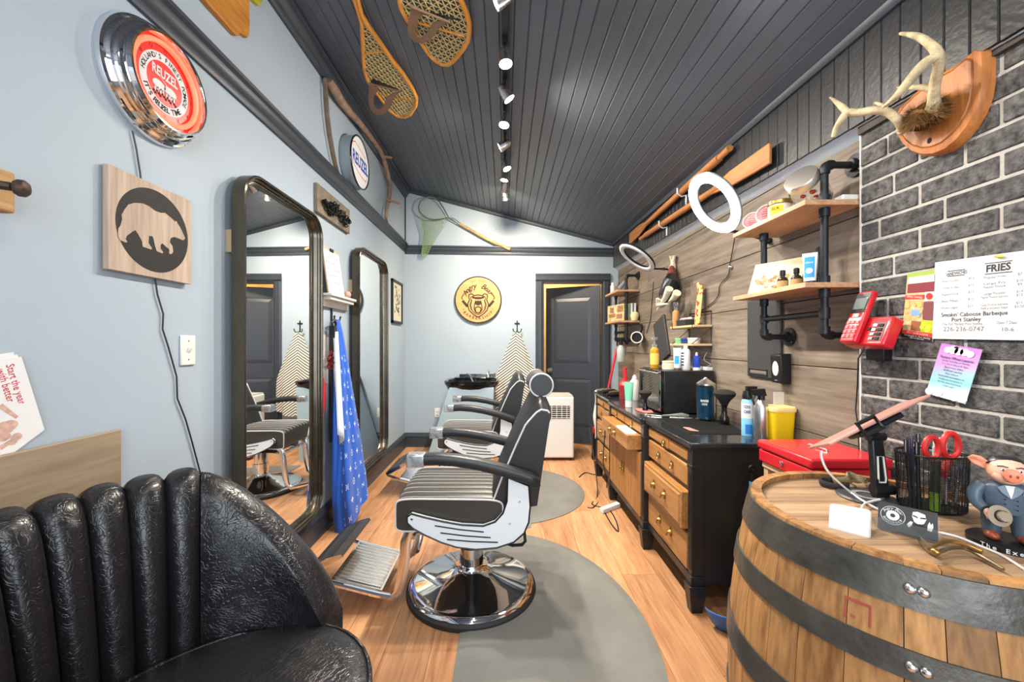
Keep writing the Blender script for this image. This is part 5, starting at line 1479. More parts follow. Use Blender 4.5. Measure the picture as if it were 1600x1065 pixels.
# lower shelf
pc_ = thing('art_card', 'pale card with drawn flowers leaning at the back of the lower pipe shelf', 'card', (1.33, 1.86, ZW))
q = [Vector((1.20, 1.97, ZW)), Vector((1.32, 1.79, ZW)), Vector((1.36, 1.79, ZW + .155)), Vector((1.24, 1.97, ZW + .15))]
ob('card', MB().hexa([p + Vector((.004, .003, 0)) for p in q] + q), mat('cream_card', (214, 196, 164), .7, var=.1, vscale=30), pc_)
m = MB(); kr = random.Random(3); U_ = (q[1]-q[0]); V_ = (q[3]-q[0])
for i in range(26):
    c = q[0] + U_*kr.uniform(.1, .75) + V_*kr.uniform(.05, .55) + Vector((-.0009, -.0006, .0003)); r_ = kr.uniform(.005, .013)
    m.add([c + U_.normalized()*r_*math.cos(2*PI*j/7) + V_.normalized()*r_*math.sin(2*PI*j/7) for j in range(7)], [list(range(7))])
ob('drawing', m, mat('faded_print', (172, 140, 104), .8, var=.4, vscale=80), pc_)['kind'] = 'stuff'
amb = mat('dark_amber_glass', (44, 34, 24), .12, coat=.5); 
lab_t = mat('tan_label', (168, 138, 92), .6)
for (x, y, w_) in ((1.222, 1.752, 'nearer the drawn card'), (1.245, 1.70, 'nearer the white tube')):
    lath('dropper_bottle', [('bottle', [(0, 0), (.019, 0), (.021, .003), (.021, .04), (.016, .05), (.009, .054), (.009, .058), (0, .058)], amb), ('cap', cylp(.011, .058, .084), M['blackplastic']), ('label', [(.0214, .008), (.0214, .036)], lab_t)], (x, y, ZW), 'dark dropper bottle with black cap on the lower pipe shelf, %s' % w_, 'bottle', 'dropper bottles on the pipe shelf')
def squeeze_tube(x, y, z, h, w_, d, yaw, body, cap, label, cat='tube', caph=.014):
    t = thing('cosmetic_tube', label, cat, (x, y, z), (0, 0, yaw))
    def fn(u, v):
        a = 2*PI*u; k = v
        ww = w_*(.78 + .22*k); dd = d*(1 - .92*k)
        return (ww*math.cos(a), dd*math.sin(a), caph + (h - caph)*k)
    ob('body', MB().grid(fn, 24, 8, cu=True), body, t, world=False)
    ob('cap', MB().lathe(cylp(1, 0, 1, .04), (0, 0, 0), 24), cap, t, world=False)
    c = kids(t)[-1]; c.scale = (w_*.76, d*.98, caph)
    return t, fn
tb, fn = squeeze_tube(1.235, 1.612, ZW, .128, .026, .017, math.radians(-50), M['white'], M['blackplastic'], 'white squeeze tube with bright blue label on the lower pipe shelf')
cyan = mat('bright_blue_print', (30, 140, 206), .5)
m = MB(); F_ = lambda x, v: Vector((x, -.0172*(1 - .92*v)*math.sqrt(max(0, 1 - (x/(.027*(.78+.22*v)))**2)) - .0008, .014 + .114*v))
m.grid(lambda u, v: F_(-.017 + .034*u, .12 + .74*v), 6, 6); ob('blue_label', m, cyan, tb, world=False)
m = MB(); m.add([F_(-.011 + 0, .4)*0 + F_(.012*math.cos(2*PI*i/18), .36 + .1*math.sin(2*PI*i/18)) + Vector((0, -.0008, 0)) for i in range(18)], [list(range(18))]); text_on(m, 'shave', F_(0, .66) + Vector((0, -.001, 0)), UX, UZ, .014, width=.026); ob('white_emblem', m, M['paper'], tb, world=False)
lath('black_bottle', [('bottle', [(0, 0), (.02, 0), (.022, .004), (.022, .10), (.012, .115), (.01, .14), (0, .14)], M['blackplastic']), ('pump', cylp(.012, .14, .168), M['blackplastic'])], (1.325, 1.68, ZW), 'black bottle standing behind the white and blue tube', 'bottle')

# ---- wall boards, speaker, phone
def slab_on_wall(quad, th, mt, name, label, cat, slots=()):
    """quad: four points (pixels) on the wall plane X = XR"""
    t = thing(name, label, cat, onx(*quad[3], XR - th))
    q = [onx(x, y, XR - th) for x, y in quad]
    ob('panel', MB().hexa([p for p in q] + [p + UX*(th - .002) for p in q]), mt, t, bevel=.008, bseg=3)
    return t, q
gb = mat('charcoal_board', (58, 59, 61), .5)
t, q = slab_on_wall([(1167, 470), (1219, 466), (1219, 594), (1167, 587)], .016, gb, 'black_wall_board', 'tall dark board with a slotted hand-hold, behind the pipe shelf', 'board')
bl, br2 = q[3], q[2]
for k in (1,):
    c = bl*.62 + br2*.38 + UZ*.03
    ob('hand_hold', MB().box(c.x - .001, c.x + .003, c.y - .065, c.y + .075, c.z - .009, c.z + .009), mat('slot_lining', (120, 108, 96), .7), t, bevel=.003)
    ob('hand_hold_rim', MB().tube([(c.x - .001, c.y - .072, c.z - .014), (c.x - .001, c.y + .08, c.z - .014), (c.x - .001, c.y + .08, c.z + .014), (c.x - .001, c.y - .072, c.z + .014)], .004, 6, closed=True), M['blackplastic'], t)
slab_on_wall([(1020, 507), (1036, 490), (1045, 553), (1028, 570)], .02, gb, 'leaning_clipper_board', 'dark tilted board hanging on the planks above the towel warmer', 'board')
sp = thing('wall_speaker', 'small black box speaker with white oval cone on the planks', 'speaker', (1.37, 1.98, 1.08))
ob('case', MB().hexa([(1.352, 1.944, 1.083), (XR, 1.944, 1.078), (XR, 2.022, 1.078), (1.352, 2.022, 1.083), (1.345, 1.944, 1.222), (XR, 1.944, 1.23), (XR, 2.022, 1.23), (1.345, 2.022, 1.222)]), M['blackplastic'], sp, bevel=.005)
c = Vector((1.3485, 1.984, 1.155))
ob('white_cone', MB().add([c + Vector((-.002 - .0, .021*math.cos(2*PI*i/24), .036*math.sin(2*PI*i/24))) for i in range(24)] + [c + Vector((.004, .023*math.cos(2*PI*i/24), .039*math.sin(2*PI*i/24))) for i in range(24)], [list(range(24))] + [[i, (i+1) % 24, 24 + (i+1) % 24, 24 + i] for i in range(24)]), mat('cream_cone', (226, 220, 206), .6), sp)
ob('badge', MB().box(1.3485, 1.352, 1.972, 1.992, 1.093, 1.098), M['greyink'], sp)
# phone
ph = thing('cordless_phone', 'red cordless phone in a red answering base on the brick wall', 'phone', (1.3, 1.43, 1.25))
Vp = Vector((.40, 0, 1)).normalized(); Np = NY.cross(Vp)          # face normal
if Np.x > 0: Np = -Np
P0 = Vector((1.272, 1.498, 1.275)); ks_ = 1.09
def pb(m, u0, u1, v0, v1, n0, n1):
    f = lambda u, v, n_: P0 + (NY*u + Vp*v + Np*n_)*ks_
    return m.hexa([f(u0,v0,n0), f(u1,v0,n0), f(u1,v0,n1), f(u0,v0,n1), f(u0,v1,n0), f(u1,v1,n0), f(u1,v1,n1), f(u0,v1,n1)])
bs_ = ob('base_unit', pb(MB(), .0, .142, -.002, .098, -.042, 0), M['red'], ph, bevel=.008, bseg=3)
ob('key_field', pb(MB(), .082, .132, .012, .08, 0, .0012), mat('dark_red_grey', (110, 44, 48), .5), bs_)
for r_ in range(4):
    for k in range(2): ob('base_key', pb(MB(), .09 + .02*k, .104 + .02*k, .016 + .015*r_, .025 + .015*r_, .001, .004), M['ink'] if k else M['red'], bs_)
ob('speaker_dot', pb(MB(), .074, .084, .05, .06, 0, .003), M['ink'], bs_)
hs_ = ob('handset', pb(MB(), .006, .066, .0, .185, .002, .024), M['red'], ph, bevel=.008, bseg=3)
ob('screen', pb(MB(), .014, .058, .118, .158, .024, .026), mat('lcd_grey', (104, 118, 116), .25), hs_)
ob('screen_frame', pb(MB(), .010, .062, .105, .176, .0235, .0247), M['blackplastic'], hs_)
ob('nav_key', pb(MB(), .026, .048, .088, .102, .024, .028), mat('pale_pink_key', (232, 190, 186), .4), hs_, bevel=.002)
for r_ in range(4):
    for k in range(3): ob('key', pb(MB(), .014 + .0165*k, .026 + .0165*k, .016 + .0165*r_, .027 + .0165*r_, .024, .027), mat('red_key', (222, 80, 88), .4), hs_)
ob('wall_bracket', MB().box(XK - .035, XK - .001, 1.405, 1.475, 1.218, 1.37), M['blackplastic'], ph, bevel=.004)
ob('bracket_arm', MB().box(1.325, XK - .03, 1.385, 1.465, 1.29, 1.35), M['blackplastic'], ph, bevel=.004)
one('phone_cable', MB().tube([(1.315, 1.45, 1.27), onx(1341, 560, 1.30), onx(1340, 600, 1.34), onx(1337, 640, 1.345), onx(1341, 668, 1.345), onx(1343, 720, 1.34)], .0025, 6), cw, 'black cord dropping from the red phone along the brick edge', 'cord')

# ---- sheets on the brick
xs = XK - .006
def sheet(name, corners, mt, label, cat, th=.0015, off=0.):
    q = [onx(x, y, xs - off) for x, y in corners]       # TL TR BR BL
    t = thing(name, label, cat, (q[3] + q[2])/2)
    ob('paper', MB().hexa([p + UX*th for p in (q[3], q[2], q[1], q[0])] + [q[3], q[2], q[1], q[0]]), mt, t)
    def uv(u, v, e=.0008): return (q[3]*(1-u) + q[2]*u)*(1-v) + (q[0]*(1-u) + q[1]*u)*v - UX*e
    return t, uv, (q[2]-q[3]).normalized(), (q[0]-q[3]).normalized(), q
t, uv, U_, V_, q = sheet('menu_sheet', [(1461, 410), (1700, 378), (1700, 533), (1456, 529)], M['paper'], 'white printed menu sheet with prices pinned to the dark brick', 'menu')
W_ = (q[1]-q[0]).length
dkp = mat('dark_grey_print', (60, 62, 66), .8); ma, mb_, mk, mg, mh, mi, mj = MB(), MB(), MB(), MB(), MB(), MB(), MB()
T_ = lambda m, s, u, v, size, **k: text_on(m, s, uv(u, v), U_, V_, size, **k)
fu = lambda px_: (onx(px_, 470, xs).y - q[3].y)/(q[2].y - q[3].y)   # pixel column -> u
T_(ma, 'FRIES', fu(1557), .84, .028, bold=.03, width=.055)
T_(mb_, 'SANDWICHES', fu(1491), .83, .014, bold=.01, width=.056)
T_(mk, "Smokin' Caboose Barbeque", fu(1518), .31, .017, bold=.01, width=.165); T_(mk, 'Port Stanley', fu(1508), .245, .017, bold=.01, width=.075)
T_(mg, 'The Pad Marlett Port Stanley', fu(1502), .19, .011, width=.105); T_(mg, '226-236-0747', fu(1504), .125, .02, width=.105); T_(mg, 'Open 7 Days', fu(1572), .20, .012, width=.045); T_(mg, '10-6', fu(1574), .12, .016)
for i, s in enumerate(['Brisket on a Bun', 'Chicken on a Bun', 'Pulled Pork', 'Bun Meat', 'Smoked Veggies']):
    v = .74 - .085*i
    T_(mh, s, fu(1482), v, .0095, width=.045); T_(mj, '$12', fu(1515), v + .01, .0095)
for i, s in enumerate(['Regular Fries', 'Large Fry', 'Regular Poutine', 'Large Poutine', 'Regular Poutine Supreme', 'Large Poutine Supreme', 'Add a second meat']):
    v = (.74, .665, .625, .545, .505, .415, .375)[i]
    T_(mi, s, fu(1552), v, .0095, width=.05 + .012*(len(s) > 15)); T_(mi, ('$7', '$10', '$9', '$14', '$12', '$15', '$3.50')[i], fu(1592), v + .005, .0095)

for nm_, q_, k_ in (('fries_heading', ma, dkp), ('sandwich_heading', mb_, dkp), ('shop_name', mk, dkp), ('contact_lines', mg, M['greyink']), ('sandwich_list', mh, M['greyink']), ('fries_list', mi, M['greyink']), ('sandwich_prices', mj, M['greyink'])): ob(nm_, q_, k_, t)
m = MB()
def rect(m, uv_, u0, u1, v0, v1, e=.0008): m.add([uv_(u0, v0, e), uv_(u1, v0, e), uv_(u1, v1, e), uv_(u0, v1, e)], [[0,1,2,3]])
for u0, u1, v0, v1 in ((fu(1490) - .17*.4, fu(1490) + .17*.42, .795, .805), (fu(1490) - .068, fu(1490) + .071, .86, .87), (fu(1536), fu(1580), .775, .785), (fu(1536), fu(1580), .9, .91)): rect(m, uv, u0, u1, v0, v1)
ob('ruled_boxes', m, mat('dark_rule', (70, 72, 76), .8), t)
ob('yellow_pin', MB().ball(uv(fu(1563), .965, .005), .006, .008, .004, u=8, v=5).ball(uv(fu(1558), .975, .005), .006, .008, .003, u=8, v=5), mat('yellow_tape', (236, 214, 60), .5), t)
# food poster
t, uv, U_, V_, q = sheet('food_poster', [(1418, 428), (1462, 421), (1457, 534), (1409, 526)], mat('poster_base', (206, 172, 130), .6, var=.35, vscale=70), 'colourful food flyer with red bands left of the white menu', 'poster', off=-.001)
cols = {}
def cmat(n_, c_):
    if n_ not in cols: cols[n_] = mat('print_' + n_, c_, .6)
    return cols[n_]
def band(nm, c_, u0, u1, v0, v1, e=.0008):
    m = MB(); rect(m, uv, u0, u1, v0, v1, e); return ob(nm, m, cmat(nm, c_), t)
band('green_band', (150, 176, 70), 0, 1, .93, 1); band('white_band', (232, 236, 238), .08, 1, .84, .94, .0010); band('maroon_band', (128, 44, 56), .06, 1, .70, .84, .0012)
band('red_band', (226, 52, 44), .0, .70, .60, .66, .0012); band('pale_patch', (236, 226, 214), .7, 1, .57, .7, .0014); band('wine_photo', (120, 66, 70), .66, 1, .30, .56, .0012)
band('green_photo', (170, 190, 30), .62, 1, .12, .29, .0012); band('bowl_photo', (150, 96, 64), .3, .62, .13, .27, .0014); band('blue_photo', (120, 160, 210), .26, .58, .35, .44, .0014)
band('lower_red_band', (226, 52, 44), 0, 1, .06, .115, .0014); band('black_band', (28, 28, 30), 0, 1, 0, .06, .0014)
m = MB()
def cir(m, u, v, r, e): m.add([uv(u, v, e) + U_*r*math.cos(2*PI*i/16) + V_*r*math.sin(2*PI*i/16) for i in range(16)], [list(range(16))])
cir(m, .85, .635, .011, .0018); ob('red_roundel', m, cmat('red_band', 0), t)
m = MB(); kr = random.Random(21)
for i in range(8): cir(m, kr.uniform(.66, .94), kr.uniform(.14, .27), .0065, .0017 + i*.00005)
ob('lime_fruit', m, mat('lime_print', (206, 220, 60), .6), t)
m = MB()
for i in range(16): cir(m, kr.uniform(.06, .6), kr.uniform(.30, .58), kr.uniform(.004, .009), .0010 + i*.00003)
ob('pie_pictures', m, mat('pastry_print', (226, 176, 96), .6), t)['kind'] = 'stuff'
m = MB()
text_on(m, '234 Joseph St, Port Stanley', uv(.52, .042, .0018), U_, V_, .008, width=.085); text_on(m, '@thecaboose', uv(.52, .015, .0018), U_, V_, .007, width=.045); ob('address_line', m, M['paper'], t); m = MB(); text_on(m, 'FRY + HAND & DOOR', uv(.52, .088, .0018), U_, V_, .008, width=.07); ob('slogan', m, M['paper'], t); m = MB(); text_on(m, 'FAMILY OWNED', uv(.35, .63, .0018), U_, V_, .009, width=.05); ob('banner_text', m, M['paper'], t); m = MB(); text_on(m, 'T. CABOOSE', uv(.6, .885, .0018), U_, V_, .009, width=.04)
ob('roof_lettering', m, M['paper'], t)
# pottery lessons flyer
def grad_mat():
    m, nt, p = _nodes('magenta_teal_flyer'); L = nt.links.new
    tc = nt.nodes.new('ShaderNodeTexCoord'); sp_ = nt.nodes.new('ShaderNodeSeparateXYZ'); L(tc.outputs['Generated'], sp_.inputs[0])
    cr = nt.nodes.new('ShaderNodeValToRGB'); L(sp_.outputs[2], cr.inputs[0])
    e = cr.color_ramp.elements; e[0].position = .15; e[0].color = srgb(214, 232, 234); e[1].position = .95; e[1].color = srgb(206, 120, 204)
    for p_, c_ in ((.32, (140, 212, 220)), (.5, (166, 196, 222)), (.62, (200, 160, 214))): k = e.new(p_); k.color = srgb(c_)
    L(cr.outputs[0], p.inputs['Base Color']); p.inputs['Roughness'].default_value = .6
    return m
t, uv, U_, V_, q = sheet('lesson_flyer', [(1471, 536), (1535, 546), (1508, 631), (1446.5, 614)], grad_mat(), 'tilted pink and teal lesson flyer pinned below the menu', 'flyer', off=.004)
m = MB()
for i, (s, w_, z_) in enumerate([('Pottery Wheel Lessons', .088, .012), ('Sunday, Saturday, or Monday', .075, .008), ('11-1, 2-4, 5-7pm, or 8-10pm', .07, .008), ('$pend ninety dollars', .05, .008), ('$100 per person', .05, .008), ('Book online at', .035, .007), ('www.potteryartsplace.ca', .072, .008), ('info@potteryartsplace.ca', .066, .007), ('207 Main Street Port Stanley', .066, .007), ('(visit us)', .03, .007)]):
    text_on(m, s, uv(.5, .76 - .058*i, .0016), U_, V_, z_, width=w_, bold=.01 if i == 0 else 0)
ob('dark_lettering', m, mat('plum_ink', (62, 50, 84), .8), t)
m = MB()
for u, v, r in ((.22, .9, .010), (.36, .915, .013), (.5, .9, .012), (.64, .905, .012), (.78, .885, .010)): cir(m, u, v, r, .0016)
ob('white_clouds', m, M['paper'], t); m = MB()
for u, v, r in ((.08, .06, .012), (.3, .08, .014), (.72, .08, .014), (.92, .08, .012)): cir(m, u, v, r, .0014 + u*.0001)
ob('white_waves', m, M['paper'], t)
ob('black_pin', MB().ball(uv(.42, .97, .003), .003, .006, .003, u=8, v=5), M['ink'], t)

# ================================================================== ANTLERS on a wooden shield
c7 = lambda x, y, X: onx(1260 + x/4.097, 20 + y/4.097, X)
sh_o = [(1085, 222), (1132, 228), (1135, 330), (1133, 440), (1118, 540), (1085, 640), (1030, 735), (960, 820), (880, 885), (800, 915), (730, 918), (660, 895), (605, 850), (568, 790), (552, 720), (556, 660), (585, 610), (650, 545), (740, 465), (860, 378), (980, 310), (1045, 255)]
at_ = thing('antler_mount', 'deer antlers with fur cap mounted on a carved wooden shield', 'antler mount', c7(760, 660, XK))
oak = wood('carved_oak', (150, 86, 38), (196, 126, 66), 'z', 1.4, .45, .02, .15)
m = MB(); n = len(sh_o)
ctr2 = Vector((0, sum(c7(x, y, XK).y for x, y in sh_o)/n, sum(c7(x, y, XK).z for x, y in sh_o)/n))
o_ = [c7(x, y, XK - .035) for x, y in sh_o]
def insk(p, k, X): return Vector((X, ctr2.y + (p.y - ctr2.y)*k, ctr2.z + (p.z - ctr2.z)*k))
rings = [[insk(p, 1, XK) for p in o_], [insk(p, 1, XK - .02) for p in o_], [insk(p, .95, XK - .032) for p in o_], [insk(p, .84, XK - .035) for p in o_], [insk(p, .82, XK - .032) for p in o_], [insk(p, .80, XK - .036) for p in o_]]
for r_ in rings: m.v.extend(r_)
m.f += [[j*n+i, j*n+(i+1) % n, (j+1)*n+(i+1) % n, (j+1)*n+i] for j in range(5) for i in range(n)] + [list(range(n)), [5*n+i for i in range(n)]]
ob('shield', m, oak, at_)
fur = mat('brown_fur', (136, 100, 56), .9, var=.35, vscale=30)
fc2 = c7(775, 655, XK - .055)
kr = random.Random(31)
m = MB(); m.ball(fc2, .038, .06, .04, u=18, v=12)
ob('skull_cap', m, fur, at_)
m = MB()
for i in range(1800):
    a, b = kr.uniform(0, 2*PI), math.acos(kr.uniform(-1, 1)); d = Vector((-abs(math.sin(b)*math.cos(a)), math.sin(b)*math.sin(a), math.cos(b)))
    p = fc2 + Vector((d.x*.037, d.y*.059, d.z*.039)); tip = p + (d + Vector((0, -.6, -.5))).normalized()*kr.uniform(.016, .036); s_ = d.orthogonal().normalized()*.0016
    m.add([p - s_, p + s_, tip], [[0, 1, 2]])
ob('fur', m, fur, at_)['kind'] = 'stuff'
bone = mat('antler_bone', (190, 174, 138), .55, var=.38, vscale=26, bump=.5, bscale=60)
def horn(pts, rs): return MB().tube([c7(x, y, X) for x, y, X in pts], rs, 10)
def spline(pts, rs, k=4):
    P = [Vector(p) for p in pts]; out = []; ro = []
    for i in range(len(P) - 1):
        p0, p1, p2, p3 = P[max(i-1, 0)], P[i], P[i+1], P[min(i+2, len(P)-1)]
        for j in range(k):
            t_ = j/k; out.append(.5*((2*p1) + (p2 - p0)*t_ + (2*p0 - 5*p1 + 4*p2 - p3)*t_*t_ + (3*p1 - p0 - 3*p2 + p3)*t_**3)); ro.append(rs[i]*(1-t_) + rs[i+1]*t_)
    out.append(P[-1]); ro.append(rs[-1]); return out, ro
def hornS(pts, rs): return horn(*spline(pts, rs))
X1 = XK - .07
ra = ob('antler', hornS([(818, 615, X1), (815, 550, X1 - .02), (822, 460, X1 - .04), (845, 350, X1 - .07), (845, 270, X1 - .09), (790, 200, X1 - .10), (710, 150, X1 - .10), (600, 132, X1 - .09)], [.020, .014, .013, .013, .013, .011, .009, .004]), bone, at_)
ob('tine', hornS([(850, 275, X1 - .09), (760, 320, X1 - .11), (670, 420, X1 - .13), (580, 530, X1 - .14), (488, 606, X1 - .14)], [.012, .013, .013, .010, .003]), bone, ra)
ob('tine', hornS([(818, 500, X1 - .03), (750, 478, X1 - .05), (680, 478, X1 - .06), (580, 478, X1 - .07)], [.010, .009, .007, .003]), bone, ra)
ob('burr', MB().torus(c7(818, 608, X1), .018, .006, UY, UX, 14, 6), bone, ra)
la = ob('antler', hornS([(620, 730, X1), (580, 680, X1 - .03), (510, 632, X1 - .05), (420, 625, X1 - .08), (330, 640, X1 - .10), (262, 640, X1 - .12), (220, 690, X1 - .13), (190, 740, X1 - .13), (172, 795, X1 - .13)], [.016, .013, .013, .013, .013, .013, .011, .009, .007]), bone, at_)
ob('tine', hornS([(265, 638, X1 - .12), (225, 600, X1 - .13), (190, 570, X1 - .14), (150, 540, X1 - .15)], [.012, .010, .007, .003]), bone, la)
ob('tine', hornS([(520, 628, X1 - .05), (490, 595, X1 - .06), (440, 575, X1 - .06)], [.008, .006, .004]), bone, la)
ob('burr', MB().torus(c7(618, 735, X1), .016, .006, UY, UZ, 14, 6), bone, la)
ob('screw_hole', MB().ball(c7(787, 818, XK - .036), .002, .007, .009, u=10, v=6), M['ink'], at_)

# ================================================================== OARS on the header
oarw = wood('oar_ash', (150, 92, 46), (196, 134, 78), 'y', 1.0, .45, .06, .1)
xo = XH - .035
def oar(pts, blade, label):
    t = thing('wooden_oar', label, 'oar', pts[0][0], group='wooden oars on the beadboard')
    P, R_ = spline([p for p, r in pts], [r for p, r in pts], 4)
    ob('shaft', MB().tube(P, R_, 10), oarw, t)
    (p0, h0), (p1, h1), (p2, h2) = blade
    m = MB()
    pts_ = [(p0, h0), (p1, h1), (p2, h2)]
    vs = []
    for p, h in pts_:
        for dx in (-.008, .008):
            vs += [p + Vector((dx, 0, -h)), p + Vector((dx, 0, h))]
    fs = []
    for i in range(2):
        a = i*4; b = a + 4
        fs += [[a, a+1, b+1, b], [a+2, b+2, b+3, a+3], [a, b, b+2, a+2], [a+1, a+3, b+3, b+1]]
    fs += [[0, 2, 3, 1], [8, 9, 11, 10]]
    m.add(vs, fs); ob('blade', m, oarw, t, bevel=.004)
    return t
V3 = lambda y, z: Vector((xo, y, z))
oar([(V3(2.31, 2.413), .020), (V3(2.42, 2.408), .019), (V3(2.46, 2.407), .026), (V3(2.9, 2.40), .025), (V3(3.55, 2.385), .022), (V3(3.9, 2.375), .018)], [(V3(3.62, 2.383), .012), (V3(3.85, 2.377), .05), (V3(4.16, 2.368), .06)], 'upper wooden oar on the black beadboard, blade pointing to the back wall')
oar([(V3(3.84, 2.287), .017), (V3(3.72, 2.283), .018), (V3(3.66, 2.282), .024), (V3(3.2, 2.265), .024), (V3(2.7, 2.245), .022), (V3(2.35, 2.23), .016)], [(V3(2.55, 2.238), .014), (V3(2.3, 2.229), .046), (V3(1.955, 2.214), .052)], 'lower wooden oar on the black beadboard, broad blade pointing to the camera')
def oar_hook(y, z, label):
    t = thing('oar_hook', label, 'hook', (XH, y, z), group='white oar hooks')
    ob('peg', MB().tube([(XH, y, z - .03), (xo - .005, y, z - .04), (xo - .035, y, z - .02), (xo - .036, y, z + .02)], .006, 8), M['steelhook'], t)
    ob('stem', MB().cyl((XH - .006, y, z - .03), (XH - .006, y, z - .1), .007, seg=8), M['steelhook'], t)
oar_hook(2.93, 2.40, 'white hook holding the upper oar'); oar_hook(3.28, 2.268, 'white hook holding the lower oar')

# ================================================================== RING LIGHTS
def ring_light(c, ratio, mdir, R0, r0, lit, label, mount, arm_mat=M['blackplastic']):
    v = (Vector(c) - Vector((0, 0, CH))).normalized(); r = v.cross(UZ).normalized(); u = r.cross(v)
    e = (r*mdir[0] + u*mdir[1]).normalized(); s_ = math.sqrt(1 - ratio*ratio)
    n_ = (-v*ratio - e*s_).normalized()
    U_ = n_.orthogonal().normalized(); V_ = n_.cross(U_)
    t = thing('ring_light', label, 'ring light', c)
    glow = mat('ring_light_lit', (.93, .96, 1.), .5, emit=34.) if lit else mat('ring_diffuser_off', (206, 208, 210), .5)
    ob('diffuser', MB().torus(Vector(c) + n_*.004, R0, r0, U_, V_, 44, 10, flat=.4), glow, t)
    ob('housing', MB().torus(Vector(c) - n_*.010, R0, r0*1.02, U_, V_, 44, 8, flat=.42), M['blackplastic'], t)
    d = (Vector(mount) - Vector(c)); d = (d - n_*d.dot(n_)).normalized()
    p = Vector(c) + d*(R0 + r0*.6) - n_*.012
    ob('arm', MB().tube([p, p*.5 + Vector(mount)*.5 - n_*.02 - UZ*.01, Vector(mount)], .008, 8).ball(p, .014).ball(p*.5 + Vector(mount)*.5 - n_*.02 - UZ*.01, .013).ball(Vector(mount), .018), arm_mat, t)
    return t
ring_light(at(1115, 318, 1.93), .55, (.87, .5), .134, .024, True, 'glowing white ring light beside the nearer pipe shelf', (XR - .01, 2.10, 1.82))
ring_light(at(995, 402, 3.2), .36, (.62, .78), .142, .022, False, 'unlit white ring light on the planks near the back', (XR - .01, 3.28, 1.88))
def cord(pts, r, label, mt=cw, smooth=True, name='loose_cable'):
    P, R_ = spline(pts, [r]*len(pts), 4) if smooth else (pts, r)
    return one(name, MB().tube(P, R_, 6), mt, label, 'cord')
cord([onx(1148, 372, XR - .02), onx(1143, 400, XR - .008), onx(1140, 415, XR - .008), onx(1138, 430, XR - .008), onx(1125, 445, XR - .008), onx(1122, 462, XR - .008), onx(1108, 477, XR - .008), onx(1085, 490, XR - .008)], .003, 'black cord running down the planks from the glowing ring light')
one('cord_clip', MB().ball(onx(1141, 417, XR - .012), .012, .014, .010, u=8, v=6), M['chrome_r'], 'metal cord clip on the planks below the glowing ring light', 'clip')

# ================================================================== WIRE SHELF, board art, hanging ornament
ws = thing('wire_shelf', 'small two-tier shelf with pale boards on a black wire frame', 'shelf', (XR, 2.87, 1.27))
pale = wood('pale_pine_board', (190, 160, 116), (222, 196, 150), 'y', 1.2, .6, .02, .05)
sx_, s0_, s1_ = 1.268, 2.68, 3.06
for z in (1.405, 1.277): ob('shelf_board', MB().box(sx_, XR - .004, s0_, s1_, z - .014, z), pale, ws, bevel=.002)
for y in (s0_ + .012, s1_ - .05):
    ob('wire_bracket', MB().tube([(XR - .006, y, 1.50), (XR - .006, y, 1.22), (sx_ + .01, y, 1.255), (sx_ - .003, y, 1.275), (XR - .006, y, 1.385), (sx_ - .003, y, 1.385), (sx_ - .003, y, 1.43)], .0028, 6), M['blacksteel'], ws)
ob('wire_rail', MB().tube([(XR - .006, s0_ + .012, 1.50), (XR - .006, s1_ - .05, 1.50)], .0028, 6), M['blacksteel'], ws)
zt1, zt2 = 1.4055, 1.2775
amber = mat('amber_liquid_plastic', (206, 150, 60), .2, trans=.35)
lath('toner_bottle', [('bottle', [(0, 0), (.022, 0), (.024, .004), (.024, .11), (.012, .125), (0, .125)], mat('tan_plastic', (190, 140, 90), .35)), ('pump_cap', [(0, .125), (.013, .125), (.014, .15), (.019, .155), (.019, .185), (0, .187)], clearp)], (1.30, 3.03, zt1), 'tall tan bottle with clear pump cap at the end of the wire shelf', 'bottle')
bk2 = thing('black_caddy', 'low dark caddy with pink wrappers on the wire shelf', 'caddy', (1.31, 2.9, zt1))
ob('tray', MB().box(1.285, 1.375, 2.84, 2.985, zt1, zt1 + .045), M['rubber'], bk2, bevel=.003)
for i in range(6): ob('wrapper', MB().ball((1.30 + .06*kr.random(), 2.86 + .11*i/5, zt1 + .052), .016, .018, .012, u=8, v=5), mat('pink_wrapper', (222, 160, 150), .6) if i % 2 else M['offwhite'], bk2)
sk = thing('mini_skateboard', 'small printed skateboard deck standing on the wire shelf', 'skateboard deck', (1.34, 2.79, zt1))
def deck(u, v):
    z = zt1 + .30*v; e = 1.0
    w_ = .036*math.sqrt(max(0.0, 1 - max(0, (v - .84)/.16)**2)) if v > .84 else (.036 if v > .1 else .036*math.sqrt(max(.15, 1 - ((.1 - v)/.1)**2*.8)))
    return Vector((1.335 + .03*v - .02*max(0, v - .85)/.15 + .008*(2*u - 1)**2, 2.785 + (2*u - 1)*w_, z))
m = MB().grid(deck, 8, 24); 
def deckmat():
    m, nt, p = _nodes('deck_print'); L = nt.links.new
    tc = nt.nodes.new('ShaderNodeTexCoord'); nz = nt.nodes.new('ShaderNodeTexNoise'); nz.inputs['Scale'].default_value = 26; nz.inputs['Detail'].default_value = 3
    L(tc.outputs['Object'], nz.inputs[0]); cr = nt.nodes.new('ShaderNodeValToRGB'); L(nz.outputs[0], cr.inputs[0]); e = cr.color_ramp.elements; cr.color_ramp.interpolation = 'CONSTANT'
    e[0].color = srgb(170, 50, 40); e[1].position = .46; e[1].color = srgb(232, 196, 130); k = e.new(.56); k.color = srgb(236, 214, 120); k = e.new(.63); k.color = srgb(196, 96, 52)
    L(cr.outputs[0], p.inputs['Base Color']); p.inputs['Roughness'].default_value = .35
    return m
ob('deck', m, deckmat(), sk, solid=.008)
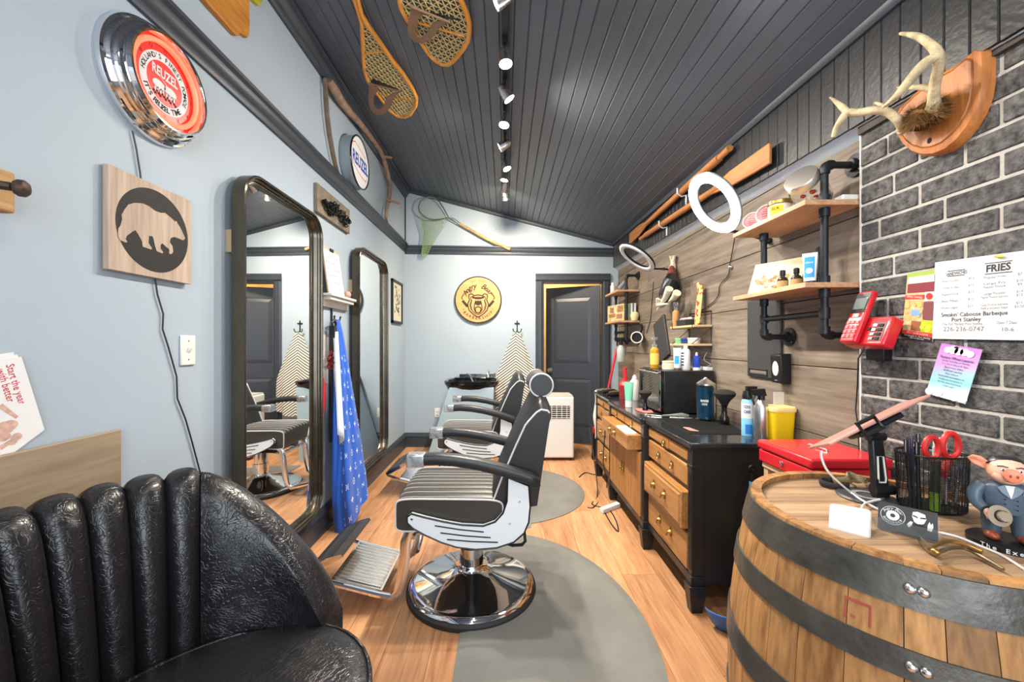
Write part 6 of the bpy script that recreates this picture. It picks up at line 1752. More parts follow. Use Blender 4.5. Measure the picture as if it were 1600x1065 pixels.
for (y, c_, nm) in ((3.0, (120, 186, 130), 'green'), (2.9, (50, 60, 120), 'dark blue'), (2.79, (190, 192, 190), 'silver')):
    lath('flat_tin', [('can', cylp(.040, 0, .026), mat('tin_' + nm, c_, .35, .2)), ('lid', cylp(.042, .026, .040), mat('tinlid_' + nm, tuple(min(255, int(k*1.15)) for k in c_), .3, .2))], (1.325, y, zt2), 'flat round %s tin on the lower wire shelf board' % nm, 'tin', 'flat tins on the wire shelf', seg=28)
# hanging ornament
ho = thing('hanging_ornament', 'dark hanging horn ornament with red wrap and pale tied tuft', 'ornament', (XR - .06, 3.2, 1.75))
oq = lambda x, y, d: onx(1010 + x/6.26, 390 + y/6.26, XR - d)
ob('pale_tuft', MB().tube([oq(255, 60, .03), oq(252, 100, .03), oq(262, 140, .03), oq(250, 190, .035)], [.028, .014, .02, .03], 8).tube([oq(275, 60, .03), oq(262, 120, .03)], [.012, .01], 6), mat('straw_tuft', (206, 194, 166), .8, bump=.4), ho)
ob('red_wrap', MB().tube([oq(250, 180, .035), oq(248, 230, .05), oq(246, 285, .06)], [.032, .05, .062], 14, flat=.7), mat('oxblood_leather', (112, 54, 48), .5), ho)
ob('dark_body', MB().tube([oq(246, 275, .06), oq(240, 330, .075), oq(225, 400, .085), oq(190, 460, .08), oq(150, 520, .07)], [.064, .095, .10, .07, .03], 16, flat=.65), mat('black_leather_gloss', (36, 36, 42), .3), ho)
for pts in (((225, 380), (185, 470), (105, 590)), ((130, 480), (120, 540), (210, 530)), ((300, 420), (270, 470), (220, 505))):
    ob('pale_horn', MB().tube([oq(x, y, .15) for x, y in pts], [.03, .022, .005], 10), mat('ivory_horn', (206, 200, 180), .4), ho)
ob('glass_bulb', MB().ball(oq(145, 510, .10), .04, .05, .05), mat('grey_glassy', (170, 172, 172), .2), ho)
cord([onx(1021, 440, XR - .006), onx(1018, 480, XR - .006), onx(1016, 500, XR - .006), onx(1010, 520, XR - .006)], .003, 'thin black cord on the planks below the unlit ring light')

# ================================================================== FAR PIPE SHELF ITEMS and things hanging below
def p_on(px_, Y, z): return Vector(((px_ - CX)/F*Y, Y, z))
lath('white_bottle', [('bottle', cylp(.028, 0, .09), M['offwhite']), ('cap', cylp(.018, .09, .125), M['white'])], (1.22, 4.5, ZU), 'small white bottle on the top of the farther pipe shelf', 'bottle')
lath('bronze_figurine', [('figure', [(0, 0), (.03, 0), (.032, .015), (.018, .03), (.026, .06), (.014, .075), (.018, .09), (.012, .108), (0, .115)], mat('olive_bronze', (120, 112, 84), .5, .4))], (1.24, 4.36, ZU), 'small olive figurine on the top of the farther pipe shelf', 'figurine')
gr_ = thing('grey_clipper', 'grey hair clipper propped on the top of the farther pipe shelf', 'hair clipper', (1.26, 4.21, ZU))
ob('body', MB().tube([(1.20, 4.2, ZU + .018), (1.235, 4.21, ZU + .05), (1.27, 4.22, ZU + .09)], [.016, .024, .02], 10), mat('blue_grey_plastic', (130, 142, 156), .4), gr_)
ob('blade', MB().cbox((1.28, 4.222, ZU + .105), .03, .035, .012), M['chrome_r'], gr_)
bx_ = thing('picture_box', 'printed cardboard box with vintage picture on the farther pipe shelf', 'box', (1.24, 4.4, ZW))
q = [p_on(949.5, 4.56, ZW), p_on(975, 4.22, ZW)]
pm = mat('vintage_box', (196, 176, 136), .6, var=.35, vscale=14)
ob('box', MB().hexa([q[0], q[1], q[1] + Vector((.045, .03, 0)), q[0] + Vector((.045, .03, 0)), q[0] + UZ*.185, q[1] + UZ*.185, q[1] + Vector((.045, .03, .185)), q[0] + Vector((.045, .03, .185))]), pm, bx_)
m = MB(); d_ = (q[1] - q[0]); nn2 = Vector((-.03, -.045, 0)).normalized()*.001
for u0, u1, v0, v1 in ((.08, .5, .05, .09), (.55, .9, .03, .08), (.15, .4, .10, .16), (.6, .95, .1, .17)):
    m.add([q[0] + d_*u0 + UZ*v0 + nn2, q[0] + d_*u1 + UZ*v0 + nn2, q[0] + d_*u1 + UZ*v1 + nn2, q[0] + d_*u0 + UZ*v1 + nn2], [[0,1,2,3]])
ob('printed_scene', m, mat('brown_print', (140, 104, 76), .7, var=.5, vscale=50), bx_)
for i, (dx, c_, w_) in enumerate(((0, (120, 136, 120), 'green'), (.035, (150, 156, 150), 'grey'))):
    b_ = thing('book', 'thin %s book standing on the farther pipe shelf' % w_, 'book', (1.315 + dx, 4.2, ZW), group='books on the farther pipe shelf')
    ob('cover', MB().box(1.315 + dx, 1.34 + dx, 4.17, 4.32, ZW, ZW + .185), mat('book_' + w_, c_, .6), b_)
    ob('pages', MB().box(1.319 + dx, 1.336 + dx, 4.168, 4.315, ZW + .004, ZW + .181), M['paper'], b_)
lath('yellow_skull', [('skull', [(0, 0), (.03, 0), (.034, .02), (.045, .045), (.04, .075), (.02, .09), (0, .092)], mat('pale_yellow', (214, 206, 150), .5))], (1.352, 4.148, ZW), 'pale yellow skull ornament at the end of the farther pipe shelf', 'ornament')
# hair dryer hanging below
hd_ = thing('hair_dryer', 'black hair dryer with round pale-rimmed nozzle hanging under the farther pipe shelf', 'hair dryer', (1.33, 3.95, 1.2))
c = p_on(995, 3.9, CH - (527 - CY)/F*3.9); n_ = Vector((-.45, -.86, -.05)).normalized(); R_ = n_.to_track_quat('Z', 'Y').to_matrix()
ob('barrel', MB().lathe([(0, -.17), (.03, -.17), (.045, -.14), (.05, -.08), (.045, -.03), (.055, 0), (.05, .0), (.04, -.02), (0, -.02)], c, 24, R=R_), M['blackplastic'], hd_)
ob('nozzle_ring', MB().torus(c, .053, .006, R_ @ UX, R_ @ UY, 28, 6), M['offwhite'], hd_)
ob('handle', MB().tube([c - n_*.1, c - n_*.1 + Vector((.03, .02, .08)), c - n_*.09 + Vector((.035, .02, .13))], [.022, .02, .018], 10), M['blackplastic'], hd_)
sb_ = thing('spray_bottle', 'clear spray bottle with black trigger hanging under the farther pipe shelf', 'spray bottle', (1.24, 4.3, 1.04))
c = p_on(970, 4.3, 1.08)
ob('bottle', MB().lathe([(0, 0), (.038, 0), (.042, .006), (.042, .13), (.03, .16), (.016, .18), (0, .18)], c, 20), mat('frosted_plastic', (200, 208, 206), .35, trans=.3), sb_)
ob('trigger', MB().cyl(c + UZ*.18, c + UZ*.23, .018, seg=12).box(c.x - .06, c.x + .04, c.y - .012, c.y + .012, c.z + .22, c.z + .26).box(c.x - .045, c.x - .033, c.y - .008, c.y + .008, c.z + .17, c.z + .23), M['blackplastic'], sb_)
br_o = thing('red_broom', 'red broom handle leaning by the door behind the dresser', 'broom', (1.1, 4.3, 0))
ob('handle', MB().tube([p_on(943, 4.4, .35), p_on(951, 4.4, .80), p_on(964, 4.4, 1.22)], .013, 10), mat('red_pole', (196, 46, 56), .4), br_o)
ob('head', MB().cbox(p_on(943, 4.4, .32), .24, .05, .07), mat('red_broom_head', (170, 36, 46), .5), br_o, bevel=.008)
ob('bristles', MB().hexa([p_on(943, 4.4, 0) + Vector((-.13, -.03, .002)), p_on(943, 4.4, 0) + Vector((.13, -.03, .002)), p_on(943, 4.4, 0) + Vector((.13, .03, .002)), p_on(943, 4.4, 0) + Vector((-.13, .03, .002)), p_on(943, 4.4, .29) + Vector((-.11, -.02, 0)), p_on(943, 4.4, .29) + Vector((.11, -.02, 0)), p_on(943, 4.4, .29) + Vector((.11, .02, 0)), p_on(943, 4.4, .29) + Vector((-.11, .02, 0))]), M['blackplastic'], br_o)
# ================================================================== ON THE DRESSER (top at ZD)
ZD = .8105
ov = thing('towel_warmer', 'black towel warmer cabinet with glass door on the dresser', 'towel warmer', (1.21, 2.84, ZD))
ox0, ox1, oy0, oy1, oz1 = 1.036, 1.38, 2.626, 3.05, 1.098
ob('case', MB().box(ox0 + .012, ox1, oy0, oy1, ZD + .006, oz1), mat('black_powder_coat', (30, 31, 33), .3, var=.2, vscale=6, rvar=.1), ov, bevel=.006)
dr = ob('door_frame', MB().box(ox0 - .006, ox0 + .012, oy0 + .004, oy1 - .004, ZD + .012, ZD + .05).box(ox0 - .006, ox0 + .012, oy0 + .004, oy1 - .004, oz1 - .04, oz1 - .004).box(ox0 - .006, ox0 + .012, oy0 + .004, oy0 + .035, ZD + .05, oz1 - .04).box(ox0 - .006, ox0 + .012, oy1 - .035, oy1 - .004, ZD + .05, oz1 - .04), M['blackgloss'], ov)
ob('door_glass', MB().box(ox0, ox0 + .01, oy0 + .035, oy1 - .035, ZD + .05, oz1 - .04), mat('smoked_glass', (20, 22, 24), .05, coat=.5), dr)
ob('door_edge', MB().box(ox0 - .008, ox0 - .005, oy0 + .004, oy0 + .008, ZD + .02, oz1 - .03), M['chrome_r'], dr)
ob('handle', MB().tube([(ox0 - .006, oy1 - .06, oz1 - .02), (ox0 - .03, oy1 - .06, oz1 - .015), (ox0 - .03, oy0 + .06, oz1 - .015), (ox0 - .006, oy0 + .06, oz1 - .02)], .006, 8), M['chrome_r'], dr)
for x in (ox0 + .04, ox1 - .03):
    for y in (oy0 + .03, oy1 - .03): ob('foot', MB().cyl((x, y, ZD), (x, y, ZD + .008), .012, seg=10), M['rubber'], ov)
ZO = oz1 + .0005
lath('amber_pump_bottle', [('bottle', [(0, 0), (.027, 0), (.03, .004), (.03, .135), (.018, .15), (.014, .155), (0, .155)], mat('amber_tonic', (222, 160, 50), .15, trans=.25)), ('pump', [(0, .155), (.017, .155), (.017, .175), (.006, .178), (.006, .205), (.02, .208), (.02, .225), (0, .227)], clearp), ('label', [(.0304, .03), (.0304, .11)], mat('honey_label', (232, 186, 90), .5))], (1.075, 2.86, ZO), 'amber pump bottle standing on the towel warmer', 'bottle')
lath('wax_jar', [('jar', cylp(.042, 0, .045), M['offwhite']), ('lid', cylp(.043, .045, .06), mat('tan_lid', (206, 190, 150), .4)), ('label', [(.0424, .008), (.0424, .036)], mat('cream_label', (226, 208, 164), .5))], (1.135, 2.76, ZO), 'low cream jar with tan lid on the towel warmer', 'jar')
tb2, fn = squeeze_tube(1.175, 2.715, ZO, .15, .027, .02, math.radians(-40), mat('pale_blue_tube', (190, 216, 232), .4), mat('brown_cap', (110, 76, 60), .5), 'pale blue squeeze tube standing on the towel warmer')
m = MB(); F2 = lambda x, v: Vector((x, -.0204*(1 - .92*v)*math.sqrt(max(0, 1 - (x/(.028*(.78+.22*v)))**2)) - .0008, .014 + .136*v))
m.grid(lambda u, v: F2(-.014 + .028*u, .2 + .4*v), 6, 4); ob('label', m, cyan, tb2, world=False)
wb_ = lath('aftershave_bottle', [('bottle', [(0, 0), (.027, 0), (.029, .004), (.029, .13), (.02, .143), (0, .144)], M['white']), ('cap', cylp(.014, .144, .165), M['white'])], (1.235, 2.72, ZO), 'plain white bottle with black side stripes on the towel warmer', 'bottle')
for i in range(5): ob('stripe', MB().lathe([(.0294, .03 + .02*i), (.0294, .038 + .02*i)], (0, 0, 0), 6, a0=math.radians(170), a1=math.radians(225)), M['ink'], wb_, world=False)
lath('blue_oil_bottle', [('bottle', [(0, 0), (.022, 0), (.024, .004), (.024, .085), (.010, .098), (0, .098)], mat('cobalt_bottle', (36, 70, 170), .35)), ('tip', [(0, .098), (.009, .098), (.006, .118), (0, .12)], M['white']), ('white_label', [(.0244, .0), (.0244, .018)], M['paper'])], (1.30, 2.70, ZO), 'small cobalt blue bottle with white tip on the towel warmer', 'bottle')
one('white_box', MB().box(1.335, 1.378, 2.64, 2.74, ZO, ZO + .022), M['white'], 'small flat white box at the wall end of the towel warmer', 'box', bevel=.003)
cord([(1.37, 2.70, ZO + .12), (1.34, 2.68, ZO + .07), (1.37, 2.65, ZO + .04), (1.33, 2.63, ZO + .028)], .003, 'tangled grey wires behind the blue bottle on the towel warmer', M['greyink'])
# barbicide jar
bj = thing('disinfectant_jar', 'tall glass jar of blue disinfectant with domed lid on the dresser', 'jar', (1.22, 2.42, ZD))
c = Vector((1.22, 2.42, ZD))
ob('glass', MB().lathe([(0, 0), (.054, 0), (.057, .005), (.05, .02), (.05, .05), (.053, .055), (.053, .215), (.050, .215), (.049, .06), (.046, .012), (0, .01)], c, 32), M['glass'], bj)
ob('blue_liquid', MB().lathe([(0, .012), (.044, .012), (.0485, .06), (.0485, .205), (0, .205)], c, 32), mat('blue_liquid', (24, 84, 118), .08, trans=.35, ior=1.33), bj)
ob('lid', MB().lathe([(0, .262), (.008, .262), (.012, .255), (.03, .243), (.054, .226), (.054, .216), (0, .216)], c, 32), mat('brushed_dome', (.66, .66, .64), .25, 1.), bj)
m = MB(); text_on(m, 'BARBI', c + Vector((-.054*.55, -.054*.84, .125)), (.84, -.55, 0), UZ, .018, bold=.03, width=.042); text_on(m, 'CIDE', c + Vector((-.054*.55, -.054*.84, .105)), (.84, -.55, 0), UZ, .016, bold=.02, width=.03)
ob('white_lettering', m, M['paper'], bj)
# duster brush
def duster(c, s, label):
    t = thing('neck_duster', label, 'brush', c, group='neck dusters')
    ob('handle', MB().lathe([(0, 0), (.022*s, 0), (.026*s, .01*s), (.026*s, .04*s), (.016*s, .06*s), (.014*s, .1*s), (.02*s, .12*s), (0, .122*s)], c, 20), M['blackgloss'], t)
    ob('bristles', MB().lathe([(0, .11*s), (.018*s, .115*s), (.03*s, .14*s), (.055*s, .168*s), (.06*s, .182*s), (.05*s, .195*s), (.025*s, .203*s), (0, .205*s)], c, 28), mat('black_bristle', (40, 38, 36), .9, bump=.5, bscale=200, stretch=(4, 4, .6)), t)
duster(Vector((1.262, 2.29, ZD)), 1.0, 'black neck duster brush standing on its handle near the spray can')
duster(Vector((.965, 2.74, ZD)), .72, 'small black neck duster brush in front of the glass door of the towel warmer')
# mesh mat, comb
mm = thing('counter_mat', 'black mesh rubber mat lying on the dresser top', 'counter mat', (1.1, 2.27, ZD))
mq = [Vector((.955, 2.06, ZD)), Vector((1.25, 2.05, ZD)), Vector((1.335, 2.41, ZD)), Vector((.945, 2.49, ZD))]
ob('sheet', MB().hexa(mq + [p + UZ*.003 for p in mq]), M['rubber'], mm)
m = MB(); uvm = lambda u, v: (mq[0]*(1-u) + mq[1]*u)*(1-v) + (mq[3]*(1-u) + mq[2]*u)*v + UZ*.0035
for i in range(45): m.tube([uvm(.01, i/45 + .01), uvm(.99, i/45 + .01)], .0011, 3)
for i in range(40): m.tube([uvm(i/40 + .01, .01), uvm(i/40 + .01, .99)], .0011, 3)
ob('ridges', m, M['rubber'], mm)['kind'] = 'stuff'
one('pink_comb', MB().hexa([Vector((.975, 2.10, ZD + .006)), Vector((1.015, 2.08, ZD + .006)), Vector((1.005, 2.17, ZD + .006)), Vector((.975, 2.18, ZD + .006)), Vector((.975, 2.10, ZD + .012)), Vector((1.015, 2.08, ZD + .012)), Vector((1.005, 2.17, ZD + .012)), Vector((.975, 2.18, ZD + .012))]), mat('dusty_rose_plastic', (176, 128, 122), .5), 'small pink card on the front corner of the mesh mat', 'card', bevel=.002)
cl_ = thing('flat_clipper', 'grey clipper with curved handle lying between towel warmer and blue jar', 'hair clipper', (1.1, 2.47, ZD))
ob('body', MB().tube([(1.00, 2.53, ZD + .010), (1.06, 2.52, ZD + .014), (1.11, 2.50, ZD + .018), (1.15, 2.49, ZD + .013)], [.006, .009, .016, .011], 8), mat('pewter', (128, 126, 120), .35, .6), cl_)
ob('comb_blade', MB().tube([(1.03, 2.49, ZD + .006), (1.10, 2.465, ZD + .006), (1.155, 2.455, ZD + .006)], .005, 6), M['chrome_r'], cl_)
# spray can and aluminium bottle
sc_c = thing('spray_can', 'white and blue spray can with black trigger on the dresser', 'spray can', (1.236, 2.03, ZD))
c = Vector((1.236, 2.03, ZD))
ob('can', MB().lathe([(0, 0), (.026, 0), (.027, .004), (.027, .175), (.02, .185), (0, .186)], c, 24), mat('aqua_can', (130, 196, 226), .35), sc_c)
ob('print_band', MB().lathe([(.0274, .09), (.0274, .165)], c, 24), M['white'], sc_c); ob('blue_splash', MB().lathe([(.0276, .012), (.0276, .06)], c, 8, a0=math.radians(220), a1=math.radians(290)), mat('deep_aqua', (40, 120, 200), .4), sc_c)
m = MB(); 
for k_, s in enumerate(('COOL', 'CARE')): text_on(m, s, c + Vector((-.028*.52, -.028*.855, .148 - .025*k_)), (.855, -.52, 0), UZ, .02, bold=.03, width=.03)
ob('blue_lettering', m, mat('navy_print', (30, 60, 130), .5), sc_c)
ob('black_nozzle', MB().lathe([(0, .186), (.022, .186), (.024, .2), (.018, .226), (0, .23)], c, 18).box(c.x - .005, c.x + .045, c.y - .01, c.y + .01, c.z + .222, c.z + .25), M['blackplastic'], sc_c)
al = thing('aluminium_spray_bottle', 'brushed aluminium spray bottle with black trigger head on the dresser', 'spray bottle', (1.262, 1.96, ZD))
c = Vector((1.262, 1.96, ZD))
ob('bottle', MB().lathe([(0, 0), (.031, 0), (.033, .004), (.033, .15), (.026, .175), (.014, .192), (0, .194)], c, 28), mat('brushed_aluminium', (.66, .66, .66), .3, 1.), al)
ob('trigger_head', MB().lathe([(0, .192), (.016, .192), (.016, .212), (0, .214)], c, 16).hexa([c + Vector(p) for p in ((-.035, -.012, .212), (.02, -.012, .212), (.02, .012, .212), (-.035, .012, .212), (-.05, -.009, .24), (.012, -.01, .246), (.012, .01, .246), (-.05, .009, .24))]).tube([c + Vector((-.03, 0, .214)), c + Vector((-.042, 0, .19)), c + Vector((-.034, 0, .168))], .005, 6), M['blackplastic'], al)
# sharps container
yc = thing('sharps_container', 'yellow plastic sharps container with pale lid on the dresser end', 'container', (1.325, 1.935, ZD))
c = Vector((1.338, 1.945, ZD)); ylw = mat('yellow_plastic', (240, 200, 20), .4)
def sq(k, z, h=.056, d=.05): return [c + Vector((h*k*math.copysign(abs(math.cos(2*PI*i/32))**.4, math.cos(2*PI*i/32)), d*k*math.copysign(abs(math.sin(2*PI*i/32))**.4, math.sin(2*PI*i/32)), z)) for i in range(32)]
m = MB(); rg = [sq(.86, 0), sq(.88, .004), sq(1, .145)]
for r_ in rg: m.v.extend([tuple(p) for p in r_])
m.f += [[j*32+i, j*32+(i+1) % 32, (j+1)*32+(i+1) % 32, (j+1)*32+i] for j in range(2) for i in range(32)] + [list(range(32))[::-1], [64+i for i in range(32)]]
ob('tub', m, ylw, yc)
m = MB(); rg = [sq(1.06, .14), sq(1.08, .144), sq(1.08, .158), sq(1.0, .164)]
for r_ in rg: m.v.extend([tuple(p) for p in r_])
m.f += [[j*32+i, j*32+(i+1) % 32, (j+1)*32+(i+1) % 32, (j+1)*32+i] for j in range(3) for i in range(32)] + [list(range(32))[::-1], [96+i for i in range(32)]]
ob('lid', m, mat('pale_yellow_lid', (240, 218, 140), .4), yc)
ob('raised_flap', MB().cbox(c + Vector((.02, .03, .195)), .05, .004, .065), mat('clear_flap', (.85, .85, .82), .3, trans=.5), yc)
# far end clutter
tb3, fn = squeeze_tube(.912, 2.93, ZD, .185, .034, .024, math.radians(-15), mat('mint_tube', (110, 190, 160), .4), M['white'], 'mint green squeeze tube standing at the front of the dresser', caph=.05)
lath('talc_bottle', [('bottle', [(0, 0), (.036, 0), (.038, .005), (.038, .15), (.026, .168), (0, .17)], M['offwhite']), ('nozzle_cap', [(0, .17), (.022, .17), (.018, .19), (.008, .205), (0, .207)], M['white'])], (1.075, 3.30, ZD), 'white talc bottle with pointed cap on the dresser', 'bottle')
rf_ = thing('red_funnel_brush', 'red scrubbing brush with upright handle behind the mint tube', 'brush', (1.03, 3.36, ZD))
c = Vector((1.02, 3.38, ZD))
ob('head', MB().lathe([(0, .10), (.05, .10), (.055, .115), (.04, .14), (.016, .155), (.013, .24), (.016, .26), (0, .265)], c, 18), mat('bright_red_plastic', (206, 30, 44), .4), rf_)
ob('bristles', MB().lathe([(0, 0), (.048, 0), (.05, .10), (0, .10)], c, 18), mat('dark_red_bristle', (130, 30, 36), .8), rf_)
kr = random.Random(17)
for i, (x, y, a) in enumerate(((.95, 3.80, .2), (.98, 3.70, .15), (1.16, 3.76, 1.4), (1.02, 3.60, .1), (.97, 3.5, .15))):
    labs = ['at the far front corner', 'second from the far corner', 'nearest the wall', 'behind the talc bottle', 'closest to the mint tube']
    t = thing('hair_trimmer', 'chrome and black hair trimmer lying on the far dresser end, %s' % labs[i], 'hair trimmer', (x, y, ZD), (0, 0, a), 'trimmers on the far dresser end')
    ob('body', MB().tube([(-.08, 0, .02), (-.03, 0, .022), (.03, 0, .024), (.06, 0, .02)], [.014, .02, .022, .016], 10), (M['chrome_r'], M['blackplastic'], mat('beige_plastic', (200, 180, 150), .4), M['gold'], M['blackplastic'])[i], t, world=False)
    ob('blade', MB().cbox((.075, 0, .022), .03, .038, .012), M['chrome'], t, world=False)
one('pink_tray', MB().prism([(0, 0), (.09, -.03), (.17, -.02), (.17, .03), (.09, .07), (.01, .05)], lambda a, b, t: (.925 + b + .02, 2.66 + a, ZD + t), .008), mat('salmon_plastic', (196, 120, 110), .5), 'flat salmon pink comb tray at the front of the dresser', 'tray', bevel=.002)
one('grooming_scissors', MB().tube([(.93, 2.6, ZD + .004), (1.0, 2.54, ZD + .004)], [.003, .005], 6).tube([(.94, 2.58, ZD + .004), (.97, 2.62, ZD + .004)], .003, 6).torus((.925, 2.61, ZD + .004), .012, .003, UX, UY, 12, 6), M['chrome_r'], 'small steel scissors beside the salmon pink tray', 'scissors')
wt = thing('white_towel', 'white towel draped over the far end of the dresser', 'towel', (.9, 3.9, .5))
ob('cloth', MB().grid(lambda u, v: Vector((.885 + .10*u + .01*math.sin(9*v), 3.925 + .018*math.sin(11*u + 3*v), .80 - .46*v + .02*math.sin(7*u))), 14, 18), M['offwhite'], wt, solid=.01)

# ================================================================== FLOOR BITS
pw_ = thing('power_strip', 'white power strip on the floor before the dresser', 'power strip', (.80, 3.1, 0))
ob('bar', MB().hexa([Vector(p) for p in ((.735, 2.98, .001), (.90, 3.10, .001), (.88, 3.14, .001), (.715, 3.02, .001), (.735, 2.98, .035), (.90, 3.10, .035), (.88, 3.14, .035), (.715, 3.02, .035))]), M['white'], pw_, bevel=.005)
fz = lambda x, y: onz(x, y, .004)
cord([Vector((.83, 3.92, .45)), fz(934, 770) + UZ*.03, fz(925, 787), fz(950, 795), fz(962, 812), fz(966, 830), fz(955, 818), fz(945, 800)], .005, 'black cable looping on the floor in front of the dresser')
cord([Vector((.835, 3.3, .62)), Vector((.82, 3.32, .3)), fz(948, 760), fz(930, 790), fz(918, 792)], .004, 'second black cable hanging down the front of the dresser to the floor')
cord([fz(905, 745), fz(915, 738), fz(930, 741), fz(936, 730)], .005, 'short black cable on the floor by the air conditioner')
# long handled dustpan
dp = thing('long_dustpan', 'blue dustpan with long black handle between dresser and barrel', 'dustpan', (1.1, 1.80, 0))
bluep = mat('blue_plastic', (54, 104, 170), .4)
def pan(u, v):
    a = PI*(1 + u); k = v
    return Vector((1.075 + (.12 + .05*k)*math.cos(a), 1.80 + (.06 + .03*k)*math.sin(a), .003 + .085*k**1.5))
m = MB().grid(pan, 24, 8); m.add([pan(i/24, 0) for i in range(25)], [list(range(25))]); ob('pan', m, bluep, dp, solid=.004)
ob('handle', MB().tube([(1.09, 1.80, .01), (1.13, 1.83, .4), (1.153, 1.855, .60)], .011, 10), M['blackplastic'], dp)
ob('blue_collar', MB().tube([(1.1525, 1.854, .595), (1.1535, 1.858, .635)], .014, 12), mat('sky_blue_plastic', (90, 170, 220), .4), dp)
ob('hang_grip', MB().tube([(1.1535, 1.857, .63), (1.154, 1.859, .675)], .011, 10).torus((1.154, 1.86, .695), .012, .006, UX, UZ, 16, 6), M['blackplastic'], dp)
ob('hand_brush', MB().cbox((1.02, 1.775, .07), .02, .06, .03), M['offwhite'], dp, bevel=.004)
# wooden stand and cash box behind the barrel
M['paleoak'] = wood('pale_stand', (176, 146, 108), (210, 184, 146), 'z', 1.2, .6, .03, .1)
stn = thing('wooden_stand', 'pale wooden stand behind the barrel carrying the red cash box', 'stand', (1.2, 1.53, 0))
ob('top', MB().box(1.075, 1.345, 1.385, 1.665, .765, .789), M['paleoak'], stn, bevel=.003)
for x in (1.08, 1.315):
    for y in (1.39, 1.635): ob('leg', MB().box(x, x + .025, y, y + .025, 0, .765), M['paleoak'], stn)
ob('shelf', MB().box(1.09, 1.33, 1.4, 1.65, .3, .318), M['paleoak'], stn)
cx_ = thing('cash_box', 'red metal cash box with keyhole behind the barrel', 'cash box', (1.2, 1.53, .79))
Z0 = .7895
ob('base', MB().box(1.065, 1.345, 1.383, 1.672, Z0, Z0 + .05), M['red'], cx_, bevel=.006, bseg=3)
ob('lid', MB().box(1.06, 1.35, 1.378, 1.677, Z0 + .052, Z0 + .088), M['red'], cx_, bevel=.010, bseg=3)
ob('keyhole', MB().lathe([(0, 0), (.009, 0), (.009, .005), (0, .006)], (1.064, 1.53, Z0 + .03), 14, axis='x', R=Matrix.Rotation(PI, 3, 'Z')), M['chrome'], cx_)
ob('lid_handle', MB().tube([(1.2, 1.48, Z0 + .088), (1.2, 1.485, Z0 + .093), (1.2, 1.57, Z0 + .093), (1.2, 1.575, Z0 + .088)], .004, 6), M['chrome_r'], cx_)

# ================================================================== ON THE BARREL (head at ZT)
# tablet on a desk stand
ts = thing('tablet_stand', 'black adjustable tablet stand with round base on the barrel', 'tablet stand', (.95, 1.045, ZT))
bc_ = Vector((.95, 1.045, ZT))
ob('base', MB().lathe([(0, 0), (.062, 0), (.064, .003), (.06, .007), (0, .008)], bc_, 40), mat('charcoal_disc', (58, 57, 62), .45), ts)
ob('base_emblem', MB().lathe([(.022, .0082), (.034, .0082), (.034, .0088), (.022, .0088)], bc_, 28), M['greyink'], ts)
a0, a1 = Vector((.972, 1.03, ZT + .008)), Vector((.962, 1.035, ZT + .165))
ob('upright', MB().hexa([a0 + Vector(p) for p in ((-.02, -.008, 0), (.02, -.008, 0), (.02, .008, 0), (-.02, .008, 0))] + [a1 + Vector(p) for p in ((-.015, -.008, 0), (.015, -.008, 0), (.015, .008, 0), (-.015, .008, 0))]), M['blackplastic'], ts, bevel=.004)
sl_ = [a0 + (a1 - a0)*k + Vector((dx, -.009, 0)) for dx, k in ((-.008, .26), (.008, .26), (.010, .32), (.008, .68), (-.006, .68), (-.009, .32))]
ob('slot_trim', MB().tube(sl_, .0022, 6, closed=True), M['offwhite'], ts)
ob('pivot', MB().cyl(a0 + Vector((-.02, 0, .02)), a0 + Vector((.03, 0, .02)), .014, seg=16), M['blackplastic'], ts)
ob('pivot', MB().cyl(a1 + Vector((-.018, 0, 0)), a1 + Vector((.02, 0, 0)), .013, seg=16), M['blackplastic'], ts)
TA, TB, TCc = Vector((.766, 1.0, 1.0125)), Vector((1.017, 1.02, 1.121)), Vector((.987, .92, 1.157))
TD = TA + (TCc - TB)
tn = (TB - TA).cross(TCc - TB).normalized()
if tn.z < 0: tn = -tn
tab = thing('tablet', 'tablet with rose gold back clamped on the desk stand', 'tablet', (TA + TCc)/2)
ob('body', MB().hexa([TA, TB, TCc, TD, TA + tn*.007, TB + tn*.007, TCc + tn*.007, TD + tn*.007]), mat('rose_gold', (206, 152, 140), .35, .3), tab, bevel=.003)
e1, e2 = (TB - TA).normalized(), (TCc - TB).normalized()
ob('screen', MB().add([TA + e1*.01 + e2*.008 - tn*.0004, TB - e1*.01 + e2*.008 - tn*.0004, TCc - e1*.01 - e2*.008 - tn*.0004, TD + e1*.01 - e2*.008 - tn*.0004], [[0,1,2,3]]), M['blackgloss'], tab)
ctb = (TA + TCc)/2
ob('mount_plate', MB().hexa([ctb + e1*p + e2*q_ - tn*.002 - tn*h for h in (.014, .0) for p, q_ in ((-.05, -.03), (.07, -.03), (.07, .03), (-.05, .03))]), M['blackplastic'], ts, bevel=.005)
ob('ball_joint', MB().tube([ctb - tn*.012 + e1*.02, a1 + Vector((0, 0, .012))], [.018, .014], 12), M['blackplastic'], ts)
g = TA*.62 + TB*.38
ob('clamp_arm', MB().tube([ctb - tn*.01 - e1*.03, g - tn*.014 + e2*.07], .009, 8), M['blackplastic'], ts)
gc_ = (TD*.62 + TCc*.38)
fr_ = [gc_ + e1*p + e2*.004 + tn*q_ for p, q_ in ((-.022, -.012), (.022, -.012), (.022, .016), (-.022, .016))]
ob('clamp', MB().tube(fr_, .0055, 6, closed=True), M['blackplastic'], ts)
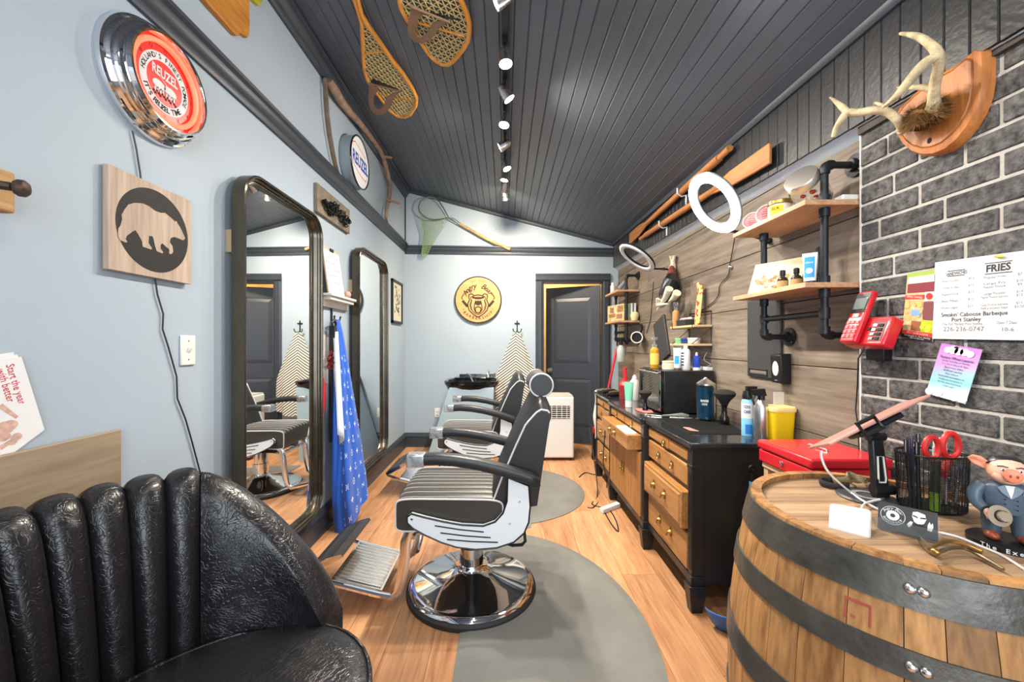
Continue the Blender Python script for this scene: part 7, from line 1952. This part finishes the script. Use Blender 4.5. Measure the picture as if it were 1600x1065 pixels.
# white card reader dock
rq = [at(1294, 822, .873), at(1360, 839, .824), at(1362, 794, .872), at(1296, 783, .922)]
rn = (rq[1] - rq[0]).cross(rq[3] - rq[0]).normalized(); rn = rn if rn.z > 0 else -rn
ob_r = thing('card_reader', 'white square card reader dock on the barrel', 'card reader', (.73, .87, ZT))
ob('dock', MB().hexa([p - rn*.018 for p in rq] + rq), M['white'], ob_r, bevel=.008, bseg=4)
ob('foot', MB().hexa([Vector((p.x, p.y, ZT)) for p in (rq[0]*.8 + rq[2]*.2, rq[1]*.8 + rq[3]*.2, rq[2]*.8 + rq[0]*.2, rq[3]*.8 + rq[1]*.2)] + [p - rn*.01 for p in (rq[0]*.8 + rq[2]*.2, rq[1]*.8 + rq[3]*.2, rq[2]*.8 + rq[0]*.2, rq[3]*.8 + rq[1]*.2)]), M['offwhite'], ob_r)
# business card holder
ch_ = thing('card_holder', 'clear acrylic holder of black business cards on the barrel', 'card holder', (.84, .84, ZT))
BL, BR_ = Vector((.812, .868, ZT + .004)), Vector((.872, .806, ZT + .004))
cu_ = (BR_ - BL).normalized(); cb2 = Vector((-cu_.y, cu_.x, 0)); cb2 = cb2 if cb2.y > 0 else -cb2
cv_ = (UZ + cb2*.55).normalized(); cn = cu_.cross(cv_); cn = cn if cn.y < 0 else -cn
BL2 = BL + cb2*.006
CP = lambda u, v, n_=0: BL2 + cu_*u*.09 + cv_*v*.056 + cn*n_
ob('cards', MB().hexa([CP(0,0,-.008), CP(1,0,-.008), CP(1,0,0), CP(0,0,0), CP(0,1,-.008), CP(1,1,-.008), CP(1,1,0), CP(0,1,0)]), mat('black_card', (46, 46, 48), .5), ch_)
m = MB()
def cc(m, u, v, r0, r1, n_=.0008, k=28):
    C_ = CP(u, v, n_)
    vs = [C_ + cu_*r*math.cos(2*PI*i/k) + cv_*r*math.sin(2*PI*i/k) for r in (r0, r1) for i in range(k)]
    m.add(vs, [[i, (i+1) % k, k + (i+1) % k, k + i] for i in range(k)])
cc(m, .26, .56, .0185, .0195); cc(m, .26, .56, .004, .0105); 
arc_text(m, 'BARBERSHOP', CP(.26, .56, .0009), cu_, cv_, .015, math.radians(200), math.radians(340), .0065, inward=True)
arc_text(m, 'Angry Bear', CP(.26, .56, .0009), cu_, cv_, .015, math.radians(160), math.radians(20), .0085, shear=.3)
# pale high-contrast portrait of a moustached man: face, hands
def blob(pts): m.add([CP(u, v, .0009) for u, v in pts], [list(range(len(pts)))])
blob([(.60, .86), (.68, .9), (.80, .84), (.82, .66), (.78, .5), (.70, .42), (.62, .5), (.585, .68)])
blob([(.50, .36), (.56, .50), (.6, .48), (.58, .34), (.53, .25)]); blob([(.84, .5), (.87, .62), (.89, .52), (.92, .6), (.93, .45), (.9, .28), (.83, .3)])
ob('white_print', m, mat('pale_print', (206, 210, 208), .6), ch_)
m = MB(); m.add([CP(u, v, .0012) for u, v in ((.56, .22), (.62, .42), (.72, .46), (.82, .4), (.84, .22), (.7, .12))], [list(range(6))]); m.add([CP(u, v, .0012) for u, v in ((.6, .70), (.68, .66), (.68, .70), (.6, .75))], [[0,1,2,3]]); m.add([CP(u, v, .0012) for u, v in ((.72, .66), (.81, .68), (.81, .73), (.72, .70))], [[0,1,2,3]])
ob('dark_print', m, M['ink'], ch_)
acr = mat('acrylic', (.93, .96, .97), .04, trans=.95, ior=1.2)
ob('acrylic_tray', MB().hexa([CP(-.04,-.1,.002), CP(1.04,-.1,.002), CP(1.04,-.1,.005), CP(-.04,-.1,.005), CP(-.04,.36,.002), CP(1.04,.36,.002), CP(1.04,.36,.005), CP(-.04,.36,.005)]).hexa([CP(-.04,-.1,-.012), CP(1.04,-.1,-.012), CP(1.04,-.1,-.009), CP(-.04,-.1,-.009), CP(-.04,.9,-.012), CP(1.04,.9,-.012), CP(1.04,.9,-.009), CP(-.04,.9,-.009)]), acr, ch_)
# hand clippers
hc_ = thing('manual_clippers', 'antique metal hand clippers with curved handles lying on the barrel', 'hand clippers', onz(1500, 860, ZT))
bz = lambda x, y, h: onz(x, y, ZT + h)
steel_o = mat('aged_nickel', (150, 138, 112), .3, .9, var=.2, vscale=30)
ob('head', MB().tube([bz(1437, 843, .012), bz(1450, 855, .013), bz(1464, 864, .012)], [.007, .009, .006], 8, flat=.5), steel_o, hc_)
P_, R_ = spline([bz(1462, 865, .009), bz(1485, 856, .014), bz(1510, 857, .014), bz(1535, 870, .010), bz(1568, 889, .008)], [.004, .0035, .0032, .004, .0028]); ob('lower_handle', MB().tube(P_, R_, 8), steel_o, hc_)
P_, R_ = spline([bz(1452, 858, .02), bz(1475, 846, .022), bz(1500, 848, .022), bz(1535, 862, .018)], [.0032, .0035, .004, .0045]); ob('upper_handle', MB().tube(P_, R_, 8), mat('aged_brass', (150, 116, 66), .35, .8), hc_)
ob('pivot_screw', MB().ball(bz(1462, 861, .02), .008, .008, .006, u=10, v=6), M['brass'], hc_)
# pen cup
pcup = thing('mesh_pen_cup', 'black wire mesh desk cup on the barrel', 'pen cup', (1.055, .985, ZT))
cc0 = Vector((1.055, .985, ZT))
def cup(k, z):
    out = []
    for i in range(44):
        a = 2*PI*i/44; out.append(cc0 + Vector((.074*k*math.cos(a), .052*k*math.sin(a), z)))
    return out
m = MB(); rows_ = 34
for j in range(rows_ + 1): m.v.extend([tuple(p) for p in cup(.95 + .06*j/rows_, .004 + .13*j/rows_)])
m.f += [[j*44+i, j*44+(i+1) % 44, (j+1)*44+(i+1) % 44, (j+1)*44+i] for j in range(rows_) for i in range(44)]
# finer diagonal look from the wireframe of the triangulated wall
wm = ob('mesh_wall', m, M['blackplastic'], pcup); wm['kind'] = 'stuff'
md = wm.modifiers.new('wire', 'WIREFRAME'); md.thickness = .0016; md.use_replace = True
ob('rim', MB().tube(cup(1.015, .135), .0028, 6, closed=True), M['blackplastic'], pcup)
ob('floor_plate', MB().add(cup(.96, .001) + cup(.97, .006), [list(range(44))[::-1], [44+i for i in range(44)]] + [[i, (i+1) % 44, 44+(i+1) % 44, 44+i] for i in range(44)]), M['blackplastic'], pcup)
redh = mat('red_handle', (214, 44, 40), .4)
scis = thing('red_scissors', 'scissors with two red handle loops standing in the mesh cup', 'scissors', cc0 + UZ*.01)
for dx, dz, rr2 in ((-.012, .0, .023), (.034, .006, .026)):
    c = cc0 + Vector((dx, -.012, .150 + dz)); ob('handle_loop', MB().tube([c + Vector((rr2*.75*math.cos(2*PI*i/22), 0, rr2*1.15*math.sin(2*PI*i/22))) for i in range(22)], .0065, 8, closed=True).tube([c - UZ*rr2*1.1, cc0 + Vector((.012, -.012, .085))], .008, 8), redh, scis)
ob('blades', MB().tube([cc0 + Vector((.010, -.010, .09)), cc0 + Vector((.004, -.006, .012))], [.007, .003], 6, flat=.4).tube([cc0 + Vector((.014, -.012, .09)), cc0 + Vector((.02, -.008, .012))], [.007, .003], 6, flat=.4), M['chrome_r'], scis)
ob('pivot', MB().ball(cc0 + Vector((.012, -.02, .085)), .006, .004, .006, u=8, v=6), redh, scis)
pens = [(-.062, .0, -.01, .168, (30, 32, 36), 'dark'), (-.045, .015, .01, .17, (40, 60, 100), 'navy'), (-.03, .02, -.005, .172, (60, 80, 110), 'slate blue'), (-.052, -.012, .006, .165, (24, 24, 26), 'black'), (-.02, .03, 0., .17, (70, 76, 84), 'grey'), (.0, .032, .0, .175, (36, 40, 46), 'charcoal')]
for x, y, dx, h, c_, nm in pens:
    t = thing('pen', '%s pen standing in the mesh cup' % nm, 'pen', cc0 + Vector((x*.8, y, .008)), group='pens in the mesh cup')
    p, q_ = cc0 + Vector((x*.8, y, .008)), cc0 + Vector((x*.98 + dx*.3, y, h))
    ob('barrel', MB().cyl(p, q_, .0045, seg=8), mat('pen_' + nm, c_, .35), t); ob('clip', MB().cyl(q_ + Vector((-.004, -.004, -.03)), q_ + Vector((-.004, -.004, 0)), .0013, seg=5), M['chrome_r'], t)
hl = thing('highlighter', 'lime green and black highlighter standing in the mesh cup', 'highlighter', cc0 + Vector((-.028, -.034, .008)))
ob('green_cap', MB().cyl(cc0 + Vector((-.028, -.034, .007)), cc0 + Vector((-.027, -.033, .05)), .0095, seg=12), mat('lime_plastic', (150, 206, 30), .4), hl)
ob('body', MB().cyl(cc0 + Vector((-.027, -.033, .05)), cc0 + Vector((-.022, -.03, .125)), .009, seg=12), mat('dark_lime_body', (60, 70, 36), .4), hl)
tpd = thing('tape_roll_pen', 'white correction bottle standing in the mesh cup behind the red scissors', 'bottle', cc0 + Vector((.034, .01, .008)))
ob('bottle', MB().cyl(cc0 + Vector((.034, .012, .008)), cc0 + Vector((.034, .012, .145)), .013, seg=14), M['white'], tpd); ob('cap', MB().cyl(cc0 + Vector((.034, .012, .145)), cc0 + Vector((.034, .012, .168)), .012, seg=14), M['offwhite'], tpd)
gs = thing('grey_scissors', 'second pair of scissors with grey loops standing in the mesh cup', 'scissors', cc0 + Vector((.05, -.02, .01)))
ob('handle_loop', MB().tube([cc0 + Vector((.046 + .014*math.cos(2*PI*i/18), -.018, .085 + .022*math.sin(2*PI*i/18))) for i in range(18)], .005, 8, closed=True), M['greyink'], gs)
ob('blades', MB().tube([cc0 + Vector((.046, -.018, .062)), cc0 + Vector((.04, -.012, .01))], [.006, .003], 6), M['chrome_r'], gs)
# figurine: pig headed man in a suit
fg = thing('pig_figurine', 'bobblehead figurine of a pig-headed man in a grey suit on the barrel', 'figurine', (1.008, .80, ZT))
FO = Vector((1.008, .80, ZT)); fyaw = math.radians(-36)
Rf = Matrix.Rotation(fyaw, 3, 'Z')
FP = lambda x, y, z: FO + Rf @ Vector((x, y, z))           # x to viewer's right, -y towards viewer
suit = mat('slate_suit', (74, 90, 104), .35); skin = mat('pig_skin', (232, 182, 156), .4); hairm = mat('painted_hair', (44, 42, 46), .3)
ob('plinth', MB().lathe([(0, 0), (.055, 0), (.055, .010), (.052, .012), (0, .012)], FO, 36), M['blackplastic'], fg)
m = MB(); arc_text(m, 'The Executive', FO + UZ*.0065, Rf @ UX, Rf @ UY, .0556, math.radians(228), math.radians(322), .001)
tx = MB()
for i, chh in enumerate('The Executive'):
    if chh == ' ': continue
    a = math.radians(222 + 8.6*i) + fyaw; d = Vector((math.cos(a), math.sin(a), 0)); tg = Vector((-math.sin(a), math.cos(a), 0))
    text_on(tx, chh, FO + d*.0556 + UZ*.006, tg, UZ, .0115, bold=.02)
ob('plinth_text', tx, M['paper'], fg)
def limb(pts, rs, mt, nm, flat=1.): 
    P_, R_ = spline([FP(*p) for p in pts], rs, 3); return ob(nm, MB().tube(P_, R_, 12, flat=flat), mt, fg)
for s in (-1, 1):
    limb([(s*.017, .004, .075), (s*.019, .002, .045), (s*.02, .0, .022)], [.017, .0145, .0125], mat('trouser', (62, 76, 90), .4), 'trouser_leg')
    ob('shoe', MB().ball(FP(s*.022, -.008, .02), .011, .019, .009, u=14, v=8, R=Rf), mat('brown_shoe', (146, 70, 46), .3), fg)
m = MB()
pr_ = [(.0, .066), (.030, .066), (.033, .075), (.032, .09), (.035, .105), (.034, .115), (.024, .124), (.012, .128), (0, .129)]
vs = []
for r_, z in pr_:
    for i in range(24):
        a = 2*PI*i/24; vs.append(FP(r_*math.cos(a), .004 + r_*.62*math.sin(a), z))
m.add(vs, [[j*24+i, j*24+(i+1) % 24, (j+1)*24+(i+1) % 24, (j+1)*24+i] for j in range(len(pr_)-1) for i in range(24)])
jk = ob('jacket', m, suit, fg)
ob('shirt_front', MB().add([FP(-.008, -.0165, .124), FP(.008, -.0165, .124), FP(0, -.0225, .100)], [[0,1,2]]), M['paper'], jk)
for s in (-1, 1): ob('lapel', MB().add([FP(s*.007, -.0172, .125), FP(s*.017, -.0182, .119), FP(s*.012, -.0212, .11), FP(0, -.0232, .099)], [[0,1,2,3]]), mat('lapel', (86, 102, 116), .35), jk)
for s in (-1, 1):
    for z in (.097, .088, .079): ob('button', MB().ball(FP(s*.008, -.0222, z), .0016, u=6, v=4), M['ink'], jk)
ob('pocket_square', MB().add([FP(.016, -.0205, .109), FP(.026, -.0185, .110), FP(.026, -.0185, .113), FP(.016, -.0205, .112)], [[0,1,2,3]]), M['paper'], jk)
limb([(-.031, .004, .118), (-.042, .002, .10), (-.042, -.006, .082), (-.034, -.02, .072)], [.011, .0115, .0105, .009], suit, 'sleeve'); limb([(.031, .004, .118), (.042, .004, .098), (.043, .0, .078), (.042, -.006, .066)], [.011, .0115, .0105, .009], suit, 'sleeve')
def hand(x, y, z):
    m = MB().ball(FP(x, y, z), .008, .007, .008, u=12, v=8)
    for k in range(4): m.tube([FP(x - .005 + .0034*k, y - .005, z - .002), FP(x - .004 + .0034*k, y - .009, z - .007), FP(x - .003 + .0032*k, y - .006, z - .011)], [.0022, .0021, .0018], 6)
    m.tube([FP(x + .006, y - .003, z + .002), FP(x + .010, y - .006, z - .002), FP(x + .010, y - .009, z - .005)], [.0025, .0023, .002], 6)
    ob('hand', m, skin, fg)
hand(-.030, -.026, .068); hand(.042, -.010, .058)
hat = ob('hat', MB().lathe([(0, .012), (.009, .012), (.011, .0), (.019, -.001), (.020, .001), (.012, .003), (0, .003)], FP(-.018, -.032, .066), 22, R=Rf @ Matrix.Rotation(math.radians(75), 3, 'X') @ Matrix.Rotation(.4, 3, 'Y')), mat('taupe_felt', (150, 136, 116), .7), fg)
ob('hat_band', MB().lathe([(.0115, .004), (.0112, .008)], FP(-.018, -.032, .066), 18, R=Rf @ Matrix.Rotation(math.radians(75), 3, 'X') @ Matrix.Rotation(.4, 3, 'Y')), M['ink'], hat)
ob('cane', MB().cyl(FP(.044, -.014, .054), FP(.036, -.035, .012), .0018, seg=6), M['ink'], fg)
hd2 = ob('head', MB().ball(FP(0, -.002, .150), .029, .026, .027, u=22, v=14, R=Rf).ball(FP(-.011, -.012, .142), .014, .012, .012, u=12, v=8).ball(FP(.011, -.012, .142), .014, .012, .012, u=12, v=8), skin, fg)
ob('snout', MB().lathe([(0, 0), (.0125, 0), (.0125, .009), (.010, .0105), (0, .0105)], FP(0, -.0245, .147), 18, R=Rf @ Matrix.Rotation(PI/2, 3, 'X')), mat('snout_pink', (224, 130, 100), .4), hd2)
for s in (-1, 1):
    ob('nostril', MB().ball(FP(s*.0045, -.0355, .147), .0022, .001, .003, u=8, v=5), mat('nostril', (140, 66, 52), .5), hd2)
    ob('eye', MB().ball(FP(s*.0115, -.0235, .156), .0045, .0024, .0028, u=10, v=6), M['paper'], hd2); ob('pupil', MB().ball(FP(s*.0115, -.0258, .156), .0018, .0008, .002, u=8, v=5), M['ink'], hd2)
    ob('brow', MB().tube([FP(s*.005, -.0262, .1618), FP(s*.012, -.0255, .1635), FP(s*.018, -.0215, .1615)], .0012, 5), hairm, hd2)
    m = MB(); tip = FP(s*.052, .004, .168); b0_, b1_ = FP(s*.024, -.002, .165), FP(s*.026, -.002, .148)
    m.add([b0_, FP(s*.036, -.006, .174), FP(s*.046, -.002, .175), tip, FP(s*.046, -.002, .158), b1_, FP(s*.035, .006, .162)], [[0,1,2,6],[2,3,6],[3,4,6],[4,5,6],[5,0,6]])
    ob('ear', m, mat('ear_pink', (226, 146, 116), .45), hd2, solid=.0025)
ob('mouth', MB().tube([FP(-.008, -.0245, .1345), FP(0, -.0262, .133), FP(.008, -.0245, .1345)], .0009, 5), mat('lip', (160, 80, 66), .5), hd2)
m = MB()
def hairf(u, v):
    a = 2*PI*u; b = v*1.25
    return FP(.0302*math.sin(b)*math.cos(a), -.0 + .0275*math.sin(b)*math.sin(a) + .003 + (.004 if math.sin(a) < 0 else 0)*v, .152 + .0285*math.cos(b) - (.012 if math.sin(a) > .3 else 0)*v)
m.grid(hairf, 24, 8, cu=True); ob('hair', m, hairm, hd2, solid=.002)
# keys, dark strap and cords on the barrel
kt = thing('key_bundle', 'tangled keys on a dark camouflage strap at the back of the barrel', 'keys', (.965, 1.13, ZT))
kr = random.Random(41)
ob('strap_loop', MB().tube([Vector((.93 + .032*math.cos(a), 1.125 + .028*math.sin(a), ZT + .010)) for a in [2*PI*i/20 for i in range(20)]], .009, 8, closed=True, flat=.4), mat('black_strap', (40, 38, 44), .6), kt)
m_c = mat('camo_strap', (128, 122, 90), .7, var=.4, vscale=60)
P_, R_ = spline([Vector((.94, 1.14, ZT + .012)), Vector((.965, 1.12, ZT + .025)), Vector((.99, 1.145, ZT + .03)), Vector((1.01, 1.12, ZT + .018)), Vector((1.03, 1.14, ZT + .012))], [.008]*5); ob('camo_strap', MB().tube(P_, R_, 8, flat=.35), m_c, kt)
for i in range(5):
    c = Vector((.965 + .018*i*.8, 1.105 + kr.uniform(-.01, .02), ZT + .010 + kr.random()*.015)); R_k = Matrix.Rotation(kr.uniform(0, 6), 3, 'Z') @ Matrix.Rotation(kr.uniform(-.5, .5), 3, 'X')
    ob('key', MB().lathe([(.004, -.001), (.011, -.001), (.011, .001), (.004, .001), (.004, -.001)], c, 14, R=R_k).cbox(c + R_k @ Vector((.025, 0, 0)), .03, .006, .002, R_k), M['brass'] if i % 2 else M['chrome_r'], kt)
wc_ = mat('white_cable', (228, 228, 226), .4)
cord([TA + Vector((.03, 0, -.002)), at(1284, 715, 1.0), at(1295, 738, 1.0), onz(1328, 768, ZT + .012), onz(1350, 783, ZT + .011), onz(1374, 796, ZT + .004), onz(1400, 806, ZT + .003)], .0026, 'white cable from the tablet trailing over the stand base', wc_)
cord([onz(1462, 830, ZT + .003), onz(1495, 838, ZT + .003), onz(1530, 852, ZT + .003), onz(1565, 867, ZT + .003), onz(1602, 890, ZT + .003)], .0026, 'white cable lying across the barrel front beside the hand clippers', wc_)
cord([onz(1395, 771, ZT + .003), onz(1430, 781, ZT + .003), onz(1480, 786, ZT + .003), onz(1528, 788, ZT + .003)], .002, 'thin pale cable on the barrel below the mesh cup', wc_)
cord([at(1345, 796, .95), onz(1352, 786, ZT + .012), onz(1375, 780, ZT + .011)], .0026, 'short white lead from the card reader to the stand base', wc_)
